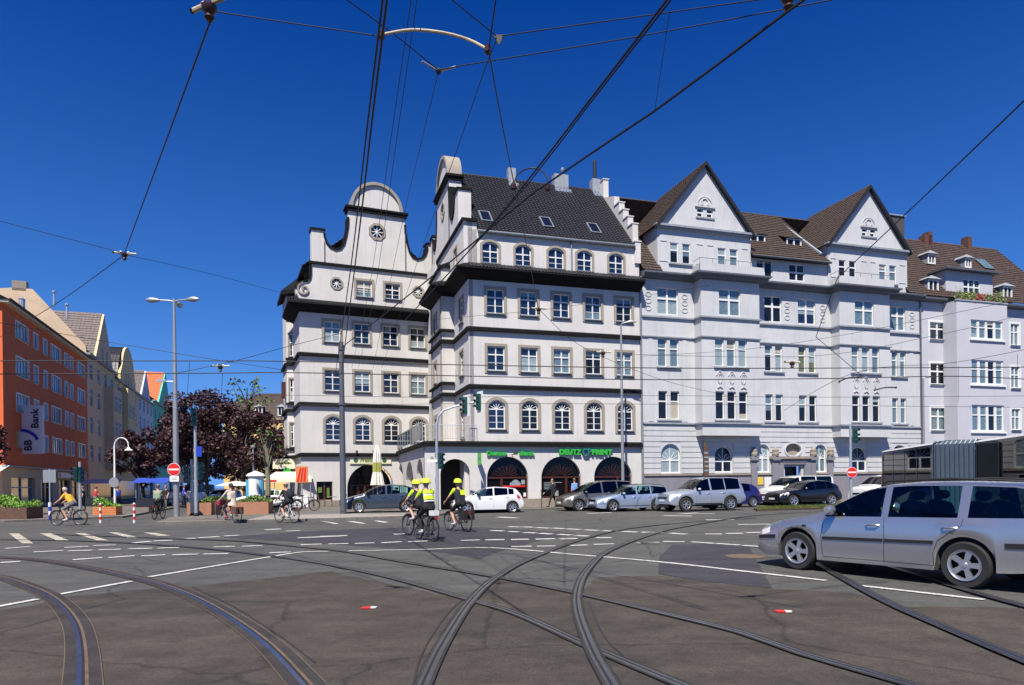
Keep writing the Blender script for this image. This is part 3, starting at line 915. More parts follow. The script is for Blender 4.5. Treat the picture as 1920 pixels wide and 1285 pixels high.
        put('blind', bme, wo, (s, 0, s))
    if sill:
        sme = cached(('sill', iw, sill, bool(sur)), lambda: MB().box(-0.06, iw + 0.06, -0.09 - (0.05 if sur else 0), rec - 0.09, -0.055, -0.005).mesh('sill', sill))
        put('sill', sme, wo, (s, 0, s))
    return wo


def win_hole(x, z, w, h, rise=0.0, s=0.0):
    return arc_open(x + s * 0.5, x + w - s * 0.5, z + s * 0.5, z + h - s * 0.5, max(0.0, rise - s * 0.1) if rise else 0.0)


def tiles(name, parent, o, U, S, lu, ls, nu, ns, matname, amp=0.035, step=0.05, clip=None, seg=4):
    """tiled slope: o corner at the eave, U unit along the eave, S unit up the slope; every tile is modelled in relief"""
    o, U, S = Vector(o), Vector(U).normalized(), Vector(S).normalized()
    N = U.cross(S).normalized()
    if N.z < 0:
        N = -N
    mb = MB()
    dt = lu / nu
    for j in range(ns):
        s0, s1 = ls * j / ns, ls * (j + 1) / ns
        a, b = clip((s0 + s1) / 2) if clip else (0, lu)
        if b - a < 0.05:
            continue
        a2, b2 = max(a, 0), min(b, lu)
        n = max(1, int(round((b2 - a2) / dt))) * seg
        vs, fs = [], []
        for i in range(n + 1):
            u = a2 + (b2 - a2) * i / n
            ph = (u / dt) % 1.0
            hgt = amp * math.sin(PI * min(1, ph / 0.72)) if ph < 0.72 else -amp * 0.35
            jit = random.uniform(-0.006, 0.006)
            vs += [o + U * u + S * s0 + N * (hgt + step + jit), o + U * u + S * (s1 + 0.01) + N * hgt, o + U * u + S * s0 + N * (hgt - 0.02)]
        for i in range(n):
            k = 3 * i
            fs += [(k, k + 3, k + 4, k + 1), (k + 2, k + 5, k + 3, k)]
        mb.add(vs, fs)
    ob = mb.build(name, matname, parent, fix=False)
    return stuff(ob)


# ------------------------------------------------------------------ white corner building
wb = thing('corner_building', 'white plastered corner building with curved gables, black bands and dark tiled roof', 'building', (C1[0], C1[1], 0), FA)
FR = Fac(wb, 0, 0, 0)                     # street front (five windows wide)
ucol = [1.02, 3.25, 5.51, 7.77, 10.04]
holes = []
for u in ucol:
    for z in (12.33, 8.69):
        holes.append(win_hole(u, z, 1.5, 1.9, 0, 0.17))
    holes.append(win_hole(u, 4.94, 1.5, 2.24, 0.42, 0.19))
ATT = [0.80, 3.00, 5.26, 7.28, 9.58]
for u in ATT:
    holes.append(win_hole(u, 15.55, 1.36, 1.64, 0.3, 0.14))
ARCH = [(1.07, 3.83), (4.73, 7.51), (8.46, 11.24)]
for a, b in ARCH:
    holes.append(arc_open(a, b, 0.66, 3.38, 1.38, 16))
holes.append(arc_open(-1.92, -0.02, 0.02, 3.24, 0.95, 14))
outl = [(-2.89, 0), (11.97, 0), (11.97, 17.75), (0.05, 17.75), (0.05, 4.2), (-2.89, 4.2)]
FR.put('wall', MB().plate(outl, holes, 0, 0.35).mesh('wall', 'plaster_white'))
FR.put('plinth', MB().box(0.02, 1.02, -0.05, -0.003, 0, 0.66).box(3.88, 4.68, -0.05, -0.003, 0, 0.66).box(7.56, 8.41, -0.05, -0.003, 0, 0.66).box(11.29, 11.97, -0.05, -0.003, 0, 0.66)
       .box(1.02, 3.88, -0.05, 0.3, 0, 0.655).box(4.68, 7.56, -0.05, 0.3, 0, 0.655).box(8.41, 11.29, -0.05, 0.3, 0, 0.655).mesh('plinth', 'plinth_stone'))
GR = ['window_blue', 'window_blue', 'window_dark', 'window_curtain']
for i, u in enumerate(ucol):
    window(FR, u, 12.33, 1.5, 1.9, sur='stone_tan', rows=(0.66,), thin=(0.33,), glass='window_blue' if i < 4 else 'window_dark')
    window(FR, u, 8.69, 1.5, 1.9, sur='stone_tan', rows=(0.66,), thin=(0.33,), glass=['window_blue', 'window_blue', 'window_curtain', 'window_dark', 'window_curtain'][i])
    window(FR, u, 4.94, 1.5, 2.24, rise=0.42, sur='stone_tan', sw=0.19, rows=(0.86,), thin=(0.24, 0.46), fan=True, glass='window_blue' if i == 0 else 'window_dark')
for u in ATT:
    window(FR, u, 15.55, 1.36, 1.64, rise=0.3, sur='stone_tan', sw=0.14, rows=(0.55,), thin=(0.28,), glass='window_blue')
# shop fronts in the three arches
for i, (a, b) in enumerate(ARCH):
    w = b - a
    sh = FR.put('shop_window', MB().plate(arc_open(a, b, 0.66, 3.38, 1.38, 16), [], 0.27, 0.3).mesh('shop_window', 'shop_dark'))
    mb = MB()
    mb.box(a, b, 0.18, 0.27, 1.98, 2.08).box(a, a + 0.09, 0.18, 0.27, 0.66, 2.0).box(b - 0.09, b, 0.18, 0.27, 0.66, 2.0)
    mb.box(a + w * 0.34, a + w * 0.34 + 0.16, 0.18, 0.27, 0.66, 1.98) if i == 0 else mb.box(a + w * 0.62, a + w * 0.62 + 0.16, 0.18, 0.27, 0.66, 1.98)
    mb.box(a, b, 0.17, 0.27, 0.66, 0.78)
    c = (a + b) / 2
    for q in range(1, 10):
        th = PI * q / 10
        mb.ribbon([(c + 0.3 * math.cos(th), 2.05 + 0.2 * math.sin(th)), (c + 0.95 * math.cos(th), 2.05 + 0.75 * math.sin(th))], 0.025, 0.22, 0.265)
    put('shop_frame', mb.mesh('shop_frame', 'wood_red'), sh)
    if i == 0:
        put('red_banner', MB().box(a + 1.12, a + 2.62, 0.20, 0.255, 1.42, 1.53).mesh('red_banner', 'sign_red'), sh)
        put('cloud_sticker', MB().plate([(a + 1.6, 1.53), (a + 2.3, 1.53), (a + 2.32, 1.66), (a + 2.2, 1.78), (a + 2.05, 1.9), (a + 1.85, 1.88), (a + 1.72, 1.74), (a + 1.58, 1.68)], [], 0.215, 0.255).mesh('cloud_sticker', 'window_pale'), sh)
        put('notice', MB().box(a + 2.36, a + 2.6, 0.21, 0.255, 1.6, 1.88).mesh('notice', 'window_pale'), sh)
        put('notice', MB().box(a + 2.5, a + 2.66, 0.21, 0.255, 0.8, 1.05).mesh('notice', 'plate_white'), sh)
    if i == 1:
        for k in range(5):
            put('notice', MB().box(a + 0.25, a + 0.25 + (1.25 if k == 0 else 0.8), 0.21, 0.255, 1.66 - k * 0.1, 1.70 - k * 0.1).mesh('notice', 'window_pale'), sh)
        put('poster', MB().box(a + 0.8, a + 1.25, 0.21, 0.255, 0.8, 1.15).mesh('poster', 'window_pale'), sh)

# black slate bands and the deep tiled string-roof
PATHR = [(11.97, 0), (0.0, 0), (0.0, 4.23), (-0.87, 4.23), (-0.87, 8.3)]


def band(name, path, z, h, out, m, parent, drop=0.10, k=0.0):
    return put(name, MB().sweep(path, [(k, z), (out, z - drop), (out, z - h), (k, z - h)]).mesh(name, m), parent)


for z in (11.62, 7.97):
    band('black_band', PATHR, z, 0.30, 0.20, 'slate_black', wb)
band('black_band', [(0.55, 0), (0.55, 0.0)], 0, 0, 0, 'slate_black', wb) if False else None
PATHA = [(11.97, 0), (-2.89, 0), (-2.89, 12.7)]
band('terrace_cornice', PATHA, 4.36, 0.34, 0.24, 'slate_black', wb)
put('string_roof', MB().sweep(PATHR, [(0.0, 15.62), (0.30, 15.48), (0.88, 15.14), (0.90, 15.04), (0.70, 14.86), (0.0, 14.56)]).mesh('string_roof', 'slate_black'), wb)
tiles('string_roof_tiles', wb, (0.0, -0.9, 15.13), (1, 0, 0), (0, 0.6, 0.36), 11.97, 0.95, 52, 3, 'tile_dark', 0.03, 0.03)
# short black hoods on the bay
for z in (12.18, 8.55):
    put('window_hood', MB().sweep([(-0.05, 4.23), (-0.87, 4.23), (-0.87, 8.3)], [(0, z + 0.16), (0.22, z + 0.08), (0.22, z - 0.06), (0, z - 0.06)]).mesh('window_hood', 'slate_black'), wb)
put('bay_hood', MB().sweep([(-0.05, 4.23), (-0.87, 4.23), (-0.87, 8.3)], [(0, 16.72), (0.14, 16.68), (0.14, 16.5), (0, 16.5)]).mesh('bay_hood', 'slate_black'), wb)
# side walls (left side of the projecting wing)
FS = Fac(wb, 0, 4.23, R(-90))            # x runs from back to front
sh_holes = [win_hole(1.55, z, 1.4, h, r, 0.15) for z, h, r in ((12.1, 1.9, 0), (8.6, 1.9, 0), (4.6, 1.95, 0))]
FS.put('wall', MB().plate([(0, 4.2), (4.23, 4.2), (4.23, 18.4), (0, 18.4)], sh_holes + [win_hole(1.25, 15.6, 1.25, 1.7, 0, 0.15)], 0, 0.3).mesh('wall', 'plaster_white'))
for z, h, r in ((12.1, 1.9, 0), (8.6, 1.9, 0), (4.6, 1.95, 0)):
    window(FS, 1.55, z, 1.4, h, rise=r, sur='stone_tan', sw=0.15, rows=(0.66,), thin=(0.33,), glass='window_dark')
window(FS, 1.25, 15.6, 1.25, 1.7, sur='stone_tan', sw=0.15, rows=(0.6,), glass='window_dark')
put('wall', MB().plate([(-0.87, 4.2), (0, 4.2), (0, 16.5), (-0.87, 16.5)], [], 4.23, 4.5).mesh('wall', 'plaster_white'), wb)
FS2 = Fac(wb, -0.87, 8.3, R(-90))
h2 = [win_hole(0.9, z, 1.5, 1.95, 0, 0.3) for z in (12.0, 8.6, 4.7)]
FS2.put('wall', MB().plate([(0, 4.2), (4.07, 4.2), (4.07, 16.5), (0, 16.5)], h2, 0, 0.3).mesh('wall', 'plaster_white'))
for z in (12.0, 8.6, 4.7):
    window(FS2, 0.9, z, 1.5, 1.95, sur='stone_tan', sw=0.3, rows=(0.6,), glass='window_dark')
for x in (0.35, 3.85):
    FS2.put('pilaster', MB().box(x - 0.14, x + 0.14, -0.06, 0.0, 4.4, 14.5).mesh('pilaster', 'stone_tan'))
put('wall', MB().box(-0.87, -0.4, 8.3, 8.6, 4.2, 16.5).box(-0.45, -0.15, 8.6, 13.5, 4.2, 18.4).mesh('wall', 'plaster_white'), wb)
put('bay_roof', MB().add([(-0.87, 4.23, 16.72), (0, 4.23, 16.72), (0, 8.3, 16.72), (-0.87, 8.3, 16.72), (0, 4.23, 17.1), (0, 8.3, 17.1)], [(0, 1, 2, 3), (0, 3, 5, 4), (0, 4, 1), (3, 2, 5)]).mesh('bay_roof', 'slate_black'), wb)


# curved gable (same design twice)
def gable_outline(z0, xl, xr, left_low=None):
    o = [(xl, z0), (xr, z0), (xr, 18.4), (10.80, 18.4), (10.80, 20.8), (9.86, 20.8)]
    scoop = [(9.82, 20.4), (9.70, 19.95), (9.45, 19.65), (9.04, 19.50), (8.68, 19.62), (8.42, 20.0), (8.24, 20.7), (8.10, 21.5), (8.06, 22.6)]
    o += scoop
    o += [(11.74 - x, z) for x, z in scoop[::-1]]
    o += [(1.88, 20.8), (0.94, 20.8), (0.94, 18.4)]
    if left_low:
        o += left_low
    else:
        o += [(xl, 18.4)]
    return o


def octagon(cx, cz, r, n=8, ph=PI / 8):
    return [(cx + r * math.cos(2 * PI * k / n + ph), cz + r * math.sin(2 * PI * k / n + ph)) for k in range(n)]


def gable(fac, z0, xl, xr, th, holes, left_low=None):
    holes = list(holes) + [octagon(5.87, 21.27, 0.5)]
    fac.put('gable', MB().plate(gable_outline(z0, xl, xr, left_low), holes, 0, th, back=True).mesh('gable', 'plaster_white'))
    oct_window(fac, 5.87, 21.27, 0.5)
    fac.put('gable_cornice', MB().box(3.55, 8.2, -0.18, th + 0.1, 22.6, 22.82).box(3.45, 8.3, -0.26, th + 0.15, 22.82, 22.97).mesh('gable_cornice', 'slate_black'))
    dome = [(5.87 + 1.93 * math.cos(PI * k / 24), 22.97 + 1.98 * math.sin(PI * k / 24)) for k in range(25)]
    fac.put('gable_dome', MB().plate(dome, [], 0.05, th, back=True).mesh('gable_dome', 'plaster_white'))
    fac.put('dome_rim', MB().ribbon([(5.87 + 1.93 * math.cos(PI * k / 24), 22.97 + 1.98 * math.sin(PI * k / 24)) for k in range(25)], 0.22, -0.12, th + 0.08).mesh('dome_rim', 'stone_tan'))
    sc = [(1.88, 20.62), (1.90, 20.4), (2.04, 19.95), (2.29, 19.65), (2.70, 19.50), (3.06, 19.62), (3.32, 20.0), (3.50, 20.7), (3.64, 21.5), (3.66, 22.1)]
    for q in (sc, [(11.74 - x, z) for x, z in sc]):
        fac.put('scoop_rim', MB().ribbon(q, 0.16, -0.08, th + 0.06).mesh('scoop_rim', 'slate_black'))
    for x in (0.94, 9.86):
        fac.put('pier_cap', MB().box(x - 0.08, x + 1.02, -0.1, th + 0.08, 20.8, 20.95).mesh('pier_cap', 'slate_black'))
    for x in (1.88, 3.66, 8.08, 9.86):
        fac.put('downpipe', MB().tube([(x, -0.05, 18.45), (x, -0.05, 20.0 if x in (1.88, 9.86) else 21.9)], 0.035, 6).mesh('downpipe', 'pole_dark')) if x in (1.88, 8.08) else None


def oct_window(fac, cx, cz, r, y=0.0):
    wo = fac.put('round_window', MB().plate([(cx + (x - cx) * 1.4, cz + (z - cz) * 1.4) for x, z in octagon(cx, cz, r)], [octagon(cx, cz, r)], -0.06, 0.12).mesh('round_window', 'stone_tan'), y=y)
    mb = MB()
    for k in range(8):
        a = 2 * PI * k / 8
        mb.ribbon([(cx + r * 0.22 * math.cos(a), cz + r * 0.22 * math.sin(a)), (cx + r * 0.97 * math.cos(a), cz + r * 0.97 * math.sin(a))], 0.05, 0.04, 0.09)
    mb.plate(octagon(cx, cz, r * 0.24, 12), [], 0.035, 0.09)
    put('glazing_star', mb.mesh('glazing_star', 'paint_white'), wo)
    put('pane', MB().plate(octagon(cx, cz, r), [], 0.1, 0.11).mesh('pane', 'window_blue'), wo)


# gable on the left side of the wing (seen almost edge on); x runs from back to front
FG = Fac(wb, -0.25, 12.25, R(-90))
gable(FG, 18.2, 0.5, 11.74, 0.87, [])
put('gable_string', MB().sweep([(0.62, -0.02), (-0.25, -0.02), (-0.25, 12.2)], [(0, 18.42), (0.14, 18.38), (0.14, 18.2), (0, 18.2)]).mesh('gable_string', 'slate_black'), wb)
put('wall', MB().plate([(-0.24, 15.2), (0.6, 15.2), (0.6, 18.2), (-0.24, 18.2)], [], 0.0, 0.6).mesh('wall', 'plaster_white'), wb)
FW = Fac(wb, -0.25, 12.25, R(-90))
FW.put('wall', MB().plate([(4.0, 15.2), (12.2, 15.2), (12.2, 18.2), (4.0, 18.2)], [win_hole(9.3, 15.7, 1.25, 1.65, 0, 0.15)], 0, 0.2).mesh('wall', 'plaster_white'))
window(FW, 9.3, 15.7, 1.25, 1.65, sur='stone_tan', sw=0.15, rows=(0.6,), glass='window_dark')

# main roof of the wing, stepped gable, chimneys, roof windows
SL = math.hypot(5.6, 5.95)
sv = (0, 5.6 / SL, 5.95 / SL)
tiles('roof_tiles', wb, (0.62, -0.12, 17.66), (1, 0, 0), sv, 11.0, SL + 0.15, 44, 32, 'tile_dark', 0.045, 0.05)
put('roof_back', MB().quad((0.6, 5.6, 23.65), (11.7, 5.6, 23.65), (11.7, 12.2, 17.0), (0.6, 12.2, 17.0)).mesh('roof_back', 'tile_dark'), wb)
put('ridge_tiles', MB().tube([(0.6, 5.62, 23.74), (11.7, 5.62, 23.74)], 0.11, 8).mesh('ridge_tiles', 'tile_dark'), wb)
put('gutter', MB().tube([(0.62, -0.2, 17.62), (11.6, -0.2, 17.62)], 0.085, 8).mesh('gutter', 'zinc'), wb)
put('wall', MB().box(11.6, 11.97, 0.35, 12.2, 4.0, 17.0).mesh('wall', 'plaster_white'), wb)
FST = Fac(wb, 11.62, 11.2, R(-90))       # x = 11.2 - depth
st = [(0.0, 16.5), (11.35, 16.5), (11.35, 17.95), (11.0, 17.95), (11.0, 19.3), (10.3, 19.3), (10.3, 20.05), (9.62, 20.05), (9.62, 20.8), (9.0, 20.8), (9.0, 21.55), (8.2, 21.55), (8.2, 22.3), (6.9, 22.75), (6.4, 23.0), (6.4, 24.3), (5.7, 24.3), (5.6, 23.9), (0.0, 17.2)]
FST.put('stepped_gable', MB().plate(st, [], 0, 0.42, back=True).mesh('stepped_gable', 'plaster_white'))
for (x0, x1, z) in ((10.98, 11.4, 17.95), (10.27, 11.04, 19.3), (9.58, 10.34, 20.05), (8.97, 9.66, 20.8), (8.17, 9.04, 21.55), (5.65, 6.45, 24.3)):
    FST.put('step_cap', MB().box(x0, x1, -0.05, 0.47, z, z + 0.07).mesh('step_cap', 'plaster_white'))
for i, (u, w, d) in enumerate(((4.4, 0.55, 0.5), (7.95, 1.1, 0.6), (11.0, 0.62, 0.6))):
    ch = put('chimney', MB().box(u, u + w, 5.35, 5.35 + d, 23.1, 24.55).mesh('chimney', 'lead_grey'), wb)
    put('flashing', MB().box(u - 0.08, u + w + 0.08, 5.0, 5.35, 23.02, 23.32).mesh('flashing', 'galvanised'), ch)
    if i == 1:
        put('cowl', MB().lathe([(0.07, 24.55), (0.07, 24.85), (0.16, 24.95), (0.16, 25.1), (0.0, 25.2)], 10, (u + 0.75, 5.6, 0)).mesh('cowl', 'steel'), ch)
    if i == 2:
        put('flue', MB().tube([(u + 0.3, 5.6, 24.5), (u + 0.3, 5.6, 26.0)], 0.13, 10).mesh('flue', 'black_matte'), ch)
sn = Vector((0, -sv[2], sv[1]))
for u, dp in ((1.1, 0.75), (5.35, 0.8), (8.75, 0.7)):
    base = Vector((u, dp, 17.75 + dp * 1.0625))
    mb = MB()
    sV = Vector(sv)
    q = [base, base + Vector((0.78, 0, 0)), base + Vector((0.78, 0, 0)) + sV * 1.35, base + sV * 1.35]
    up = sn * 0.16
    mb.add([p - sn * 0.05 for p in q] + [p + up for p in q], [(0, 1, 5, 4), (1, 2, 6, 5), (2, 3, 7, 6), (3, 0, 4, 7)])
    ins = [q[0] + Vector((0.09, 0, 0)) + sV * 0.09, q[1] + Vector((-0.09, 0, 0)) + sV * 0.09, q[2] + Vector((-0.09, 0, 0)) - sV * 0.09, q[3] + Vector((0.09, 0, 0)) - sV * 0.09]
    mb.add([p + up for p in q] + [p + up for p in ins], [(0, 1, 5, 4), (1, 2, 6, 5), (2, 3, 7, 6), (3, 0, 4, 7)])
    rw = put('roof_window', mb.mesh('roof_window', 'zinc'), wb)
    put('pane', MB().add([p + up * 0.8 for p in ins], [(0, 1, 2, 3)]).mesh('pane', 'window_dark', fix=False), rw)
put('downpipe', MB().tube([(12.0, -0.12, 14.6), (12.0, -0.12, 0.2)], 0.06, 8).mesh('downpipe', 'zinc'), wb)
put('downpipe', MB().tube([(7.0, -0.08, 17.6), (7.0, -0.08, 15.5)], 0.05, 8).mesh('downpipe', 'zinc'), wb)
# arcade with terrace
FA_ = Fac(wb, -2.89, 12.75, R(-90))      # x = 12.75 - depth
ah = [arc_open(a, b, 0.75, 3.32, (b - a) / 2 * 0.98, 12) for a, b in ((0.65, 3.05), (4.55, 8.15), (9.55, 12.1))]
FA_.put('arcade_wall', MB().plate([(0, 0), (12.74, 0), (12.74, 4.2), (0, 4.2)], ah, 0, 0.45, back=True).mesh('arcade_wall', 'plaster_white'))
put('wall', MB().box(-0.3, 0.04, 0.4, 13.0, 0.0, 4.15).mesh('wall', 'plaster_white'), wb)
put('passage_shade_panel', MB().box(-2.43, -0.32, 1.7, 1.8, 0.0, 4.1).mesh('passage_shade_panel', 'passage_shade'), wb)  # added dark panel, its colour stands in for the passage's deep shade
put('terrace', MB().box(-2.86, 0.0, 0.02, 12.7, 4.15, 4.33).mesh('terrace', 'plinth_stone'), wb)
put('wall', MB().plate([(-2.4, 0), (-0.3, 0), (-0.3, 4.1), (-2.4, 4.1)], [], 6.0, 6.2).mesh('wall', 'plinth_stone'), wb)
put('railing_rail', MB().tube([(-2.82, -0.12, 5.36), (0.4, -0.12, 5.36)], 0.02, 6).tube([(-2.82, -0.12, 4.52), (0.4, -0.12, 4.52)], 0.018, 6).mesh('railing_rail', 'galvanised'), wb)
bal = MB().tube([(0, 0, 4.45), (0, 0, 5.36)], 0.011, 5).mesh('baluster', 'galvanised')
for k in range(22):
    put('baluster', bal, wb, (-2.82 + 3.22 * k / 21, -0.12, 0))
pst = MB().box(-0.03, 0.03, -0.03, 0.03, 3.95, 5.5).mesh('railing_post', 'galvanised')
gpn = MB().box(-0.012, 0.012, 0.06, 1.19, 4.48, 5.45).mesh('glass_panel', RAIL_GLASS)
for k in range(11):
    put('railing_post', pst, wb, (-3.0, 0.05 + k * 1.25, 0))
    if k < 10:
        put('glass_panel', gpn, wb, (-3.0, 0.05 + k * 1.25, 0))
put('railing_rail', MB().tube([(-3.0, 0.05, 5.5), (-3.0, 12.6, 5.5)], 0.028, 6).mesh('railing_rail', 'galvanised'), wb)
for x, z in ((-2.2, 3.55), (-2.2, 1.95), (-2.45, 3.3)):
    put('wall_box', MB().box(x - 0.07, x + 0.07, -0.08, 0, z - 0.1, z + 0.1).mesh('wall_box', 'lead_grey'), wb)

# left front (set back), own bearing
LX, LY = (-15.6 - C1[0]), (50.55 - C1[1])
lx = LX * math.cos(FA) + LY * math.sin(FA)
ly = -LX * math.sin(FA) + LY * math.cos(FA)
FL = Fac(wb, lx, ly, R(23.1) - FA)
LC = [1.60, 3.82, 6.04, 8.22]
lh = []
for u in LC:
    lh += [win_hole(u, 12.33, 1.54, 1.9, 0, 0.17), win_hole(u, 8.65, 1.54, 1.9, 0, 0.17), win_hole(u, 4.88, 1.54, 2.2, 0.42, 0.19)]
lh.append(arc_open(3.35, 6.92, 0.1, 3.27, 1.79, 18))
lh.append(arc_open(1.09, 2.26, 0.58, 1.98, 0))
FL.put('wall', MB().plate([(0, 0), (10.7, 0), (10.7, 15.4), (0, 15.4)], lh, 0, 0.3).mesh('wall', 'plaster_white'))
for i, u in enumerate(LC):
    g = ['window_curtain', 'window_blue', 'window_blue', 'window_dark']
    window(FL, u, 12.33, 1.54, 1.9, sur='stone_tan', rows=(0.66,), thin=(0.33,), glass=g[i])
    window(FL, u, 8.65, 1.54, 1.9, sur='stone_tan', rows=(0.66,), thin=(0.33,), glass=['window_blue', 'window_blue', 'window_blue', 'window_curtain'][i])
    window(FL, u, 4.88, 1.54, 2.2, rise=0.42, sur='stone_tan', sw=0.19, rows=(0.86,), thin=(0.24, 0.46), fan=True, glass=['window_blue', 'window_blue', 'window_dark', 'window_dark'][i])
low = [(0.86, 18.2), (0.86, 17.5), (0.80, 17.15), (0.62, 16.92), (0.3, 16.85), (0.0, 16.7), (-0.22, 16.35), (-0.2, 15.95), (0.0, 15.6), (0.1, 15.3)]
gable(FL, 15.3, 0.2, 10.6, 0.8, [win_hole(4.05, 15.96, 1.54, 1.56, 0, 0.17), win_hole(6.26, 15.99, 1.52, 1.54, 0, 0.17), octagon(2.74, 16.95, 0.36), octagon(9.08, 16.95, 0.36)], low)
window(FL, 4.05, 15.96, 1.54, 1.56, sur='stone_tan', rows=(0.6,), thin=(0.3,), glass='window_curtain')
window(FL, 6.26, 15.99, 1.52, 1.54, sur='stone_tan', rows=(0.6,), thin=(0.3,), glass='window_blue')
oct_window(FL, 2.74, 16.95, 0.36)
oct_window(FL, 9.08, 16.95, 0.36)
FL.put('gable_string', MB().box(0.75, 10.7, -0.14, 0.05, 18.22, 18.42).mesh('gable_string', 'slate_black'))
spi = [(0.36 + (0.52 - 0.040 * k * 0.55) * math.cos(1.7 + k * 0.42), 16.27 + (0.52 - 0.040 * k * 0.55) * math.sin(1.7 + k * 0.42)) for k in range(22)]
FL.put('scroll', MB().ribbon(spi, 0.12, -0.1, 0.02).mesh('scroll', 'stone_tan'))
FL.put('scroll_rim', MB().ribbon(low[:7], 0.13, -0.1, 0.4).mesh('scroll_rim', 'slate_black'))
pathL = [(10.7, 0), (0, 0), (0, 4.72), (-0.5, 4.9), (-0.5, 8.2)]
for z in (11.62, 7.92):
    FL.put('black_band', MB().sweep(pathL, [(0, z), (0.2, z - 0.1), (0.2, z - 0.3), (0, z - 0.3)]).mesh('black_band', 'slate_black'))
FL.put('black_band', MB().sweep([(7.2, 0), (0, 0), (0, 4.2), (-0.5, 4.9), (-0.5, 8.2)], [(0, 4.14), (0.2, 4.06), (0.2, 3.84), (0, 3.84)]).mesh('black_band', 'slate_black'))
FL.put('string_roof', MB().sweep([(10.5, 0), (0, 0), (0, 4.2)], [(0.0, 15.58), (0.30, 15.46), (0.86, 15.14), (0.88, 15.04), (0.7, 14.86), (0.0, 14.58)]).mesh('string_roof', 'slate_black'))
FL.put('plinth', MB().box(0.02, 3.35, -0.05, -0.003, 0, 0.56).box(6.92, 10.7, -0.05, -0.003, 0, 0.56).mesh('plinth', 'plinth_stone'))
# oriel on the street corner
FO = Fac(FL.root, FL.ox, FL.oy, FL.a)
put('wall', MB().box(0.0, 0.3, 0.3, 12, 0.1, 15.5).mesh('wall', 'plaster_white'), wb, (FL.ox, FL.oy, 0), FL.a)
FOR = Fac(wb, FL.ox + (-0.5) * math.cos(FL.a) - 4.9 * math.sin(FL.a), FL.oy + (-0.5) * math.sin(FL.a) + 4.9 * math.cos(FL.a), FL.a + math.atan2(-0.5, 1.4))
oh = [win_hole(0.1, z, 0.72, h, 0, 0.1) for z, h in ((15.3, 1.75), (12.0, 2.0), (8.4, 2.0), (4.75, 2.1))]
FOR.put('oriel_wall', MB().plate([(0, 3.9), (1.5, 3.9), (1.5, 17.2), (0, 17.2)], oh, 0, 0.25).mesh('oriel_wall', 'plaster_white'))
for z, h in ((15.3, 1.75), (12.0, 2.0), (8.4, 2.0), (4.75, 2.1)):
    window(FOR, 0.1, z, 0.72, h, sur='stone_tan', sw=0.1, rows=(0.62,), thin=(0.3,), glass='window_dark')
    FOR.put('oriel_sill', MB().box(-0.05, 1.5, -0.16, 0, z - 0.22, z - 0.04).mesh('oriel_sill', 'slate_black'))
FL.put('oriel_wall', MB().box(-0.5, -0.25, 4.95, 8.2, 3.9, 17.2).mesh('oriel_wall', 'plaster_white'))
FL.put('oriel_roof', MB().add([(-0.9, 4.5, 17.25), (0.4, 3.4, 17.25), (0.9, 3.2, 17.25), (0.9, 8.6, 17.25), (-0.9, 8.6, 17.25), (0.55, 5.6, 18.75), (0.9, 5.0, 18.75), (-0.9, 4.5, 16.95), (0.4, 3.4, 16.95), (0.9, 3.2, 16.95), (-0.9, 8.6, 16.95)],
                               [(0, 1, 5), (1, 2, 6, 5), (4, 0, 5), (0, 1, 8, 7), (1, 2, 9, 8), (4, 0, 7, 10), (7, 8, 9, 10)]).mesh('oriel_roof', 'slate_black'))
FL.put('awning_box', MB().box(-0.8, -0.5, 6.0, 6.6, 8.9, 10.2).mesh('awning_box', 'wood_red'))
# roof behind the left gable
for s in (0, 1):
    x0 = 0.4 if s == 0 else 11.3
    sgn = 1 if s == 0 else -1
    c, sn_ = math.cos(FL.a), math.sin(FL.a)

    def Lp(x, y, z):
        return Vector((FL.ox + x * c - y * sn_, FL.oy + x * sn_ + y * c, z))
    o = Lp(x0, 0.85, 18.3)
    tiles('roof_tiles', wb, o, Lp(x0, 1.85, 18.3) - o, Lp(x0 + sgn * 5.4, 0.85, 22.6) - o, 9.0, 6.9, 28, 20, 'tile_dark', 0.05, 0.055)
# restaurant front in the large arch
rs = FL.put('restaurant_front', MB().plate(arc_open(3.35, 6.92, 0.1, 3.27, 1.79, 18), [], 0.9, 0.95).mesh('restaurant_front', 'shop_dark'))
mb = MB()
mb.box(3.4, 6.9, 0.8, 0.9, 1.62, 1.72)
for x in (3.7, 4.15, 4.75, 5.4, 6.1):
    mb.box(x, x + (0.14 if x != 4.15 else 0.26), 0.78, 0.9, 0.1, 1.62)
put('door_frame', mb.mesh('door_frame', 'wood_red'), rs)
mb = MB()
for x in (3.9, 4.4, 4.9, 5.4, 5.9, 6.4):
    mb.box(x, x + 0.04, 0.85, 0.9, 1.72, 3.2)
mb.box(3.4, 6.9, 0.85, 0.9, 2.5, 2.54)
put('glazing_bars', mb.mesh('glazing_bars', 'black_matte'), rs)
FL.put('arch_reveal', MB().sweep([(3.35, 0.28), (3.35, 0.95)], [(0, 0.1), (0, 1.5), (0.02, 1.5), (0.02, 0.1)]).mesh('arch_reveal', 'plaster_white'))
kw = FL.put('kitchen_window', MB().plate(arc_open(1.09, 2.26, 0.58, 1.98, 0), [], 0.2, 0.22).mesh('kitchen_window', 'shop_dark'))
put('frame', MB().plate([(1.1, 0.59), (2.25, 0.59), (2.25, 1.97), (1.1, 1.97)], [[(1.16, 0.65), (1.6, 0.65), (1.6, 1.9), (1.16, 1.9)], [(1.74, 0.65), (2.19, 0.65), (2.19, 1.9), (1.74, 1.9)]], 0.14, 0.2).mesh('frame', 'wood_red'), kw)
pbx = MB().box(1.2, 1.5, 0.15, 0.19, 1.15, 1.55).box(1.85, 2.05, 0.15, 0.19, 0.75, 1.5).mesh('poster', 'leaf_green')
put('poster', pbx, kw)
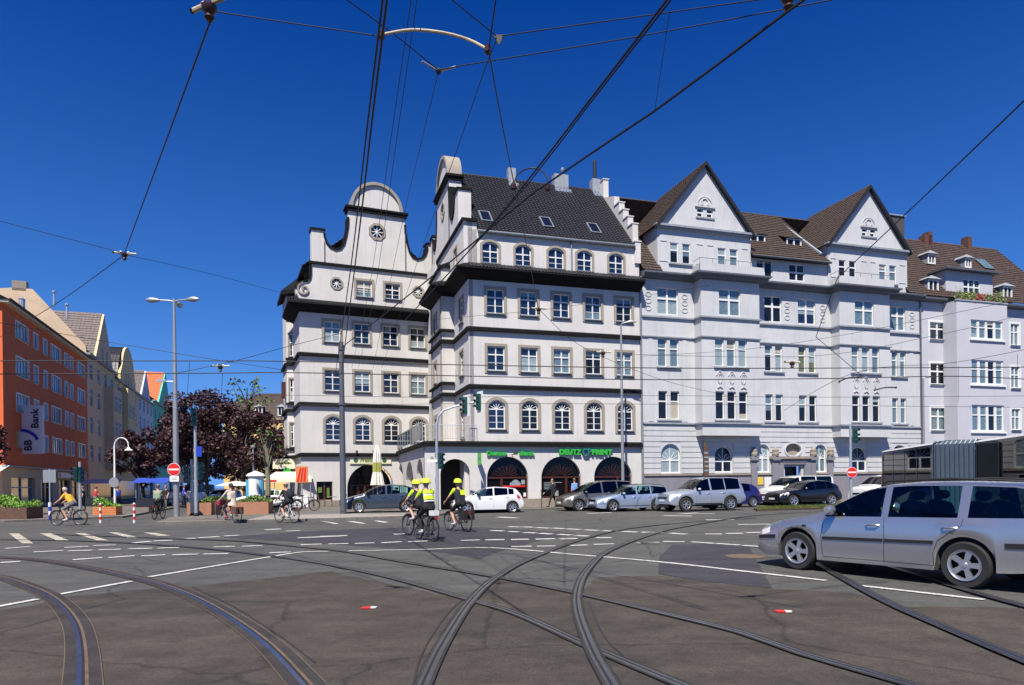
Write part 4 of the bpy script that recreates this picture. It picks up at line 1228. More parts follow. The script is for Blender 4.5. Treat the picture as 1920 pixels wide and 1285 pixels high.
# ------------------------------------------------------------------ shop signs on the white building (things of their own)
def sign_text(name, label, txt, size, m, u, z, width, fac=0, shear=0.0, v=0.10, bold=0.0):
    p = fpt(u, v)
    t = thing(name, label, 'sign', (p[0], p[1], z), FA)
    text_obj(txt, size, m, t, (0, 0, 0), 0, 0.04, shear, 'LEFT', 0, width, bold)
    put('bracket', MB().box(0.05, width - 0.05, 0.045, 0.09, 0.08, 0.12).mesh('bracket', 'lead_grey'), t)
    return t


sign_text('shop_sign', 'green lettering Deutzer left of the small dark lamp above the left shop arch', 'Deutzer', 0.40, 'sign_green', 1.05, 3.46, 1.32, bold=0.016)
t = sign_text('shop_sign', 'green lettering dienst right of the small dark lamp above shop arch', 'dienst', 0.40, 'sign_green', 3.20, 3.46, 1.02, bold=0.016)
p = fpt(2.75, 0.0)
t = thing('wall_lamp', 'small dark wall lamp between the green words above the left shop arch', 'lamp', (p[0], p[1], 3.5), FA)
MB().tube([(0, 0, 0), (0.0, -0.35, 0.03)], 0.025, 6).build('arm', 'black_matte', t)
MB().lathe([(0.04, 0.2), (0.12, 0.14), (0.16, 0.0), (0.0, -0.02)], 10, (0.12, -0.4, 0)).build('lamp_shade', 'black_matte', t)
p = fpt(5.95, 0.12)
t = thing('shop_sign', 'bright green capitals DEUTZ and PRINT with teal CP emblem over the second arch', 'sign', (p[0], p[1], 3.52), FA)
text_obj('DEUTZ', 0.46, 'sign_green', t, (0, 0, 0), 0, 0.06, 0, 'LEFT', 0, 1.55, 0.03)
text_obj('PRINT', 0.46, 'sign_green', t, (2.28, 0, 0), 0, 0.06, 0, 'LEFT', 0, 1.5, 0.03)
text_obj('CP', 0.66, 'sign_teal', t, (1.6, -0.02, -0.06), 0, 0.07, 0, 'LEFT', 0, 0.64, 0.02)
MB().box(0.0, 3.75, 0.07, 0.115, 0.06, 0.1).build('bracket', 'lead_grey', t)
p = fpt(0.48, 0.45)
t = thing('hanging_sign', 'green hanging bracket sign on the white wall left of the shop arches', 'sign', (p[0], p[1], 2.85), FA)
MB().box(-0.03, 0.03, -0.38, 0.38, 0, 0.75).build('panel', 'sign_green', t)
MB().box(-0.034, 0.034, -0.25, 0.2, 0.3, 0.5).build('emblem', 'sign_teal', t)
MB().tube([(0, 0.44, 0.72), (0, -0.3, 0.72)], 0.02, 6).build('bracket', 'black_matte', t)


def lw(u, v):
    a = R(23.1)
    return (-15.6 + u * math.cos(a) + v * math.sin(a), 50.55 + u * math.sin(a) - v * math.cos(a))


p = lw(3.58, 0.08)
t = thing('restaurant_sign', 'cream sign board with green script above the restaurant arch', 'sign', (p[0], p[1], 3.32), R(23.1))
MB().box(0, 3.15, 0, 0.07, 0, 0.52).build('board', 'paint_cream', t)
MB().box(-0.02, 3.17, -0.012, 0.05, -0.03, 0.0).build('edge_trim', 'sign_leaf', t)
text_obj('Fresche', 0.42, 'sign_leaf', t, (0.72, -0.012, 0.14), 0, 0.012, 0.35, 'LEFT', 0, 1.3, 0.008)
for x in (0.42, 2.62):
    MB().lathe([(0.17, -0.02), (0.17, 0.0), (0.0, 0.0)], 14, (x, 0, 0.26), 'y').build('round_emblem', 'sign_darkgreen', t)
for x in (0.35, 1.65):
    p = lw(3.7 + x, 0.3)
    t = thing('spotlight', 'small black spotlight above the restaurant sign, ' + ('left one' if x < 1 else 'right one'), 'lamp', (p[0], p[1], 4.1), R(23.1), 'spotlights above the restaurant sign')
    MB().lathe([(0.05, 0.0), (0.10, 0.12), (0.08, 0.2), (0.0, 0.22)], 10).build('housing', 'black_matte', t)
    MB().tube([(0, 0, 0.1), (0, 0.3, 0.05)], 0.02, 5).build('arm', 'black_matte', t)
a = FL.a + FA
p = lw(-0.75, -4.45)
t = thing('corner_sign', 'cream bracket sign with a green emblem on the oriel corner of the white building', 'sign', (p[0], p[1], 2.7), R(10))
MB().box(-0.95, 0.75, -0.05, 0.05, 0.35, 1.15).build('board', 'paint_cream', t)
MB().box(-0.45, 0.5, -0.06, 0.06, 0.72, 0.86).build('script_band', 'sign_leaf', t)
MB().lathe([(0.3, -0.06), (0.3, 0.06)], 10, (0.15, 0, 0.15), 'y').build('round_emblem', 'sign_green', t)

# ------------------------------------------------------------------ grey double-gabled building
U0 = 12.1
p = fpt(U0, 0)
gb = thing('gabled_building', 'pale grey apartment house with two white pointed gables and brown roof', 'building', (p[0], p[1], 0), FA)
FGB = Fac(gb, -U0, 0, 0)                 # x keeps the running measure along the street front
FBY = Fac(gb, -U0, -0.9, 0)              # plane of the two bays
GW = ['window_dark', 'window_curtain', 'window_blue', 'window_pale']
cols_w = [(13.33, 1.63), (22.0, 1.52), (24.92, 1.58), (33.58, 1.4)]
holes = []
wins = []


def pair(fac, x, z, w, h, n, glass, top=0.64, gap=0.24, rec=0.18):
    lw_ = (w - gap * (n - 1)) / n
    for k in range(n):
        g = glass[k % len(glass)] if isinstance(glass, (list, tuple)) else glass
        window(fac, x + k * (lw_ + gap), z, lw_, h, cols=1, rows=(top,), glass=g, rec=rec, bar=0.09, edge=0.06, sill=None)
    fac.put('window_sill', MB().box(x - 0.12, x + w + 0.12, -0.12, 0.0, z - 0.13, z - 0.02).mesh('window_sill', 'lead_grey'))


def pair_holes(x, z, w, h, n, gap=0.24):
    lw_ = (w - gap * (n - 1)) / n
    return [arc_open(x + k * (lw_ + gap), x + k * (lw_ + gap) + lw_, z, z + h, 0) for k in range(n)]


for x, w in cols_w:
    holes += pair_holes(x, 5.95, w, 1.95, 2) + pair_holes(x, 9.58, w, 1.97, 2) + [arc_open(x, x + w, 13.18, 15.05, 0)]
GF = [(13.47, 14.98, 2.25, 4.27, 0.74), (17.72, 19.17, 2.27, 4.12, 0.7), (21.24, 22.29, 2.25, 4.27, 0.52), (26.26, 27.3, 2.23, 4.27, 0.52), (29.6, 31.05, 2.27, 4.12, 0.7), (33.5, 35.0, 2.25, 4.27, 0.74)]
for a, b, z0, z1, r in GF:
    holes.append(arc_open(a, b, z0, z1, r))
holes.append(arc_open(23.59, 25.03, 0.2, 2.66, 0))
oval = [(24.34 + 0.74 * math.cos(2 * PI * k / 20), 3.89 + 0.5 * math.sin(2 * PI * k / 20)) for k in range(20)]
holes.append(oval)
FGB.put('wall', MB().plate([(12.1, 0), (36.4, 0), (36.4, 15.7), (12.1, 15.7)], holes, 0, 0.3).mesh('wall', 'plaster_grey'))
gl1 = {0: ['window_dark'], 1: ['window_dark'], 2: ['window_dark'], 3: ['window_curtain']}
gl2 = {0: ['window_curtain'], 1: ['window_dark', 'window_pale'], 2: ['window_olive'], 3: ['window_curtain']}
for i, (x, w) in enumerate(cols_w):
    pair(FGB, x, 5.95, w, 1.95, 2, gl1[i])
    pair(FGB, x, 9.58, w, 1.97, 2, gl2[i])
    window(FGB, x, 13.18, w, 1.87, cols=2, rows=(0.60,), glass=['window_curtain', 'window_dark', 'window_blue', 'window_curtain'][i], rec=0.18, bar=0.13, sill=None)
for k, (a, b, z0, z1, r) in enumerate(GF):
    window(FGB, a, z0, b - a, z1 - z0, rise=r, cols=2, rows=(0.68,), fan=True, glass=['window_pale', 'window_dark', 'window_pale', 'window_curtain', 'window_dark', 'window_dark'][k], rec=0.2, bar=0.1, sill=None)
FGB.put('oval_niche', MB().plate(oval, [], 0.25, 0.27).mesh('oval_niche', 'plinth_stone'))
FGB.put('oval_rim', MB().ribbon(oval + oval[:1], 0.1, -0.06, 0.02).mesh('oval_rim', 'plaster_grey'))
d = FGB.put('door', MB().box(23.59, 25.03, 0.5, 0.56, 0.2, 2.66).mesh('door', 'shop_dark'))
put('door_glass', MB().box(23.75, 24.9, 0.45, 0.5, 0.9, 2.0).mesh('door_glass', 'window_curtain'), d)
FGB.put('door_lintel', MB().box(23.3, 25.4, -0.2, -0.1, 2.95, 3.02).box(23.4, 25.3, -0.2, -0.1, 2.8, 2.86).mesh('door_lintel', 'plaster_grey_dark'))
# dark plinth and portal surround
PLZ = 2.05
FGB.put('plinth', MB().plate([(12.1, 0), (20.75, 0), (20.75, PLZ), (12.1, PLZ)], [], -0.10, 0).plate([(27.5, 0), (36.4, 0), (36.4, PLZ), (27.5, PLZ)], [], -0.10, 0).plate([(21.0, 0), (22.5, 0), (22.5, PLZ), (21.0, PLZ)], [], -0.10, 0).plate([(26.2, 0), (27.3, 0), (27.3, PLZ), (26.2, PLZ)], [], -0.10, 0).mesh('plinth', 'plaster_grey_dark'))
FGB.put('plinth_ledge', MB().box(12.1, 20.7, -0.18, 0, PLZ, PLZ + 0.13).box(21.05, 22.4, -0.18, 0, PLZ, PLZ + 0.13).box(26.3, 27.3, -0.18, 0, PLZ, PLZ + 0.13).box(27.65, 36.4, -0.18, 0, PLZ, PLZ + 0.13).mesh('plinth_ledge', 'plinth_stone'))
FGB.put('portal', MB().plate([(22.4, 0), (26.2, 0), (26.2, 3.2), (22.4, 3.2)], [arc_open(23.4, 25.22, 0.05, 2.75, 0)], -0.16, -0.02).mesh('portal', 'plaster_grey_dark'))
FGB.put('portal_cornice', MB().box(22.25, 26.35, -0.32, -0.02, 3.2, 3.38).mesh('portal_cornice', 'plinth_stone'))
for x0, x1 in ((20.62, 21.1), (22.42, 22.9), (25.75, 26.2), (27.3, 27.75)):
    FGB.put('portal_pillar', MB().box(x0, x1, -0.22, -0.105, 0.0, 3.1).box(x0 - 0.06, x1 + 0.06, -0.34, -0.105, 3.1, 3.4).mesh('portal_pillar', 'plaster_grey_dark'))
    FGB.put('pillar_finial', MB().lathe([(0.2, 3.4), (0.24, 3.55), (0.2, 3.7), (0.22, 3.85), (0.1, 4.0), (0.0, 4.1)], 10, ((x0 + x1) / 2, -0.2, 0)).mesh('pillar_finial', 'plinth_stone'))
FGB.put('notice_board', MB().box(21.12, 21.62, -0.14, -0.1, 1.35, 1.9).mesh('notice_board', 'sign_yellow'))
FGB.put('notice_board', MB().box(21.75, 22.3, -0.14, -0.1, 0.75, 1.9).mesh('notice_board', 'paint_white'))
# rusticated courses of the ground floor, each course its own piece
nrow = 9
z0 = PLZ + 0.16
hh = (5.55 - z0) / nrow
for k in range(nrow):
    za, zb = z0 + k * hh, z0 + (k + 1) * hh - 0.05
    cuts = []
    for a, b, q0, q1, r in GF:
        if za < q1 and zb > q0:
            cuts.append((a - 0.04, b + 0.04))
    if za < 4.2:
        cuts.append((23.3, 25.4) if za > 3.4 else (20.6, 21.15))
    if za < 3.35:
        cuts.append((22.2, 26.4))
        cuts.append((27.25, 27.8))
    cuts.sort()
    mb = MB()
    x = 12.14
    for a, b in cuts + [(36.38, 36.38)]:
        if a - x > 0.1:
            FGB.put('rusticated_course', MB().box(x, a, -0.045, 0.0, za, zb).mesh('rusticated_course', 'plaster_grey'))
        x = max(x, b)
# bays
BAYS = [(16.2, 20.9), (27.85, 32.5)]
for bi, (a, b) in enumerate(BAYS):
    x1, x2 = a + 1.05, a + 3.65
    hs_ = pair_holes(x1, 5.92, 2.6, 1.95, 3) + pair_holes(x1, 9.6, 2.6, 1.95, 3) + [arc_open(a + 1.4, a + 3.15, 13.15, 15.0, 0)]
    FBY.put('bay_wall', MB().plate([(a, 4.8), (b, 4.8), (b, 15.8), (a, 15.8)], hs_, 0, 0.25).mesh('bay_wall', 'plaster_grey'))
    put('bay_side', MB().box(a - U0, a - U0 + 0.25, -0.65, 0.0, 4.8, 15.8).box(b - U0 - 0.25, b - U0, -0.65, 0.0, 4.8, 15.8).mesh('bay_side', 'plaster_grey'), gb)
    put('bay_soffit', MB().box(a - U0 + 0.02, b - U0 - 0.02, -0.88, 0.0, 4.82, 4.9).mesh('bay_soffit', 'plaster_grey'), gb)
    pair(FBY, x1, 5.92, 2.6, 1.95, 3, ['window_dark'])
    pair(FBY, x1, 9.6, 2.6, 1.95, 3, ['window_pale', 'window_curtain', 'window_pale'] if bi == 0 else ['window_pale', 'window_pale', 'window_curtain'])
    window(FBY, a + 1.4, 13.15, 1.75, 1.85, cols=2, rows=(0.60,), glass='window_curtain', rec=0.16, bar=0.13, sill=None)
    # relief ornament between the storeys
    for k in range(3):
        cx = x1 + 0.35 + k * 0.95
        mb = MB()
        mb.ribbon([(cx - 0.28, 8.95), (cx - 0.1, 9.2), (cx, 9.28), (cx + 0.1, 9.2), (cx + 0.28, 8.95)], 0.05, -0.05, 0)
        mb.ribbon([(cx + 0.16 * math.cos(q * PI / 5), 8.75 + 0.34 * math.sin(q * PI / 5)) for q in range(11)], 0.05, -0.06, 0)
        mb.ribbon([(cx, 8.95), (cx, 8.15)], 0.06, -0.05, 0)
        mb.ribbon([(cx - 0.2, 8.1), (cx, 8.2), (cx + 0.2, 8.1)], 0.05, -0.07, 0)
        FBY.put('relief_ornament', mb.mesh('relief_ornament', 'plaster_grey'))
    # balcony parapet above the bay
    FBY.put('balcony_parapet', MB().box(a - 0.1, b + 0.35, -0.12, 0.05, 15.98, 16.66).box(a - 0.1, a + 0.07, -0.1, 0.88, 15.98, 16.6).mesh('balcony_parapet', 'plaster_grey'))
    FBY.put('balcony_rail', MB().tube([(a - 0.1, 0.8, 16.95), (a - 0.1, -0.05, 17.0), (b + 0.3, -0.05, 17.0)], 0.018, 5).mesh('balcony_rail', 'pole_dark'))
    rp = MB().tube([(0, -0.05, 16.6), (0, -0.05, 17.0)], 0.014, 5).mesh('rail_post', 'pole_dark')
    for k in range(6):
        FBY.put('rail_post', rp, a - 0.1 + k * (b - a + 0.4) / 5)
PB = [(36.4 - U0, 0)]
for a, b in BAYS[::-1]:
    PB += [(b - U0, 0), (b - U0, -0.9), (a - U0, -0.9), (a - U0, 0)]
PB += [(0.02, 0)]
for z, h, o in ((5.74, 0.14, 0.14), (11.68, 0.11, 0.10), (13.05, 0.14, 0.13)):
    put('ledge', MB().sweep(PB, [(0, z), (o, z - 0.03), (o, z - h), (0, z - h)]).mesh('ledge', 'lead_grey'), gb)
put('eave', MB().sweep(PB, [(-0.1, 16.05), (0.62, 15.95), (0.64, 15.83), (0.5, 15.78), (0.42, 15.62), (0.0, 15.55)]).mesh('eave', 'pole_dark'), gb)
# little cartouches beside the top windows
for x in (12.62, 15.45, 23.95, 27.1, 35.6):
    for zc in (13.55, 14.05, 14.5):
        FGB.put('cartouche', cached('cart', lambda: MB().ribbon([(0.22 * math.cos(2 * PI * k / 10), 0.16 * math.sin(2 * PI * k / 10)) for k in range(11)], 0.045, -0.04, 0).mesh('cartouche', 'plaster_grey')), x, 0, zc)
# pilaster strips beside the window groups
for x in (12.75, 15.4, 21.55, 24.2, 27.15, 33.0, 35.5):
    FGB.put('pilaster', MB().box(x - 0.18, x + 0.18, -0.03, 0, 5.8, 11.5).mesh('pilaster', 'plaster_grey')) if x in (12.75, 15.4, 33.0, 35.5) else None
# attic storey with gables
for gi, (a, b, ap) in enumerate(((13.4, 20.9, 17.13), (27.7, 35.2, 31.45))):
    wz = [(a + 0.95, 16.8, 1.62, 1.4), (a + 4.75, 16.75, 1.68, 1.42)]
    hs_ = []
    for x, z, w, h in wz:
        hs_ += pair_holes(x, z, w, h, 2, 0.3)
    FGB.put('attic_wall', MB().plate([(a, 15.9), (b, 15.9), (b, 19.3), (a, 19.3)], hs_, 0.0, 0.25).mesh('attic_wall', 'plaster_grey'))
    for x, z, w, h in wz:
        pair(FGB, x, z, w, h, 2, ['window_dark'] if x < a + 2 else ['window_curtain', 'window_curtain'], gap=0.3, rec=0.12)
    for x in (a + 0.15, a + 3.0, a + 3.85, a + 6.7):
        FGB.put('shutter_panel', MB().plate([(x, 16.85), (x + 0.62, 16.85), (x + 0.62, 18.3), (x, 18.3)], [[(x + 0.06, 16.91), (x + 0.56, 16.91), (x + 0.56, 18.24), (x + 0.06, 18.24)]], -0.035, 0).mesh('shutter_panel', 'plaster_grey'))
    FGB.put('attic_side', MB().box(a, a + 0.25, 0.25, 3.5, 15.9, 19.3).box(b - 0.25, b, 0.25, 3.5, 15.9, 19.3).mesh('attic_side', 'plaster_grey'))
    FGB.put('gable_cornice', MB().box(a - 0.15, b + 0.15, -0.2, 0.1, 19.1, 19.22).box(a - 0.25, b + 0.25, -0.32, 0.1, 19.22, 19.36).mesh('gable_cornice', 'lead_grey'))
    tri = [(a + 0.2, 19.36), (b - 0.2, 19.36), (ap, 23.85)]
    FGB.put('gable', MB().plate(tri, pair_holes(ap - 0.62, 20.2, 1.26, 0.6, 2, 0.3), -0.05, 0.2).mesh('gable', 'plaster_grey'))
    pair(FGB, ap - 0.62, 20.2, 1.26, 0.6, 2, ['window_dark'], top=0.5, gap=0.3, rec=0.1)
    FGB.put('lunette', MB().ribbon([(ap + 0.62 * math.cos(q * PI / 10), 20.95 + 0.68 * math.sin(q * PI / 10)) for q in range(11)], 0.06, -0.1, -0.04).ribbon([(ap + 0.26 * math.cos(q * PI / 6), 21.25 + 0.26 * math.sin(q * PI / 6)) for q in range(13)], 0.09, -0.12, -0.04).ribbon([(ap - 0.5, 21.0), (ap - 0.25, 21.1)], 0.1, -0.1, -0.04).ribbon([(ap + 0.5, 21.0), (ap + 0.25, 21.1)], 0.1, -0.1, -0.04).box(ap - 0.8, ap + 0.8, -0.16, -0.04, 20.86, 20.94).mesh('lunette', 'plaster_grey'))
    # roof of the cross gable: two tiled slopes and dark verge boards
    for sgn in (-1, 1):
        e = Vector((ap + sgn * (b - a) / 2 + sgn * 0.25 - U0, -0.3, 19.2))
        top = Vector((ap - U0, -0.3, 24.05))
        sl = top - e
        tiles('roof_tiles', gb, e, (0, 1, 0), sl, 6.6, sl.length, 22, 20, 'tile_brown', 0.02, 0.04)
        mb = MB()
        for off in (0.0,):
            n = Vector((0, -0.05, 0))
            mb.add([e + n, top + n, top + n - Vector((0, 0, 0.26)), e + n + Vector((-sgn * 0.1, 0, -0.18)), e + Vector((0, 0.3, 0)), top + Vector((0, 0.3, 0)), top + Vector((0, 0.3, -0.26)), e + Vector((-sgn * 0.1, 0.3, -0.18))],
                   [(0, 1, 2, 3), (3, 2, 6, 7), (0, 1, 5, 4)])
        put('verge_board', mb.mesh('verge_board', 'black_matte'), gb)
# recessed strip of attic windows between the gables
hs_ = [arc_open(21.45, 22.86, 16.35, 17.6, 0), arc_open(24.26, 25.66, 16.35, 17.57, 0)]
FGB.put('attic_wall', MB().plate([(20.9, 15.9), (27.7, 15.9), (27.7, 17.75), (20.9, 17.75)], hs_, 0.12, 0.3).mesh('attic_wall', 'plaster_grey'))
for x in (21.45, 24.26):
    window(FGB, x, 16.35, 1.4, 1.23, cols=2, rows=(0.5,) if x > 23 else (0.97,), glass='window_dark', rec=0.12, bar=0.1, y=0.12, sill=None)
FGB.put('gutter', MB().tube([(20.9, -0.32, 17.78), (27.7, -0.32, 17.78)], 0.08, 6).mesh('gutter', 'pole_dark'))
SLg = Vector((0, 5.8, 5.6))
tiles('roof_tiles', gb, (20.85 - U0, -0.35, 17.75), (1, 0, 0), SLg, 6.9, SLg.length + 0.2, 24, 24, 'tile_brown', 0.018, 0.045)
tiles('roof_tiles', gb, (0.0, -0.4, 16.05), (1, 0, 0), (0, 6.2, 7.3), 1.45, 9.4, 5, 30, 'tile_brown', 0.018, 0.045)
tiles('roof_tiles', gb, (35.0 - U0, -0.4, 16.05), (1, 0, 0), (0, 6.2, 7.3), 1.4, 9.4, 5, 30, 'tile_brown', 0.018, 0.045)
put('ridge_tiles', MB().tube([(0.0, 5.55, 23.35), (24.3, 5.55, 23.35)], 0.1, 6).mesh('ridge_tiles', 'tile_brown'), gb)
put('roof_back', MB().quad((0, 5.5, 23.3), (24.3, 5.5, 23.3), (24.3, 11, 16), (0, 11, 16)).mesh('roof_back', 'tile_brown'), gb)
for x in (21.95, 25.2):
    dm = FGB.put('dormer', MB().add([(x, 1.5, 19.45), (x + 1.35, 1.5, 19.45), (x + 1.35, 1.5, 20.0), (x, 1.5, 20.0), (x - 0.12, 1.35, 20.05), (x + 1.47, 1.35, 20.05), (x + 1.2, 3.4, 21.0), (x + 0.15, 3.4, 21.0), (x, 2.4, 19.6), (x + 1.35, 2.4, 19.6)],
                                    [(4, 5, 6, 7), (0, 3, 8), (1, 9, 2), (3, 4, 7), (2, 6, 5)]).mesh('dormer', 'tile_brown'))
    put('frame', MB().plate([(x, 19.45), (x + 1.35, 19.45), (x + 1.35, 20.02), (x, 20.02)], [[(x + 0.1, 19.53), (x + 0.62, 19.53), (x + 0.62, 19.95), (x + 0.1, 19.95)], [(x + 0.73, 19.53), (x + 1.25, 19.53), (x + 1.25, 19.95), (x + 0.73, 19.95)]], 1.47, 1.53).mesh('frame', 'paint_white'), dm)
    put('pane', MB().plate([(x, 19.45), (x + 1.35, 19.45), (x + 1.35, 20.0), (x, 20.0)], [], 1.54, 1.56).mesh('pane', 'window_dark'), dm)
put('downpipe', MB().tube([(24.25, -0.12, 15.6), (24.25, -0.12, 0.2)], 0.06, 8).mesh('downpipe', 'pole_dark'), gb)
put('valley_flashing', MB().box(27.1 - U0, 27.3 - U0, -0.2, 0.0, 17.8, 17.9).mesh('valley_flashing', 'galvanised'), gb)
put('valley_flashing', MB().tube([(27.35 - U0, 0.3, 18.6), (27.35 - U0, 4.6, 22.4)], 0.1, 5).mesh('valley_flashing', 'galvanised'), gb)

# ------------------------------------------------------------------ lilac grey building at the right edge
U1 = 36.42
p = fpt(U1, 0)
lb = thing('apartment_building', 'lilac grey apartment house with white windows and red brown roof at right edge', 'building', (p[0], p[1], 0), FA)
FLB = Fac(lb, -U1, 0, 0)
FLY = Fac(lb, -U1, -1.2, 0)
holes = []
W1 = [(37.25, z, 1.95, h) for z, h in ((12.5, 1.68), (8.95, 1.97), (5.3, 2.1))]
W2 = [(45.85, z, 1.25, h) for z, h in ((12.45, 2.05), (8.9, 2.05), (5.45, 2.0))]
for x, z, w, h in W1 + W2:
    holes.append(win_hole(x, z, w, h, 0, 0.2))
FLB.put('wall', MB().plate([(36.42, 0), (52, 0), (52, 15.7), (36.42, 15.7)], holes, 0, 0.3).mesh('wall', 'plaster_lilac'))
for k, (x, z, w, h) in enumerate(W1):
    window(FLB, x, z, w, h, sur='paint_white', sw=0.16, proj=0.03, rows=(0.62,), glass=['window_blue', 'window_dark', 'window_curtain'][k], bar=0.12)
for x, z, w, h in W2:
    window(FLB, x, z, w, h, sur='paint_white', sw=0.14, proj=0.03, rows=(0.62,), cols=2, glass='window_curtain', bar=0.1)
for z0_, z1_ in ((2.2, 4.1),):
    for x in (37.4, 40.6, 42.6, 46.0, 49.0):
        pass
bh = [arc_open(40.2, 43.6, z, z + h, 0) for z, h in ((12.6, 1.5), (9.02, 1.93), (5.3, 2.1))]
FLY.put('bay_wall', MB().plate([(38.75, 3.9), (44.05, 3.9), (44.05, 15.5), (38.75, 15.5)], bh, 0, 0.25).mesh('bay_wall', 'plaster_lilac'))
put('bay_side', MB().box(38.75 - U1, 39.0 - U1, -0.95, 0, 3.9, 15.5).box(43.8 - U1, 44.05 - U1, -0.95, 0, 3.9, 15.5).mesh('bay_side', 'plaster_lilac'), lb)
for z, h in ((12.6, 1.5), (9.02, 1.93), (5.3, 2.1)):
    for k in range(4):
        window(FLY, 40.2 + k * 0.85, z, 0.85, h, cols=1, rows=(0.62,), glass=['window_curtain', 'window_curtain', 'window_dark', 'window_curtain'][k], rec=0.15, bar=0.09, edge=0.12, sill=None)
    FLY.put('window_sill', MB().box(40.05, 43.75, -0.12, 0, z - 0.14, z - 0.02).mesh('window_sill', 'paint_white'))
put('balcony_parapet', MB().box(38.7 - U1, 44.1 - U1, -1.26, -1.1, 15.5, 15.62).mesh('balcony_parapet', 'lead_grey'), lb)
for ep in ([(15.6, 0), (7.63, 0)], [(2.33, 0), (0, 0)]):
    put('eave', MB().sweep(ep, [(-0.1, 15.95), (0.5, 15.85), (0.5, 15.7), (0, 15.55)]).mesh('eave', 'pole_dark'), lb)
FLB.put('attic_wall', MB().plate([(39.3, 15.6), (44.3, 15.6), (44.3, 18.3), (39.3, 18.3)], [arc_open(41.1, 42.9, 15.9, 17.75, 0)], 0.15, 0.4).mesh('attic_wall', 'plaster_lilac'))
window(FLB, 41.1, 15.9, 1.8, 1.85, cols=3, rows=(0.66,), glass='window_blue', rec=0.1, bar=0.12, y=0.15, sill=None)
put('attic_side', MB().box(39.3 - U1, 39.55 - U1, 0.4, 3.0, 15.6, 18.3).mesh('attic_side', 'plaster_lilac'), lb)
put('attic_roof', MB().box(38.9 - U1, 44.7 - U1, -0.35, 3.2, 18.3, 18.45).mesh('attic_roof', 'pole_dark'), lb)
sl = Vector((0, 6.2, 7.0))
tiles('roof_tiles', lb, (0, -0.45, 15.95), (1, 0, 0), sl, 15.6, sl.length, 52, 28, 'tile_redbrown', 0.03, 0.045)
put('roof_back', MB().quad((0, 5.7, 22.9), (15.6, 5.7, 22.9), (15.6, 12, 15.9), (0, 12, 15.9)).mesh('roof_back', 'tile_redbrown'), lb)


def dormer(root, x, z, w, h, y, name='dormer'):
    dm = put(name, MB().box(x, x + 0.1, y, y + h * 1.1, z, z + h).box(x + w - 0.1, x + w, y, y + h * 1.1, z, z + h).mesh(name, 'lead_grey'), root)
    put('dormer_roof', MB().add([(x - 0.15, y - 0.2, z + h), (x + w + 0.15, y - 0.2, z + h), (x + w / 2, y + 0.1, z + h + 0.35), (x + w / 2, y + h * 1.6, z + h + 0.35), (x - 0.15, y + h * 1.2, z + h), (x + w + 0.15, y + h * 1.2, z + h)], [(0, 1, 2), (0, 2, 3, 4), (1, 5, 3, 2), (0, 4, 5, 1)]).mesh('dormer_roof', 'lead_grey'), dm)
    put('frame', MB().plate([(x + 0.05, z), (x + w - 0.05, z), (x + w - 0.05, z + h), (x + 0.05, z + h)], [[(x + 0.17, z + 0.12), (x + w / 2 - 0.04, z + 0.12), (x + w / 2 - 0.04, z + h - 0.12), (x + 0.17, z + h - 0.12)], [(x + w / 2 + 0.04, z + 0.12), (x + w - 0.17, z + 0.12), (x + w - 0.17, z + h - 0.12), (x + w / 2 + 0.04, z + h - 0.12)]], y - 0.03, y + 0.05).mesh('frame', 'paint_white'), dm)
    put('pane', MB().box(x + 0.1, x + w - 0.1, y + 0.06, y + 0.08, z + 0.05, z + h - 0.05).mesh('pane', 'window_dark'), dm)


dormer(lb, 37.35 - U1, 16.1, 1.15, 1.35, 0.1)
dormer(lb, 45.3 - U1, 16.1, 1.1, 1.35, 0.1)
dormer(lb, 35.75 - U1 + 0.9, 19.6, 0.8, 0.85, 2.6)
dormer(lb, 40.3 - U1, 19.7, 0.9, 0.85, 2.7)
dormer(lb, 44.4 - U1, 19.7, 0.8, 0.85, 2.7)
rw = put('roof_window', MB().add([(47.0 - U1, 2.9, 19.95), (48.2 - U1, 2.9, 19.95), (48.2 - U1, 3.9, 21.1), (47.0 - U1, 3.9, 21.1)], [(0, 1, 2, 3)]).mesh('roof_window', 'window_curtain', fix=False), lb)
ch = put('chimney', MB().box(37.5 - U1, 39.3 - U1, 4.0, 4.9, 20.5, 24.0).mesh('chimney', 'brick_dark'), lb)
put('chimney_cap', MB().box(37.4 - U1, 39.4 - U1, 3.9, 5.0, 24.0, 24.12).mesh('chimney_cap', 'galvanised'), ch)
for x, w in ((42.9, 0.9), (47.9, 0.5), (43.3, 0.4)):
    put('chimney', MB().box(x - U1, x - U1 + w, 5.2, 5.9, 22.3, 23.6 if w < 0.8 else 23.3).mesh('chimney', 'brick_red'), lb)
for k in range(7):
    pt_ = thing('potted_plant', ['bushy green balcony plant beside the white attic window', 'low green balcony plant left of the window', 'tall leafy balcony plant at the left rail', 'red flowering balcony plant in the middle', 'round green balcony plant right of the window', 'yellow green balcony plant at the right rail', 'small dark balcony plant at the right end'][k], 'plant',
                (*fpt(39.3 + k * 0.72, 1.0), 15.5), 0, 'plants on the lilac house balcony')
    MB().lathe([(0.12, 0.0), (0.17, 0.25), (0.0, 0.25)], 8).build('pot', 'terracotta', pt_)
    mb = MB()
    rr = random.Random(k)
    hgt = rr.uniform(0.4, 0.85)
    for q in range(130):
        c = Vector((rr.gauss(0, 0.16), rr.gauss(0, 0.14), 0.25 + abs(rr.gauss(0, hgt * 0.5))))
        d1 = Vector((rr.uniform(-1, 1), rr.uniform(-1, 1), rr.uniform(-1, 1))).normalized() * 0.07
        d2 = d1.orthogonal().normalized() * 0.045
        mb.quad(c - d1, c + d2, c + d1, c - d2)
    mb.build('foliage', ['leaf_green', 'leaf_bright', 'leaf_green', 'cloth_red', 'leaf_green', 'leaf_olive', 'leaf_green'][k], pt_, fix=False)
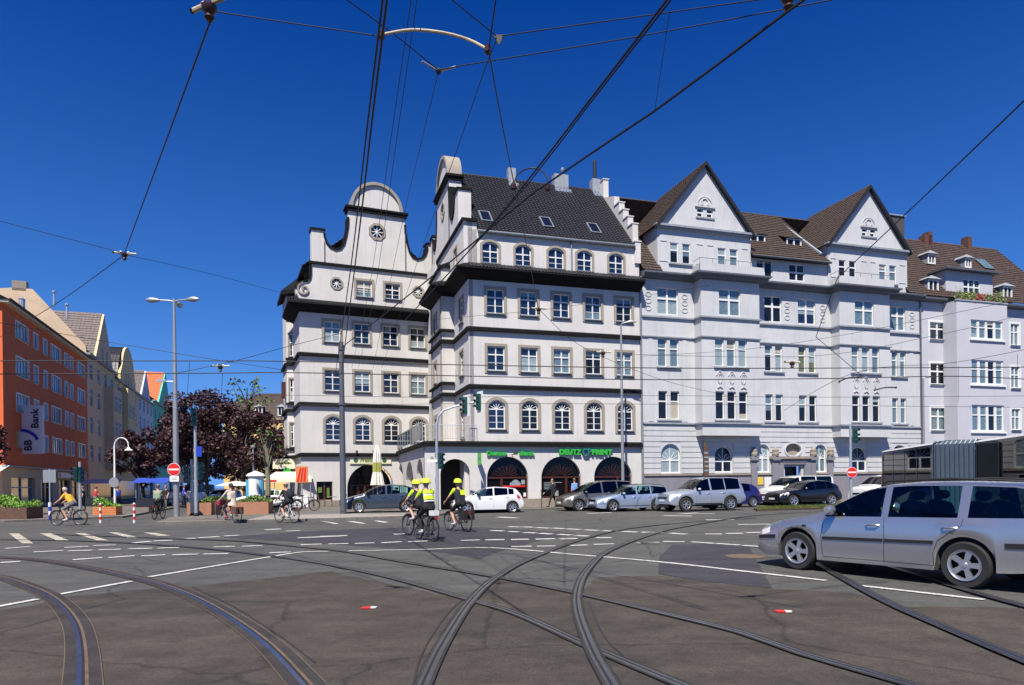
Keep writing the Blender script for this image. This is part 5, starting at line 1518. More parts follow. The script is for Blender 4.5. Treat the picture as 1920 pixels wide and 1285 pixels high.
# ------------------------------------------------------------------ left street: orange bank building and the row behind it
SA = R(109.767)
OX, OY = -40.906, 55.0


def spt(u, w=0.0):
    """plan point u metres up the side street along its left house line, w metres into the street"""
    return (OX + u * math.cos(SA) + w * math.sin(SA), OY + u * math.sin(SA) - w * math.cos(SA))


ob = thing('bank_building', 'orange four storey bank building with white windows at left edge', 'building', (OX, OY, 0), SA)
FO_ = Fac(ob, 0, 0, 0)
ROWS = [(14.55, 1.55), (11.35, 1.75), (8.25, 1.7), (5.2, 1.65)]
COLS = [(3.0, 3.5, 4), (7.7, 1.5, 2), (10.6, 1.4, 2), (13.1, 3.5, 4), (17.85, 1.45, 2), (20.0, 1.4, 2), (22.95, 3.5, 4)]
hs_ = []
for z, h in ROWS:
    for x, w, n in COLS:
        hs_.append(win_hole(x, z, w, h, 0, 0.12))
FO_.put('wall', MB().plate([(0, 3.65), (27.4, 3.65), (27.4, 16.75), (0, 16.75)], hs_, 0, 0.3).mesh('wall', 'plaster_orange'))
for r_, (z, h) in enumerate(ROWS):
    for x, w, n in COLS:
        if z < 6 and x < 5:
            continue
        window(FO_, x, z, w, h, sur='paint_white', sw=0.12, proj=0.03, cols=n, rows=(0.985,), glass=['window_blue', 'window_curtain', 'window_curtain'], bar=0.14)
FO_.put('shop_wall', MB().plate([(0, 0), (27.4, 0), (27.4, 3.65), (0, 3.65)], [arc_open(2.0, 8.2, 0.3, 2.7, 0), arc_open(10.0, 13.5, 0.3, 2.6, 0), arc_open(16.0, 20.0, 0.2, 2.6, 0), arc_open(21.0, 26.0, 0.2, 2.6, 0)], 0.12, 0.5).mesh('shop_wall', 'plaster_tan'))
for a, b in ((2.0, 8.2), (10.0, 13.5), (16.0, 20.0), (21.0, 26.0)):
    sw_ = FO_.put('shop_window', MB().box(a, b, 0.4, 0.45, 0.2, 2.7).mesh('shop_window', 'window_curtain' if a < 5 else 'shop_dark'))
    put('shop_frame', MB().box((a + b) / 2 - 0.05, (a + b) / 2 + 0.05, 0.3, 0.4, 0.2, 2.7).box(a, b, 0.3, 0.4, 1.8, 1.9).mesh('shop_frame', 'lead_grey'), sw_)
FO_.put('cornice_band', MB().box(-0.1, 27.4, -0.15, 0.12, 3.55, 3.68).mesh('cornice_band', 'lead_grey'))
FO_.put('shop_fascia', MB().box(14.5, 22.5, -0.1, 0.1, 2.75, 3.4).mesh('shop_fascia', 'sign_navy'))
FO_.put('fascia_panel', MB().box(15.5, 19.5, -0.13, -0.1, 2.85, 3.3).mesh('fascia_panel', 'signal_board'))
FO_.put('wall', MB().box(-0.02, 0.3, 0.3, 14, 3.65, 16.75).box(0.1, 0.3, 0.5, 14, 0, 3.65).mesh('wall', 'plaster_orange'))
FO_.put('eave', MB().box(-0.4, 27.5, -0.55, 0.2, 16.75, 16.95).mesh('eave', 'paint_cream'))
FO_.put('roof', MB().add([(-0.5, -0.65, 16.96), (27.5, -0.65, 16.96), (27.5, 6.5, 20.6), (-0.5, 6.5, 20.6), (27.5, 14, 16.96), (-0.5, 14, 16.96)], [(0, 1, 2, 3), (3, 2, 4, 5), (0, 3, 5)]).mesh('roof', 'slate_black'))
FO_.put('gutter', MB().tube([(-0.5, -0.7, 16.98), (27.5, -0.7, 16.98)], 0.09, 6).mesh('gutter', 'black_matte'))
rl = FO_.put('roof_light', MB().add([(1.5, 1.2, 18.05), (4.0, 1.2, 18.05), (4.0, 2.4, 18.65), (1.5, 2.4, 18.65)], [(0, 1, 2, 3)]).mesh('roof_light', 'window_pale', fix=False))
FO_.put('roof_vent', MB().lathe([(0.25, 18.0), (0.25, 19.6), (0.3, 19.6), (0.0, 19.8)], 10, (10.5, 1.6, 0)).mesh('roof_vent', 'galvanised'))
p = spt(4.3, 0.75)
t = thing('bank_sign', 'white upright bank sign with dark blue arc on the orange building', 'sign', (p[0], p[1], 4.75), R(6))
MB().box(-1.0, 0.95, -0.14, 0.14, 0, 4.2).build('sign_box', 'paint_white', t)
arc_ = [(-0.85 + 1.45 * math.sin(q * 0.16), 2.05 + -1.45 * (1 - math.cos(q * 0.16)) * 0.8) for q in range(9)]
MB().ribbon(arc_, 0.26, -0.17, -0.145).build('blue_arc', 'sign_blue', t)
text_obj('BB', 0.85, 'sign_navy', t, (0.05, -0.15, 0.25), 0, 0.015, 0, 'LEFT', PI / 2, None, 0.02)
text_obj('Bank', 0.85, 'sign_navy', t, (0.62, -0.15, 2.2), 0, 0.015, 0, 'LEFT', PI / 2, None, 0.02)
MB().box(-0.9, 0.9, 0.14, 0.5, 0.2, 0.35).build('bracket', 'lead_grey', t)
# striped awning at the corner
p = spt(-0.6, 0.6)
t = thing('awning', 'white shop awning at the bottom corner of the orange building', 'awning', (p[0] - 0.2, p[1], 2.55), R(15))
for k in range(4):
    MB().add([(-3 + k * 0.7, 0.9, 1.1), (-2.3 + k * 0.7, 0.9, 1.1), (-2.3 + k * 0.7, -0.9, 0.55), (-3 + k * 0.7, -0.9, 0.55), (-3 + k * 0.7, -0.9, 0.25), (-2.3 + k * 0.7, -0.9, 0.25)], [(0, 1, 2, 3), (3, 2, 5, 4)]).build('awning_strip', 'paint_white' if k % 2 == 0 else 'signal_board', t, fix=False)

# beige house: blank fire wall above the orange roof, tiled cross roof, gable to the street
HR = []


def row_house(name, label, u0, u1, m, eave, gab=None, roofm='tile_grey', floors=((5.0, 2.0), (8.4, 2.0), (11.8, 2.0), (15.0, 1.8)), cols=3, depth=11.0, wm='plaster_cream'):
    p = spt(u0)
    h = thing(name, label, 'building', (p[0], p[1], 0), SA, 'houses along the left side street')
    f = Fac(h, -u0, 0, 0)
    pitch = (u1 - u0) / cols
    ww = min(1.5, pitch * 0.45)
    holes = []
    for z, hh_ in floors:
        if z + hh_ < eave:
            for k in range(cols):
                holes.append((u0 + (k + 0.5) * pitch - ww / 2, z, ww, hh_))
    f.put('wall', MB().plate([(u0, 0), (u1, 0), (u1, eave), (u0, eave)], [arc_open(x, x + w, z, z + q, 0) for x, z, w, q in holes] + [arc_open(u0 + 1, u1 - 1, 0.3, 2.8, 0)], 0, 0.3).mesh('wall', m))
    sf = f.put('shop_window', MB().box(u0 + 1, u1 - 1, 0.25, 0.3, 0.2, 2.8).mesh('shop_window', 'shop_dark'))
    for x, z, w, q in holes:
        window(f, x, z, w, q, cols=2, rows=(0.66,), glass=['window_dark', 'window_curtain', 'window_blue'], rec=0.15, bar=0.1)
    f.put('end_wall', MB().box(u0 - 0.02, u0 + 0.3, 0.3, depth, 0, eave).mesh('end_wall', m))
    if gab:
        shape, a, b, ap, zt = gab
        if shape == 'tri':
            g = [(a, eave - 0.02), (b, eave - 0.02), (ap, zt)]
        else:
            g = [(a, eave - 0.02), (b, eave - 0.02), (b, eave + 1.5), (b - 0.6, eave + 2.2)] + [(ap + (b - a) * 0.40 * math.cos(PI * k / 12), zt - (zt - eave - 2.0) + (zt - eave - 2.0) * math.sin(PI * k / 12)) for k in range(1, 12)] + [(a + 0.6, eave + 2.2), (a, eave + 1.5)]
        gw = [(ap - 1.7, eave + 0.6, 0.8, 1.7), (ap + 0.9, eave + 0.6, 0.8, 1.7)] if shape == 'tri' else [(ap - 2.4, eave + 0.5, 0.9, 1.6), (ap - 0.45, eave + 0.5, 0.9, 1.6), (ap + 1.5, eave + 0.5, 0.9, 1.6)]
        f.put('gable', MB().plate(g, [arc_open(x, x + w, z, z + q, 0) for x, z, w, q in gw], -0.03, 0.3, back=True).mesh('gable', m))
        for x, z, w, q in gw:
            window(f, x, z, w, q, cols=1, rows=(0.6,), glass='window_dark', rec=0.15, bar=0.08, y=-0.03)
        for sgn, e_ in ((1, a), (-1, b)):
            o = Vector((e_ - u0, 0.25, eave - 0.1))
            sv_ = Vector((ap - u0, 0.25, zt + 0.1)) - o
            if shape == 'tri':
                tiles('roof_tiles', h, o, (0, 1, 0), sv_, depth, sv_.length, 26, 20, roofm, 0.03, 0.06)
            else:
                for q in range(6):
                    th0, th1 = PI / 2 * q / 6, PI / 2 * (q + 1) / 6
                    rx, rz_ = abs(ap - e_), zt - eave
                    P0 = Vector((ap - u0 - sgn * rx * math.cos(th0), 0.3, eave + rz_ * math.sin(th0)))
                    P1 = Vector((ap - u0 - sgn * rx * math.cos(th1), 0.3, eave + rz_ * math.sin(th1)))
                    tiles('roof_tiles', h, P0, (0, 1, 0), P1 - P0, depth, (P1 - P0).length, 26, 3, roofm, 0.02, 0.03)
    f.put('eave', MB().box(u0 - 0.1, u1 + 0.1, -0.4, 0.1, eave, eave + 0.25).mesh('eave', 'lead_grey'))
    sl_ = Vector((0, 5.5, 4.2))
    tiles('roof_tiles', h, (0, -0.4, eave + 0.2), (1, 0, 0), sl_, u1 - u0, sl_.length, int((u1 - u0) * 2.5), 16, roofm, 0.02, 0.05)
    return h, f


h1, f1 = row_house('gabled_house', 'beige house with large brown tiled roof and blank side wall behind the orange building', 27.6, 43.5, 'plaster_tan', 17.6, ('tri', 31.6, 42.6, 37.1, 24.6), 'tile_grey', cols=4)
fw = Fac(h1, 0, 0, R(-90))
# blank fire wall, faces the square
h1_fw = [(0, 15.0), (0.03, 17.2), (-0.12, 18.65), (-3.3, 22.4), (-5.4, 24.9), (-6.05, 24.9), (-7.4, 24.9), (-9.5, 24.6), (-13, 20.0), (-13, 15.0)]
put('fire_wall', MB().plate(h1_fw, [], 0, 0.4, back=True).mesh('fire_wall', 'plaster_beige'), h1, (0, 0, 0), -SA + R(19.767))
put('chimney', MB().box(-7.4, -6.0, 0.0, 0.9, 24.6, 25.75).mesh('chimney', 'plinth_stone'), h1, (0, 0, 0), -SA + R(19.767))
for x, z in ((-3.9, 23.2), (-2.6, 21.8)):
    put('flue', MB().lathe([(0.13, z), (0.13, z + 1.6), (0.22, z + 1.6), (0.22, z + 1.8), (0.0, z + 1.9)], 8, (x + 0.5, 0.6, 0)).mesh('flue', 'galvanised'), h1, (0, 0, 0), -SA + R(19.767))
h2, f2 = row_house('gabled_house', 'cream house with a rounded grey gable further up the left street', 43.6, 61.5, 'plaster_cream', 17.0, ('dome', 47.3, 59.5, 53.6, 23.3), 'pole_dark' if False else 'tile_dark', cols=4)
f2.put('bay', MB().box(46.5, 52.5, -1.1, 0, 4.2, 16.2).mesh('bay', 'plaster_cream'))
for z in (5.2, 8.6, 12.0):
    for x in (47.3, 50.2):
        window(f2, x, z, 1.3, 2.0, cols=2, rows=(0.66,), glass='window_curtain', rec=0.08, bar=0.1, y=-1.2)
f1.put('bay', MB().box(36.5, 42.0, -1.1, 0, 4.2, 15.0).mesh('bay', 'plaster_tan'))
for z in (5.2, 8.6, 12.0):
    for x in (37.2, 39.7):
        window(f1, x, z, 1.3, 2.0, cols=2, rows=(0.66,), glass='window_dark', rec=0.08, bar=0.1, y=-1.2)
h3, f3 = row_house('gabled_house', 'pale blue house with small pointed gable between the cream and green houses', 61.6, 77.5, 'plaster_blue', 17.0, ('tri', 64.5, 75.5, 70.1, 22.4), 'tile_grey', cols=4)
h4, f4 = row_house('gabled_house', 'green house with bright orange tiled roof at the end of the left street', 77.6, 104, 'plaster_green', 18.0, ('tri', 84, 103, 95.2, 26.0), 'tile_orange', cols=5)
h5, f5 = row_house('gabled_house', 'plain tan house mostly hidden behind the purple trees', 104.2, 125, 'plaster_tan', 16.5, None, 'tile_brown', cols=5)

# yellow house far behind the trees
yb = thing('yellow_house', 'yellow house with brown mansard roof seen left of the white oriel', 'building', (-36.0, 95, 0), R(4))
yh = [(1.2 + k * 2.0, z, 1.0, 1.9) for k in range(4) for z in (4.4, 7.8)]
fy = Fac(yb, 0, 0, 0)
fy.put('wall', MB().plate([(-4, 0), (9, 0), (9, 11.0), (-4, 11.0)], [win_hole(x, z, w, h, 0, 0.1) for x, z, w, h in yh], 0, 0.3).mesh('wall', 'plaster_yellow'))
for x, z, w, h in yh:
    window(fy, x, z, w, h, sur='paint_cream', sw=0.1, rows=(0.62,), glass='window_dark')
fy.put('cornice', MB().box(-4.1, 9.1, -0.3, 0.2, 10.9, 11.2).mesh('cornice', 'plinth_stone'))
fy.put('mansard', MB().add([(-4, 0, 11.2), (9, 0, 11.2), (8.2, 0.9, 13.4), (-3.0, 0.9, 13.4), (6.5, 5, 15.3), (0.0, 5, 15.3)], [(0, 1, 2, 3), (3, 2, 4, 5)]).mesh('mansard', 'tile_brown'))
for x in (0.3, 3.4, 6.3):
    dormer(yb, x, 11.5, 1.1, 1.3, 0.05)
# a plain block closing the side street far away
fb = thing('far_house', 'distant brown roofed house closing the left street', 'building', (-66, 178, 0), R(6))
ff = Fac(fb, 0, 0, 0)
fhs = [(x, z, 1.4, 2.0) for x in (2, 6, 10, 14, 18, 22, 26) for z in (4, 8, 12)]
ff.put('wall', MB().plate([(-6, 0), (34, 0), (34, 16), (-6, 16)], [arc_open(x, x + w, z, z + h, 0) for x, z, w, h in fhs], 0, 0.3).mesh('wall', 'plaster_tan'))
for x, z, w, h in fhs:
    window(ff, x, z, w, h, rows=(0.62,), glass='window_dark')
ff.put('roof', MB().add([(-6.5, -0.5, 16), (34.5, -0.5, 16), (34.5, 6, 21), (-6.5, 6, 21)], [(0, 1, 2, 3)]).mesh('roof', 'tile_brown'))


# ------------------------------------------------------------------ trees
def tree(label, x, y, top, rad, base, leaf, seed, n=5200, size=0.16, trunk='bark', sparse=0.0, group='purple leaved trees on the square'):
    t = thing('tree', label, 'tree', (x, y, 0), 0, group)
    r = random.Random(seed)
    cz = (top + base) / 2
    rz = (top - base) / 2
    mb = MB()
    mb.tube([(0, 0, 0), (0.05, 0.03, base * 0.6), (-0.05, 0.05, base + rz * 0.5), (0.05, 0, cz + rz * 0.4)], [0.2, 0.16, 0.11, 0.05], 8)
    ends = []
    for k in range(16):
        a = r.uniform(0, 2 * PI)
        el = r.uniform(-0.25, 1.1)
        z0 = r.uniform(base * 0.75, cz)
        e = Vector((math.cos(a) * math.cos(el) * rad * r.uniform(0.5, 0.9), math.sin(a) * math.cos(el) * rad * r.uniform(0.5, 0.9), cz + math.sin(el) * rz * r.uniform(0.4, 0.95)))
        m_ = Vector((e.x * 0.45, e.y * 0.45, (z0 + e.z) / 2 + 0.2))
        mb.tube([(0, 0, z0), m_, e], [0.07, 0.045, 0.015], 5, cap=False)
        ends.append(e)
    mb.build('trunk', trunk, t, smooth=True)
    clumps = []
    for k in range(40):
        if k < len(ends):
            c = ends[k]
        else:
            v = Vector((r.gauss(0, 1), r.gauss(0, 1), r.gauss(0, 1))).normalized() * (r.random() ** 0.4)
            c = Vector((v.x * rad * 0.92, v.y * rad * 0.92, cz + v.z * rz * 0.92))
        clumps.append((c, r.uniform(0.28, 0.5) * rad * 0.62))
    mats = leaf if isinstance(leaf, (list, tuple)) else [leaf]
    mb = MB()
    for q in range(n):
        c, cr = clumps[r.randrange(len(clumps))]
        v = Vector((r.gauss(0, 1), r.gauss(0, 1), r.gauss(0, 1))).normalized() * cr * (r.random() ** 0.35)
        p_ = c + Vector((v.x, v.y, v.z * 0.72))
        d = Vector((r.uniform(-1, 1), r.uniform(-1, 1), r.uniform(-0.9, 0.5))).normalized()
        s = size * r.uniform(0.6, 1.3)
        d2 = d.cross(Vector((r.uniform(-1, 1), r.uniform(-1, 1), r.uniform(-1, 1)))).normalized() * s * 0.55
        mb.mi(0 if r.random() < 0.72 else len(mats) - 1)
        mb.add([p_ - d * s, p_ + d2 - d * 0.1 * s, p_ + d * s, p_ - d2 - d * 0.1 * s], [(0, 1, 2, 3)])
    mb.build('crown', mats, t, fix=False)
    return t


CP = ['leaf_copper', 'leaf_copper_brown']
tree('large purple leaved tree behind the traffic lights, left of the white building', -24.6, 55, 9.3, 3.7, 1.7, CP, 3, 8500, 0.16)
tree('purple leaved tree in front of the yellow house beside the white building', -21.2, 54, 8.2, 3.1, 1.6, CP, 5, 7000, 0.16)
tree('dark purple tree under the arched street lamp', -31.4, 58, 7.0, 2.5, 1.5, CP, 9, 5000, 0.16)
tree('purple tree behind the tall three armed street lamp', -29.4, 62, 9.2, 3.2, 1.6, CP, 12, 6500, 0.17)
tree('purple tree crown reaching in from the left edge below the bank sign', -31.0, 40.0, 5.7, 1.75, 2.6, CP, 17, 2600, 0.13)
tree('thin half bare tree rising above the purple trees', -24.0, 62, 12.4, 2.2, 6.5, ['leaf_green', 'leaf_copper'], 21, 300, 0.16, group='other trees')
tree('far purple tree in the middle of the left street', -38.5, 84, 10.0, 4.8, 1.8, CP, 31, 7000, 0.22)
tree('far purple tree behind the yellow market tents', -28.0, 76, 9.5, 4.6, 1.6, CP, 37, 7000, 0.22)
tree('slim young tree with pale trunk standing in the long brick planter', -15.6, 43.5, 5.6, 0.9, 3.2, ['leaf_copper', 'leaf_green'], 23, 420, 0.12, trunk='bark_light', group='other trees')


def planter(label, x, y, rz, w, d, h, m, leaf, seed, board=0, fol=0.5, name='planter'):
    t = thing(name, label, 'planter', (x, y, 0), rz, 'street planters')
    if board:
        for k in range(board):
            z0, z1 = h * k / board, h * (k + 1) / board - 0.02
            MB().box(-w / 2, w / 2, -d / 2, -d / 2 + 0.04, z0, z1).build('board', m, t)
            MB().box(w / 2 - 0.04, w / 2, -d / 2 + 0.04, d / 2, z0, z1).build('board', m, t)
        MB().box(-w / 2 + 0.02, w / 2 - 0.05, -d / 2 + 0.05, d / 2, 0.02, h - 0.06).build('liner', 'soil', t)
    else:
        MB().plate([(-w / 2, 0), (w / 2, 0), (w / 2, h), (-w / 2, h)], [], -d / 2, d / 2, back=True).build('box', m, t)
        MB().box(-w / 2 + 0.06, w / 2 - 0.06, -d / 2 + 0.06, d / 2 - 0.06, h - 0.1, h - 0.02).build('earth', 'soil', t)
    r = random.Random(seed)
    mb = MB()
    n = int(500 * w)
    for q in range(min(n, 1800)):
        x0, y0 = r.uniform(-w / 2, w / 2), r.uniform(-d / 2, d / 2)
        hh_ = fol * r.random() ** 0.7 * (0.6 + 0.4 * math.sin(x0 * 3 + seed))
        p_ = Vector((x0, y0, h - 0.05 + hh_))
        dd = Vector((r.uniform(-1, 1), r.uniform(-1, 1), r.uniform(0, 1.3))).normalized() * r.uniform(0.05, 0.13)
        d2 = dd.orthogonal().normalized() * 0.035
        mb.quad(p_ - dd, p_ + d2, p_ + dd, p_ - d2)
    mb.build('foliage', leaf, t, fix=False)
    return t


planter('brown rusty steel planter with bright green plants at the left edge', -26.9, 36.3, R(4), 2.9, 1.4, 0.72, 'corten', 'leaf_bright', 2, fol=0.75)
planter('orange wooden planter with green plants beside the red and white post', -23.7, 40.0, R(8), 1.25, 0.9, 0.62, 'wood_orange', 'leaf_bright', 3, board=5, fol=0.55)
planter('long brick red planter wall with grass behind the traffic lights', -16.0, 38.9, R(10), 4.3, 1.7, 0.8, 'terracotta', 'leaf_green', 4, fol=0.4)
# ------------------------------------------------------------------ poles, lamps, signals, signs
def signal_head(t, x, y, z, rz=0.0, board=False, name='signal_head', n=3, s=1.0):
    h = put(name, MB().box(-0.14 * s, 0.14 * s, -0.02, 0.16, 0, 0.31 * n * s).mesh(name, 'signal_green'), t, (x, y, z), rz)
    for k in range(n):
        zc = (0.155 + 0.31 * k) * s
        mb = MB()
        m = 10
        vs, fs = [], []
        for q in range(m + 1):
            a = PI * q / m
            vs += [(0.12 * s * math.cos(a), -0.02, zc + 0.12 * s * math.sin(a)), (0.12 * s * math.cos(a), -0.24, zc + 0.02 + 0.12 * s * math.sin(a))]
        for q in range(m):
            fs.append((2 * q, 2 * q + 1, 2 * q + 3, 2 * q + 2))
        mb.add(vs, fs)
        put('visor', mb.mesh('visor', 'signal_green', fix=False), h)
        put('lens', MB().lathe([(0.11 * s, -0.025), (0.11 * s, -0.03), (0.0, -0.03)], 12, (0, 0, zc), 'y').mesh('lens', 'lens_dark'), h)
    if board:
        put('backing_board', MB().box(-0.3, 0.3, 0.165, 0.19, -0.15, 0.31 * n + 0.15).mesh('backing_board', 'signal_board'), h)
    return h


def pole(t, h, r0, r1, m, n=10, x=0, y=0):
    return put('pole', MB().tube([(x, y, 0), (x, y, h * 0.35), (x, y, h)], [r0, r0 * 0.9 + r1 * 0.1, r1], n).mesh('pole', m, True), t)


# tall three armed street lamp with no-entry sign
t = thing('street_lamp', 'tall grey street lamp with three arms and a no entry sign on its pole', 'street lamp', (-17.85, 36.3, 0))
pole(t, 11.7, 0.15, 0.06, 'pole_grey', 12)
for a, L_ in ((R(185), 0.85), (R(100), 0.7), (R(-8), 0.85)):
    d = Vector((math.cos(a), math.sin(a), 0))
    put('arm', MB().tube([(0, 0, 11.55), d * 0.3 + Vector((0, 0, 11.6)), d * L_ + Vector((0, 0, 11.62))], 0.04, 6).mesh('arm', 'pole_grey'), t)
    mb = MB()
    vs = []
    c0 = d * L_ + Vector((0, 0, 11.62))
    put('lamp_head', MB().tube([c0 - d * 0.12, c0 + d * 0.1, c0 + d * 0.35, c0 + d * 0.58], [0.06, 0.13, 0.15, 0.05], 10).mesh('lamp_head', 'pole_grey', True), t)
put('cctv_arm', MB().tube([(0, 0, 7.3), (-0.75, -0.05, 7.3)], 0.03, 6).box(-0.95, -0.45, -0.1, 0.06, 7.28, 7.42).mesh('cctv_arm', 'galvanised'), t)


def no_entry(t, z, y, r=0.34, x=0.0):
    s = put('no_entry_disc', MB().lathe([(r, -0.01), (r, 0.01), (0, 0.01)], 24, (x, y, z), 'y').mesh('no_entry_disc', 'plate_white'), t)
    put('red_field', MB().lathe([(r * 0.94, -0.015), (r * 0.94, 0.0)], 24, (x, y, z), 'y').mesh('red_field', 'sign_red'), s)
    put('white_bar', MB().box(x - r * 0.78, x + r * 0.78, y - 0.02, y - 0.014, z - r * 0.13, z + r * 0.13).mesh('white_bar', 'plate_white'), s)


no_entry(t, 2.62, -0.24)
sp = put('supplementary_plate', MB().box(-0.22, 0.26, -0.25, -0.23, 1.98, 2.28).mesh('supplementary_plate', 'plate_white'), t)
put('plate_bars', MB().box(-0.12, 0.16, -0.256, -0.251, 2.16, 2.19).box(-0.12, 0.16, -0.256, -0.251, 2.07, 2.1).mesh('plate_bars', 'sign_back'), sp)

# traffic light poles on the left
t = thing('traffic_light', 'grey traffic light pole with stacked signals and blue sign left of the planter', 'traffic light', (-16.95, 36.6, 0))
pole(t, 5.5, 0.10, 0.065, 'galvanised')
signal_head(t, 0.0, -0.15, 4.95, R(20))
signal_head(t, 0.3, -0.1, 2.05, R(25))
put('blue_sign', MB().box(0.10, 0.38, -0.12, -0.09, 3.3, 3.85).mesh('blue_sign', 'sign_blue'), t)
put('foot', MB().lathe([(0.14, 0), (0.14, 0.25), (0.10, 0.3)], 10).mesh('foot', 'black_matte'), t)
t = thing('traffic_light', 'short traffic light pole just left of the taller one by the planter', 'traffic light', (-17.55, 37.4, 0))
pole(t, 3.2, 0.08, 0.06, 'galvanised')
signal_head(t, -0.26, -0.1, 1.9, R(20))
put('foot', MB().lathe([(0.12, 0), (0.12, 0.2), (0.08, 0.25)], 10).mesh('foot', 'black_matte'), t)
t = thing('traffic_light', 'traffic light pole behind the cyclist in the yellow shirt', 'traffic light', (-26.2, 41.4, 0))
pole(t, 3.3, 0.09, 0.07, 'galvanised')
signal_head(t, -0.2, -0.1, 2.05, R(-25))
signal_head(t, 0.18, -0.12, 2.05, R(35))
# tall dark mast in front of the left facade
t = thing('catenary_mast', 'tall dark steel mast carrying overhead wires before the left white facade', 'mast', (-9.16, 37.0, 0))
pole(t, 9.45, 0.17, 0.12, 'pole_dark', 12)
put('mast_collar', MB().lathe([(0.19, 6.0), (0.19, 6.15)], 12).mesh('mast_collar', 'pole_dark'), t)
put('mast_collar', MB().lathe([(0.17, 9.0), (0.17, 9.2)], 12).mesh('mast_collar', 'pole_dark'), t)
# bent signal mast at the crossing
t = thing('traffic_light', 'bent signal mast with two overhanging traffic lights before the archway', 'traffic light', (-4.36, 39.7, 0))
put('pole', MB().tube([(0, 0, 0), (0.02, 0, 3.0), (0.0, 0, 5.0), (0.12, 0, 5.6), (0.42, 0, 5.95), (1.0, 0, 6.15), (2.45, -0.1, 6.45)], [0.11, 0.09, 0.075, 0.07, 0.065, 0.06, 0.05], 10).mesh('pole', 'galvanised', True), t)
signal_head(t, 1.62, -0.1, 5.75, R(-55), True)
signal_head(t, 2.42, -0.14, 5.95, R(-55), True)
signal_head(t, 0.28, -0.1, 2.55, R(40))
put('street_plate', MB().box(-0.55, 0.05, -0.14, -0.1, 2.95, 3.1).mesh('street_plate', 'signal_board'), t)
# slim lamp in front of the shops
t = thing('street_lamp', 'slim grey lamp post standing before the right shop arch', 'street lamp', (7.05, 43.4, 0.12))
pole(t, 11.5, 0.1, 0.06, 'pole_grey')
put('arm', MB().tube([(0, 0, 11.45), (0.06, 0, 11.62), (0.5, 0, 11.7)], 0.035, 6).mesh('arm', 'pole_grey'), t)
put('lamp_head', MB().tube([(0.4, 0, 11.7), (0.6, 0, 11.73), (1.0, 0, 11.72)], [0.06, 0.1, 0.04], 8).mesh('lamp_head', 'pole_grey', True), t)
# signal and no-entry sign in front of the grey house
t = thing('traffic_light', 'traffic light pole with no entry sign in front of the grey house', 'traffic light', (21.6, 43.5, 0))
pole(t, 5.15, 0.09, 0.07, 'galvanised')
signal_head(t, 0.3, -0.1, 3.95, R(25))
no_entry(t, 2.1, -0.14, 0.33)
# arched street lamp
t = thing('street_lamp', 'white shepherd crook street lamp beside the orange planter', 'street lamp', (-25.6, 44, 0))
pole(t, 4.4, 0.07, 0.05, 'signal_board')
put('arm', MB().tube([(0, 0, 4.4)] + [(0.46 - 0.46 * math.cos(a), 0, 4.4 + 0.52 * math.sin(a)) for a in [PI * k / 8 for k in range(1, 8)]] + [(0.92, 0, 4.3)], 0.035, 6).mesh('arm', 'signal_board'), t)
put('lamp_shade', MB().lathe([(0.05, 0.2), (0.1, 0.12), (0.26, 0.0), (0.24, -0.03), (0.0, -0.03)], 14, (0.92, 0, 4.1)).mesh('lamp_shade', 'signal_board', True), t)
put('round_sign', MB().lathe([(0.32, -0.01), (0.32, 0.01), (0, 0.01)], 20, (0.0, -0.1, 2.05), 'y').mesh('round_sign', 'sign_back'), t)
t = thing('street_lamp', 'thin light pole behind the woman cyclist near the market stalls', 'street lamp', (-19.7, 52, 0))
pole(t, 4.6, 0.07, 0.05, 'galvanised')
put('lamp_head', MB().lathe([(0.05, 4.6), (0.18, 4.65), (0.2, 4.75), (0.0, 4.85)], 10).mesh('lamp_head', 'galvanised'), t)
t = thing('street_lamp', 'far slim lamp post in front of the lilac house', 'street lamp', (30.2, 50.0, 0))
pole(t, 9.0, 0.09, 0.06, 'pole_grey')
put('arm', MB().tube([(0, 0, 8.9), (0.1, 0, 9.05), (0.9, 0, 9.1)], 0.05, 6).mesh('arm', 'pole_grey'), t)

# road sign seen from behind, on a blue and white striped post
t = thing('road_sign', 'grey back of a square road sign on a thin pole with blue striped foot', 'sign', (-23.7, 35.0, 0))
pole(t, 2.7, 0.035, 0.035, 'galvanised')
put('sign_panel', MB().box(-0.33, 0.33, -0.02, 0.02, 2.0, 2.65).mesh('sign_panel', 'sign_back'), t)
for k in range(4):
    put('foot_stripe', MB().lathe([(0.075, 0.1 + 0.22 * k), (0.075, 0.1 + 0.22 * (k + 1))], 10).mesh('foot_stripe', 'sign_blue' if k % 2 == 0 else 'plate_white'), t)
for x, y, lab in ((-19.85, 32.9, 'red and white striped post beside the orange planter'), (-18.0, 32.5, 'red and white striped post between orange planter and the tall lamp')):
    t = thing('bollard', lab, 'bollard', (x, y, 0), 0, 'red and white striped posts')
    for k in range(6):
        MB().lathe([(0.055, 0.15 * k), (0.055, 0.15 * (k + 1))], 10).build('stripe', 'sign_red' if k % 2 else 'plate_white', t)
    MB().lathe([(0.055, 0.9), (0.04, 0.95), (0, 0.97)], 10).build('cap', 'plate_white', t)
for k, x in enumerate((4.05, 9.6)):
    p = fpt(x, 1.9)
    t = thing('bollard', ['thin dark post on the pavement left of the walking man', 'thin dark post hidden between the parked cars by the shops'][k], 'bollard', (p[0], p[1], 0.12), 0, 'dark posts on the shop pavement')
    MB().tube([(0, 0, 0), (0, 0, 1.05)], 0.035, 8).build('shaft', 'pole_dark', t)
    MB().lathe([(0.05, 1.05), (0.05, 1.12), (0, 1.16)], 8).build('cap', 'pole_dark', t)
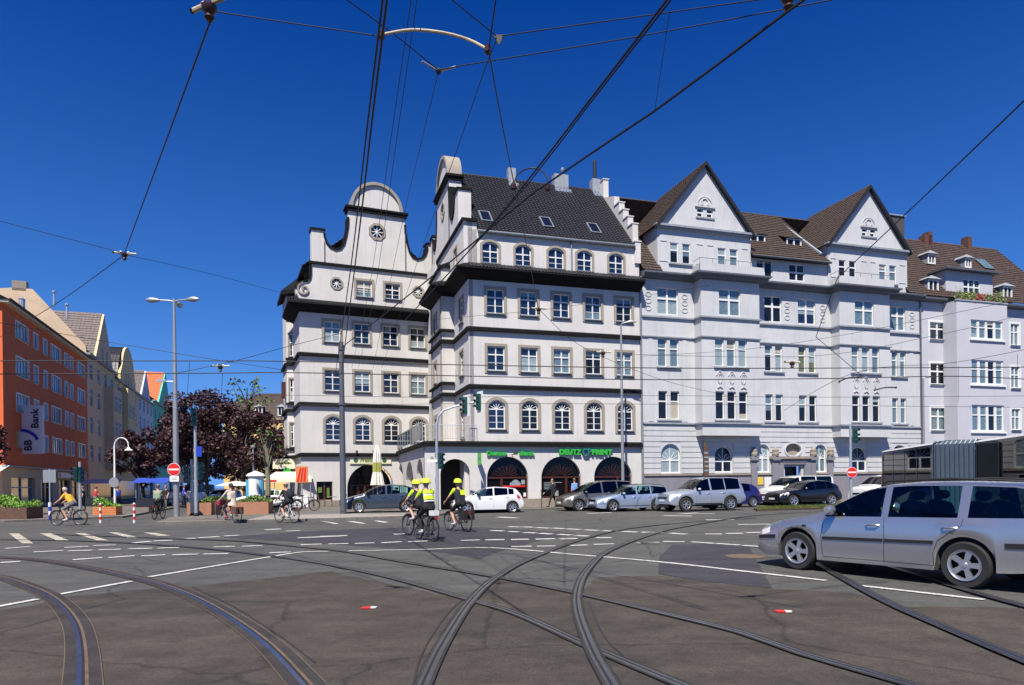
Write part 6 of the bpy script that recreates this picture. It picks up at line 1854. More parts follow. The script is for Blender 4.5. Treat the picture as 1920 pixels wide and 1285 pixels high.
# parking sign board (tall dark striped banner) in front of the grey house
p = fpt(15.9, 1.4)
t = thing('banner_flag', 'tall thin dark striped banner standing before the grey house', 'banner', (p[0], p[1], 0.12), FA)
MB().tube([(0, 0, 0), (0, 0, 4.3)], 0.03, 6).build('pole', 'black_matte', t)
MB().plate([(0.02, 1.6), (0.42, 2.0), (0.4, 3.6), (0.25, 4.1), (0.02, 4.25)], [], -0.015, 0.015, back=True).build('cloth', 'corten', t)
for k in range(5):
    MB().box(0.06, 0.36, -0.02, -0.016, 2.2 + k * 0.3, 2.3 + k * 0.3).build('stripe', 'window_pale', t)

# closed parasol and cafe furniture outside the restaurant
p = lw(5.1, 2.6)
t = thing('parasol', 'closed white and green parasol before the restaurant arch', 'parasol', (p[0], p[1], 0.12))
MB().lathe([(0.35, 0), (0.35, 0.12), (0.06, 0.16)], 14).build('base', 'black_matte', t)
MB().tube([(0, 0, 0.1), (0, 0, 4.55)], 0.035, 8).build('pole', 'parasol_white', t)
mb = MB()
n = 24
prof = [(0.52, 1.55, 1), (0.40, 2.2, 1), (0.33, 2.5, 0), (0.33, 3.2, 0), (0.27, 3.9, 1), (0.1, 4.5, 1)]
vs = []
for r_, z, c in prof:
    for k in range(n):
        q = r_ * (1.0 if k % 2 == 0 else 0.66)
        vs.append((q * math.cos(2 * PI * k / n), q * math.sin(2 * PI * k / n), z))
for i in range(len(prof) - 1):
    mb.mi(1 if i in (2,) else 0)
    mb.add([vs[i * n + k] for k in range(n)] + [vs[(i + 1) * n + k] for k in range(n)], [(k, (k + 1) % n, n + (k + 1) % n, n + k) for k in range(n)])
mb.build('canopy', ['parasol_white', 'parasol_green'], t, fix=False)


def cafe_table(label, x, y):
    t = thing('cafe_table', label, 'table', (x, y, 0.12), 0.2)
    MB().lathe([(0.34, 0.7), (0.36, 0.72), (0.36, 0.74), (0, 0.745)], 18).build('table_top', 'lead_grey', t)
    MB().tube([(0, 0, 0.02), (0, 0, 0.72)], 0.03, 8).build('stem', 'pole_dark', t)
    MB().box(-0.25, 0.25, -0.03, 0.03, 0, 0.04).box(-0.03, 0.03, -0.25, 0.25, 0.002, 0.042).build('base', 'pole_dark', t)


def cafe_chair(label, x, y, rz):
    t = thing('cafe_chair', label, 'chair', (x, y, 0.12), rz, 'cafe chairs at the restaurant')
    MB().box(-0.22, 0.22, -0.22, 0.22, 0.43, 0.46).build('seat', 'wood_red', t)
    MB().add([(-0.2, 0.2, 0.46), (0.2, 0.2, 0.46), (0.2, 0.3, 0.9), (-0.2, 0.3, 0.9), (-0.2, 0.22, 0.46), (0.2, 0.22, 0.46), (0.2, 0.32, 0.9), (-0.2, 0.32, 0.9)], [(0, 1, 2, 3), (4, 5, 6, 7), (2, 3, 7, 6), (0, 3, 7, 4), (1, 2, 6, 5)]).build('backrest', 'wood_red', t)
    for sx in (-0.19, 0.19):
        for sy in (-0.19, 0.19):
            MB().tube([(sx, sy, 0), (sx, sy, 0.44)], 0.018, 6).build('leg', 'pole_dark', t)


p = lw(2.05, 1.0)
cafe_table('round grey cafe table under the small restaurant window', p[0], p[1])
p = lw(1.35, 1.0)
cafe_chair('brown cafe chair left of the round table', p[0], p[1], R(115))
p = lw(2.8, 1.05)
cafe_chair('brown cafe chair right of the round table by the dark mast', p[0], p[1], R(-70))
p = lw(3.9, 0.6)
planter('small green plant box at the foot of the restaurant arch', p[0], p[1], R(23), 0.9, 0.4, 0.45, 'corten', 'leaf_bright', 8, fol=0.4)

# market clutter left of the white building
t = thing('market_tent', 'white and yellow market tent beside the white building', 'tent', (-16.6, 51.5, 0), R(5))
for sx in (-1.6, 1.6):
    for sy in (-1.2, 1.2):
        MB().tube([(sx, sy, 0), (sx, sy, 2.2)], 0.03, 6).build('leg', 'galvanised', t)
MB().add([(-1.7, -1.3, 2.2), (1.7, -1.3, 2.2), (1.7, 1.3, 2.2), (-1.7, 1.3, 2.2), (-1.2, 0, 2.75), (1.2, 0, 2.75)], [(0, 1, 5, 4), (1, 2, 5), (2, 3, 4, 5), (3, 0, 4)]).build('canopy', 'paint_cream', t)
MB().box(-1.72, 1.72, -1.33, -1.3, 1.95, 2.2).build('valance', 'paint_cream', t)
MB().box(-1.72, -0.8, -1.345, -1.331, 2.0, 2.14).build('valance_stripe', 'sign_red', t)
MB().box(-1.4, 1.4, -1.1, -0.6, 0, 0.9).build('counter', 'paint_white', t)
t = thing('market_tent', 'flat white market umbrella behind the parked bicycles', 'tent', (-20.6, 51.0, 0), 0)
MB().tube([(0, 0, 0), (0, 0, 2.3)], 0.035, 6).build('pole', 'galvanised', t)
MB().lathe([(1.55, 1.75), (0.8, 1.98), (0.0, 2.1)], 8).build('canopy', 'paint_white', t)
t = thing('advertising_board', 'orange and red striped roadside board left of the white building', 'board', (-14.3, 46.5, 0), R(8))
MB().box(-0.4, 0.4, -0.05, 0.05, 1.9, 3.0).build('panel', 'wood_orange', t)
for k in range(3):
    MB().add([(-0.35 + 0.22 * k, -0.055, 1.95), (-0.2 + 0.22 * k, -0.055, 1.95), (0.0 + 0.15 * k, -0.055, 2.9), (-0.12 + 0.15 * k, -0.055, 2.9)], [(0, 1, 2, 3)]).build('stripe', 'sign_red', t, fix=False)
MB().tube([(0, 0, 0), (0, 0, 2.0)], 0.04, 8).build('pole', 'galvanised', t)
t = thing('advertising_column', 'white and sky blue advertising column among the parked bicycles', 'column', (-16.7, 44.5, 0))
MB().lathe([(0.55, 0), (0.55, 0.2), (0.48, 0.25), (0.48, 2.3), (0.6, 2.35), (0.5, 2.5), (0.0, 2.7)], 20).build('drum', 'paint_white', t, smooth=True)
for a in (R(200), R(-20)):
    MB().lathe([(0.2, 0.6), (0.2, 2.1)], 10, (0.42 * math.cos(a), 0.42 * math.sin(a), 0)).build('poster', 'sign_skyblue', t)
for i, (x, y, w, m) in enumerate(((-29.5, 56, 2.2, 'cloth_royal'), (-36.0, 60, 2.6, 'sign_navy'))):
    t = thing('market_stall', ['blue covered market stall behind the orange planter', 'dark blue market stall in the shade of the bank building'][i], 'stall', (x, y, 0), R(15), 'market stalls in the left street')
    MB().box(-w / 2, w / 2, -0.6, 0.6, 0, 0.85).build('counter', 'cloth_navy', t)
    for sx in (-1, 1):
        MB().tube([(sx * w / 2, -0.5, 0.85), (sx * w / 2, -0.5, 2.2)], 0.03, 6).build('leg', 'galvanised', t)
    MB().add([(-w / 2 - 0.2, -0.9, 2.1), (w / 2 + 0.2, -0.9, 2.1), (w / 2 + 0.2, 0.8, 2.5), (-w / 2 - 0.2, 0.8, 2.5)], [(0, 1, 2, 3)]).build('canopy', m, t, fix=False)
# planted strip in front of the black car
t = MB()
r = random.Random(5)
for q in range(5200):
    a, b = r.random(), r.random()
    p_ = Vector((13.2 + 8.8 * a + 0.4 * b, 36.6 + 3.2 * a + 1.5 * b, 0.10))
    d = Vector((r.uniform(-0.4, 0.4), r.uniform(-0.4, 0.4), 1)).normalized() * r.uniform(0.05, 0.2)
    d2 = d.orthogonal().normalized() * 0.03
    t.mi(r.choice((0, 0, 1, 1, 2)) if r.random() > 0.08 else 3)
    t.add([p_ - d2, p_ + d2, p_ + d], [(0, 1, 2)])
g = t.build('grass_strip', ['leaf_olive', 'leaf_green', 'leaf_bright', 'cloth_red'], fix=False)
g['kind'] = 'stuff'
tag(g, 'dry green grass strip with a few red flowers before the black car', 'grass')
bed = MB().slab([(13.1, 36.5), (22.0, 39.7), (22.5, 41.3), (13.5, 38.2)], 0, 0.1)
struct(bed.build('tram_bed', 'soil'))

# ------------------------------------------------------------------ overhead wires
WL = {
 'contactA': ('pair of black contact wires falling steeply to the dark mast, right wire', 0.012),
 'contactA2': ('pair of black contact wires falling steeply to the dark mast, left wire', 0.011),
 'messA': ('thin wire right of the steep contact wires, right one of two', 0.005),
 'messA2': ('thin wire right of the steep contact wires, left one of two', 0.005),
 'contactB': ('thick black contact wire slanting from the top to the dark roof', 0.012),
 'contactB2': ('second black wire running close along the slanting contact wire', 0.009),
 'contactC': ('long black contact wire slanting from the right insulator across the white gable', 0.013),
 'pullD': ('short steep wire from the top edge to the bent wire bow', 0.008),
 'spanE': ('thin span wire from the left insulator to the bent bow', 0.006),
 'spanF': ('thin wire falling from the top to the wire knot under the bow', 0.006),
 'spanG': ('thin wire falling from the top to the triangular wire knot', 0.006),
 'spanH': ('thin span wire from the triangular knot to the right insulator', 0.006),
 'spanI': ('thin span wire below the first one, rising to the right insulator', 0.006),
 'dropJ': ('thin wire falling from the lower knot past the domed gable', 0.005),
 'dropK': ('thin wire falling from the triangular knot past the tall gable', 0.005),
 'dropL': ('wire falling from the bow across the dark roof to the facade anchor', 0.008),
 'spanM': ('black wire from the left insulator down to the left wire crossing', 0.010),
 'spanN': ('thin span wire from the left edge to the left wire crossing', 0.006),
 'spanN2': ('thin span wire from the left crossing to the white oriel', 0.006),
 'spanM2': ('black wire from the left crossing down to the orange building', 0.011),
 'hang': ('hair thin hanging wire near the top right', 0.003),
 'spanO': ('black wire slanting down from the right edge over the second gable', 0.012),
 'spanO2': ('wire from the balcony corner down to the small crossing', 0.012),
 'spanO3': ('short wire from the small crossing down to the right', 0.012),
 'spanP': ('wire from the facade anchor down to the right across the shops', 0.010),
 'spanQ': ('thin wire from the facade anchor up to the grey house', 0.007),
 'spanQ2': ('thin wire from the facade anchor to the left wing', 0.007),
 'crossR': ('upper long horizontal wire across the whole square', 0.018),
 'crossR2': ('second long horizontal wire across the whole square', 0.018),
 'crossS': ('thin wire crossing the side street from the upper left', 0.009),
 'crossS2': ('thin wire rising from the side street to the left white facade', 0.011),
 'crossT': ('third horizontal wire at first floor height', 0.011),
 'crossT2': ('lowest horizontal wire at first floor height', 0.011),
 'crossU': ('thin slanting wire across the second floor of the grey house', 0.009),
 'crossU2': ('thin wire above it rising towards the lilac house', 0.009),
 'crossV': ('wire curving up to the lilac house at right', 0.010)}
for k, pts in WIRES.items():
    lab, rad = WL[k]
    o = MB().tube(smooth_path(pts, 0.8), rad, 5, cap=False).build('overhead_wire', 'wire_black', smooth=False, fix=False)
    tag(o, lab, 'wire', 'overhead tram wires')
for k, pts in enumerate(DROPS):
    o = MB().tube(pts, 0.008, 5, cap=False).build('dropper_wire', 'wire_black', fix=False)
    tag(o, ['short dropper wire between the horizontal wires left of the lamp', 'short dropper wire before the lilac house', 'short dropper rod at the right edge', 'short dropper wire above the purple trees'][k], 'wire', 'dropper wires')
for k, pts in enumerate(ARCS):
    t = thing('wire_bow', ['cream bent wire bow high above the square', 'black wire loop above the dark roof ridge', 'small curved wire bow before the right bay', 'small curved wire bow left of the lilac house'][k], 'wire bow', (0, 0, 0), 0, 'bows on the overhead wires')
    P = smooth_path(pts, 0.08)
    MB().tube(P, 0.016 if k == 0 else 0.010 if k == 1 else 0.03, 8).build('bow', 'insulator_cream' if k == 0 else 'wire_black', t, smooth=True)
    for e in (P[0], P[-1]):
        MB().lathe([(0.02, -0.05), (0.035, -0.03), (0.035, 0.03), (0.02, 0.05)], 8, e).build('end_clamp', 'insulator_brown', t)


def insulator(label, x, y, z, rz, s=1.0):
    t = thing('insulator', label, 'insulator', (x, y, z), rz, 'insulators on the overhead wires')
    MB().lathe([(0.02 * s, -0.13 * s), (0.045 * s, -0.1 * s), (0.03 * s, -0.07 * s), (0.06 * s, -0.04 * s), (0.065 * s, 0.0), (0.03 * s, 0.03 * s)], 12).build('bell', 'insulator_brown', t, smooth=True)
    for sx in (-1, 1):
        MB().tube([(sx * 0.05 * s, 0, 0.02 * s), (sx * 0.19 * s, 0, 0.02 * s)], 0.022 * s, 8).build('bar', 'insulator_cream', t)
        MB().lathe([(0.0, -0.03 * s), (0.03 * s, 0.0), (0.0, 0.03 * s)], 10, (sx * 0.07 * s, 0, 0.04 * s)).build('eye', 'porcelain', t, smooth=True)
        MB().lathe([(0.0, -0.03 * s), (0.03 * s, 0.0), (0.0, 0.03 * s)], 10, (sx * 0.2 * s, 0, 0.02 * s)).build('eye', 'porcelain' if sx > 0 else 'wire_black', t, smooth=True)


insulator('large insulator with cream bars at the top left edge', -2.93, 6.74, 6.40, R(-25), 1.15)
insulator('large insulator with cream bars at the top right edge', 2.42, 5.85, 5.80, R(12), 1.0)
insulator('insulator at the left wire crossing above the lamp', -8.75, 15.53, 6.98, R(20), 1.1)
insulator('small insulator over the horizontal wires right of the lamp', -11.05, 26.0, 6.24, R(10), 1.5)
insulator('red brown insulator on the middle of the white street front', 1.05, 24.9, 8.0, R(10), 1.4)
insulator('red brown insulator on the white front by the slim lamp post', 4.0, 29.5, 7.25, R(10), 1.6)
insulator('insulator at the small wire crossing over the grey house', 12.5, 30.3, 6.85, R(12), 1.8)
t = thing('wire_knot', 'black triangular wire knot near the top centre', 'wire knot', (-0.08, 7.26, 6.4))
MB().plate([(-0.06, 0.02), (0.06, 0.02), (0.0, -0.09)], [], -0.01, 0.01, back=True).build('plate', 'wire_black', t)
t = thing('wire_knot', 'small wire knot with turnbuckles left of the triangular one', 'wire knot', (-0.77, 7.68, 6.3))
MB().lathe([(0.02, -0.03), (0.035, 0.0), (0.02, 0.03)], 8).build('ring', 'wire_black', t)
MB().tube([(0.02, 0, 0), (0.2, -0.06, 0.01)], 0.012, 6).build('turnbuckle', 'galvanised', t)
MB().tube([(-0.02, 0, 0.01), (-0.17, -0.1, 0.05)], 0.012, 6).build('turnbuckle', 'galvanised', t)
# ------------------------------------------------------------------ vehicles
def lerp(tab, x):
    if x <= tab[0][0]:
        return tab[0][1]
    for (a, b), (c, d) in zip(tab, tab[1:]):
        if x <= c:
            return b + (d - b) * (x - a) / (c - a) if c > a else d
    return tab[-1][1]


def wheel_mesh(R_, wdt, rim_r, spokes, rim_mat, key):
    def tyre():
        return MB().lathe([(rim_r, -wdt / 2 + 0.01), (R_ * 0.93, -wdt / 2), (R_ * 0.985, -wdt / 2 + 0.025), (R_, -wdt / 2 + 0.05), (R_, wdt / 2 - 0.05), (R_ * 0.93, wdt / 2), (rim_r, wdt / 2 - 0.01), (rim_r, -wdt / 2 + 0.01)], 32, (0, 0, 0), 'y', False).mesh('tyre', 'black_rubber', True)

    def rim():
        n = 40
        out = [(rim_r * 1.0 * math.cos(2 * PI * k / n), rim_r * 1.0 * math.sin(2 * PI * k / n)) for k in range(n)]
        holes = []
        for s in range(spokes):
            a0 = 2 * PI * s / spokes + 0.12 * 5 / spokes * 1.9
            a1 = 2 * PI * (s + 1) / spokes - 0.12 * 5 / spokes * 1.9
            m = 7
            o_ = [(rim_r * 0.86 * math.cos(a0 + (a1 - a0) * q / m), rim_r * 0.86 * math.sin(a0 + (a1 - a0) * q / m)) for q in range(m + 1)]
            b0, b1 = a0 + (a1 - a0) * 0.25, a1 - (a1 - a0) * 0.25
            i_ = [(rim_r * 0.36 * math.cos(b1), rim_r * 0.36 * math.sin(b1)), (rim_r * 0.36 * math.cos(b0), rim_r * 0.36 * math.sin(b0))]
            holes.append(o_ + i_)
        mb = MB().plate(out, holes, -wdt / 2 + 0.012, -wdt / 2 + 0.05)
        mb.lathe([(rim_r * 1.02, -wdt / 2 + 0.0), (rim_r * 1.03, -wdt / 2 - 0.004), (rim_r * 0.95, -wdt / 2 + 0.006), (rim_r * 0.93, -wdt / 2 + 0.03)], n, (0, 0, 0), 'y', False)
        mb.lathe([(0.0, -wdt / 2 - 0.002), (rim_r * 0.16, -wdt / 2), (rim_r * 0.2, -wdt / 2 + 0.02)], 16, (0, 0, 0), 'y', False)
        return mb.mesh('rim', rim_mat)

    def brake():
        return MB().lathe([(rim_r * 0.97, -wdt / 2 + 0.10), (0.0, -wdt / 2 + 0.10)], 24, (0, 0, 0), 'y').mesh('brake_disc', 'interior')
    return cached((key, 't', R_, wdt, rim_r), tyre), cached((key, 'r', R_, wdt, rim_r, spokes, rim_mat), rim), cached((key, 'b', R_, wdt, rim_r), brake)


def car(label, cat, loc, rz, L, W, top, belt, bot, wheels, paint, glass_cuts, shields, R_=0.32, spokes=5, rim_r=None, glass=None, trim=None,
        sc=1.0, name='parked_car', group=None, front=None, detail=True, tumble=0.34, taper=0.16, rails=False, mirror_x=None, doors=(), handles=(), head=(0.10, 0.55, 0.60, 0.74), tail=None,
        plate_z=0.5, pillar_black=False, mirror_paint=None, grille=True, seats=True, clear_front=False):
    """car body: x from the nose (0) to the tail (L), near side at -y.  top/belt/bot are side profiles (x,z)."""
    glass = glass or CAR_GLASS
    t = thing(name, label, cat, loc, rz, group)
    t.scale = (sc, sc, sc)
    xs = set()
    for k in range(49):
        xs.add(round(L * k / 48, 4))
    for tab in (top, belt, bot):
        for x, z in tab:
            xs.add(round(min(max(x, 0), L), 4))
    for a, b in list(glass_cuts) + list(shields):
        xs.add(round(a, 4))
        xs.add(round(b, 4))
    ra = R_ * 1.17
    for wx in wheels:
        for k in range(13):
            xs.add(round(wx - ra * math.cos(PI * k / 12), 4))
    xs = sorted(x for x in xs if 0 <= x <= L)
    xs = [x for i, x in enumerate(xs) if i == 0 or x - xs[i - 1] > 0.006]
    hw = W / 2

    def width(x):
        q = abs(x - L * 0.52) / (L * 0.52)
        return hw * (1 - taper * q ** 5 - 0.03 * q * q)

    def section(x):
        w = width(x)
        zb = lerp(bot, x)
        for wx in wheels:
            if abs(x - wx) < ra:
                zb = max(zb, R_ + math.sqrt(max(0, ra * ra - (x - wx) ** 2)))
        zt, zr = lerp(belt, x), lerp(top, x)
        zt = min(zt, zr - 0.03)
        zb = min(zb, zt - 0.05)
        gh = zr - zt
        flare = 0.0
        for wx in wheels:
            d_ = abs(x - wx)
            if d_ < ra * 1.25:
                flare = max(flare, 0.018 * (1 - (d_ / (ra * 1.25)) ** 4))
        hgt = zt - zb
        yc = w * 0.955 - min(tumble * gh, 0.30)
        if gh < 0.12:
            yc = w * (0.955 - 0.10 * gh / 0.12)
        return [(w * 0.80, zb), (w * 0.975 + flare, zb + 0.01), (w * 1.0 + flare, zb + hgt * 0.30), (w * 1.0 + flare * 0.5, zb + hgt * 0.62), (w * 0.988, zt - min(0.10, hgt * 0.2)), (w * 0.955, zt),
                (yc, zr - min(0.045, gh * 0.3)), (yc * 0.90, zr - 0.006 - min(0.01, gh * 0.1)), (yc * 0.45, zr + 0.012), (0.0, zr + 0.018)]
    S = [section(x) for x in xs]
    n = len(S[0])
    GB, GT = 5, 6                        # glass lies between these section points
    body, under = MB(), MB()
    parts = {}

    def V(i, j, s):
        y, z = S[i][j]
        return (xs[i], s * y, z)
    for s in (-1, 1):
        for i in range(len(xs) - 1):
            xm = (xs[i] + xs[i + 1]) / 2
            for j in range(n - 1):
                q = [V(i, j, s), V(i + 1, j, s), V(i + 1, j + 1, s), V(i, j + 1, s)]
                dest = body
                zc = sum(p_[2] for p_ in q) / 4
                if j == GB:
                    for k, (a, b) in enumerate(glass_cuts):
                        if a < xm < b:
                            dest = parts.setdefault(('side_window', k, s), MB())
                elif j > GB:
                    for k, (a, b) in enumerate(shields):
                        if a < xm < b:
                            dest = parts.setdefault(('windscreen' if k == 0 else 'rear_window', k, 0), MB())
                if head and head[0] < xm < head[1] and j in (3, 4):
                    if head[2] < zc < head[3] + 0.1:
                        dest = parts.setdefault(('headlight', 0, s), MB())
                if tail and xm > tail[0] and j in (2, 3, 4) and tail[1] < zc < tail[2]:
                    dest = parts.setdefault(('taillight', 0, s), MB())
                dest.add(q, [(0, 1, 2, 3)])
    for i in range(len(xs) - 1):
        under.add([V(i, 0, -1), V(i + 1, 0, -1), V(i + 1, 0, 1), V(i, 0, 1)], [(0, 1, 2, 3)])
    for i in (0, len(xs) - 1):
        body.add([V(i, j, -1) for j in range(n)] + [V(i, j, 1) for j in range(n - 2, -1, -1)], [tuple(range(2 * n - 1))])
    body.build('body', paint, t, smooth=True)
    under.build('underbody', 'interior', t)
    nm = {'headlight': 'lamp_glass', 'taillight': 'lamp_red'}
    for (pn, k, s), mb in parts.items():
        g_ = nm.get(pn) or (CAR_GLASS_CLEAR if (pn == 'windscreen' or (clear_front and pn == 'side_window' and k == 0)) else glass)
        mb.build(pn, g_, t, smooth=True)
    ty, rm, br = wheel_mesh(R_, 0.205, rim_r or R_ * 0.66, spokes, 'alloy', 'w')
    for wx in wheels:
        for s in (-1, 1):
            w_ = put('wheel', br, t, (wx, s * (width(wx) - 0.10), R_), 0 if s < 0 else PI)
            put('tyre', ty, w_)
            put('rim', rm, w_)

    def ysurf(x, z):
        sec = section(x)
        for (y0, z0), (y1, z1) in zip(sec[1:], sec[2:]):
            if z0 <= z <= z1 and z1 > z0:
                return y0 + (y1 - y0) * (z - z0) / (z1 - z0)
        return sec[5][0]

    def seam(pts, wdt=0.008, m='interior', nme='door_seam', out=0.003, thick=0.0):
        mb = MB()
        P = []
        for (x0, z0), (x1, z1) in zip(pts, pts[1:]):
            k = max(2, int(math.hypot(x1 - x0, z1 - z0) / 0.06))
            P += [(x0 + (x1 - x0) * q / k, z0 + (z1 - z0) * q / k) for q in range(k)]
        P.append(pts[-1])
        vs, fs = [], []
        for i, (x, z) in enumerate(P):
            dx = P[min(i + 1, len(P) - 1)][0] - P[max(i - 1, 0)][0]
            dz = P[min(i + 1, len(P) - 1)][1] - P[max(i - 1, 0)][1]
            ll = math.hypot(dx, dz) or 1
            ox, oz = -dz / ll * wdt / 2, dx / ll * wdt / 2
            for sg in (-1, 1):
                vs.append((x + sg * ox, -ysurf(x + sg * ox, z + sg * oz) - out, z + sg * oz))
        fs = [(2 * i, 2 * i + 1, 2 * i + 3, 2 * i + 2) for i in range(len(P) - 1)]
        if thick:
            k = len(vs)
            vs += [(v[0], v[1] + out + 0.01, v[2]) for v in vs[:k]]
            fs += [(2 * i, 2 * i + 2, k + 2 * i + 2, k + 2 * i) for i in range(len(P) - 1)] + [(2 * i + 1, 2 * i + 3, k + 2 * i + 3, k + 2 * i + 1) for i in range(len(P) - 1)]
            fs += [(0, 1, k + 1, k), (k - 2, k - 1, 2 * k - 1, 2 * k - 2)]
        mb.add(vs, fs)
        return mb.build(nme, m, t, fix=bool(thick))
    for d in doors:
        seam(d)
    for hx, hz in handles:
        y = ysurf(hx, hz)
        hb = MB().tube([(hx, -y - 0.005, hz), (hx + 0.03, -y - 0.035, hz + 0.005), (hx + 0.17, -y - 0.035, hz + 0.008), (hx + 0.2, -y - 0.005, hz + 0.008)], 0.014, 6)
        hb.build('door_handle', paint, t, smooth=True)
    if trim:
        for pts, wd in trim:
            seam(pts, wd, 'black_matte', 'side_trim', 0.014, 1)
    mx = mirror_x if mirror_x else (glass_cuts[0][0] + 0.12)
    zb_ = lerp(belt, mx)
    for s in (-1, 1):
        y = width(mx) * 0.95
        mb = MB()
        mb.tube([(mx + 0.02, s * (y + 0.02), zb_ + 0.09), (mx, s * (y + 0.06), zb_ + 0.10), (mx - 0.005, s * (y + 0.16), zb_ + 0.10), (mx + 0.01, s * (y + 0.21), zb_ + 0.10)], [0.03, 0.075, 0.078, 0.04], 10)
        o = mb.build('door_mirror', mirror_paint or paint, t, smooth=True)
        MB().tube([(mx + 0.02, s * (y - 0.02), zb_ + 0.02), (mx + 0.01, s * (y + 0.1), zb_ + 0.05)], 0.025, 6).build('mirror_foot', 'black_matte', t)
    # front: grille, plate, lower intake
    if grille:
        MB().box(-0.012, 0.05, -hw * 0.5, hw * 0.5, plate_z + 0.07, plate_z + 0.20).build('grille', 'black_gloss', t)
        MB().box(-0.012, 0.05, -hw * 0.62, hw * 0.62, 0.24, 0.36).build('air_intake', 'black_matte', t)
    MB().box(-0.022, -0.010, -0.26, 0.26, plate_z - 0.06, plate_z + 0.055).build('number_plate', 'plate_white', t)
    MB().box(L + 0.004, L + 0.016, -0.26, 0.26, 0.72, 0.83).build('number_plate', 'plate_white', t)
    if seats:
        c0, c1 = glass_cuts[0][0], glass_cuts[-1][1]
        zf = lerp(belt, (c0 + c1) / 2)
        MB().box(c0 + 0.15, min(c1, L - 0.35), -hw * 0.84, hw * 0.84, 0.28, zf - 0.16).build('cabin_floor', 'interior', t)
        zs = lerp(top, (c0 + c1) / 2)
        for sx in ((c0 + (c1 - c0) * 0.36), (c0 + (c1 - c0) * 0.66)):
            for s in (-1, 1):
                so = MB().tube([(sx, s * hw * 0.42, zf - 0.2), (sx + 0.12, s * hw * 0.42, zf + 0.12), (sx + 0.14, s * hw * 0.42, zf + 0.2)], [0.19, 0.2, 0.13], 10).build('seat', 'interior', t, smooth=True)
                MB().tube([(sx + 0.14, s * hw * 0.42 - 0.1, zf + 0.3), (sx + 0.14, s * hw * 0.42 + 0.1, zf + 0.3)], 0.07, 8).build('headrest', 'interior', so)
        sw = MB()
        sw.tube([(c0 + 0.62 + 0.05 * math.sin(a), -hw * 0.42 + 0.18 * math.cos(a), zf - 0.02 + 0.17 * math.sin(a)) for a in [2 * PI * k / 16 for k in range(17)]], 0.014, 6)
        sw.build('steering_wheel', 'interior', t)
        MB().box(c0 - 0.05, c0 + 0.5, -hw * 0.8, hw * 0.8, zf - 0.25, zf - 0.06).build('dashboard', 'interior', t)
    if rails:
        zr = [lerp(top, x) for x in rails]
        yr = W * 0.5 * 0.70
        for s in (-1, 1):
            MB().tube([(rails[0], s * yr, lerp(top, rails[0]) + 0.0), (rails[0] + 0.1, s * yr, lerp(top, rails[0] + 0.1) + 0.05), ((rails[0] + rails[1]) / 2, s * yr, lerp(top, (rails[0] + rails[1]) / 2) + 0.055), (rails[1] - 0.1, s * yr, lerp(top, rails[1] - 0.1) + 0.05), (rails[1], s * yr, lerp(top, rails[1]) + 0.0)], 0.016, 6).build('roof_rail', 'black_matte', t, smooth=True)
    t['_'] = 0
    del t['_']
    return t, ysurf, section


# --- foreground silver estate car
EST_TOP = [(0, 0.58), (0.04, 0.66), (0.15, 0.72), (0.5, 0.82), (1.0, 0.91), (1.22, 0.95), (1.55, 1.145), (1.9, 1.315), (2.2, 1.39), (2.6, 1.42), (3.3, 1.42), (3.9, 1.395), (4.15, 1.355), (4.42, 1.1), (4.5, 0.9), (4.57, 0.72)]
EST_BELT = [(0, 0.53), (0.1, 0.62), (0.5, 0.76), (1.0, 0.86), (1.25, 0.895), (2.0, 0.915), (3.0, 0.935), (4.1, 0.96), (4.35, 0.95), (4.57, 0.66)]
EST_BOT = [(0, 0.26), (0.2, 0.19), (0.6, 0.2), (1.2, 0.19), (3.1, 0.2), (3.9, 0.24), (4.4, 0.3), (4.57, 0.36)]
ang = math.atan2(-2.40, 1.53)
sc = 1.115
fw = Vector((5.27, 12.58, 0))            # near front wheel on the ground
dirv = Vector((math.cos(ang), math.sin(ang), 0))
side = Vector((-dirv.y, dirv.x, 0))      # local +y
org = fw - dirv * (0.86 * sc) + side * (0.78 * sc)
wag, ws, wsec = car('silver estate car with roof rails driving left in the foreground', 'car', org, ang, 4.57, 1.73, EST_TOP, EST_BELT, EST_BOT, (0.86, 3.39), 'car_silver',
    [(1.36, 2.26), (2.36, 3.30), (3.42, 4.27)], [(1.24, 2.14), (4.17, 4.44)], R_=0.315, spokes=5, rim_r=0.205, sc=sc, name='estate_car', rails=(2.15, 4.1), mirror_x=1.52,
    doors=[[(1.33, 0.27), (1.31, 0.6), (1.36, 0.885)], [(2.31, 0.25), (2.32, 0.6), (2.31, 0.92)], [(3.0, 0.45), (3.06, 0.62), (3.22, 0.74), (3.36, 0.84), (3.37, 0.93)], [(1.33, 0.265), (3.0, 0.275)], [(3.0, 0.275), (3.0, 0.45)]],
    handles=[(2.05, 0.79), (3.12, 0.80)], trim=[([(1.34, 0.56), (2.3, 0.58)], 0.045), ([(2.32, 0.58), (3.0, 0.595)], 0.045), ([(0.03, 0.50), (0.42, 0.53)], 0.06), ([(3.86, 0.60), (4.5, 0.62)], 0.07)],
    head=(0.02, 0.30, 0.58, 0.72), tail=(4.38, 0.65, 0.95), plate_z=0.42, clear_front=True)
MB().box(0.98, 1.05, -ws(1.0, 0.74) - 0.008, -ws(1.0, 0.74) + 0.01, 0.725, 0.755).build('indicator', 'black_matte', wag)
MB().box(1.06, 1.085, -ws(1.06, 0.62) - 0.005, -ws(1.06, 0.62) + 0.01, 0.64, 0.66).build('badge', 'chrome', wag)

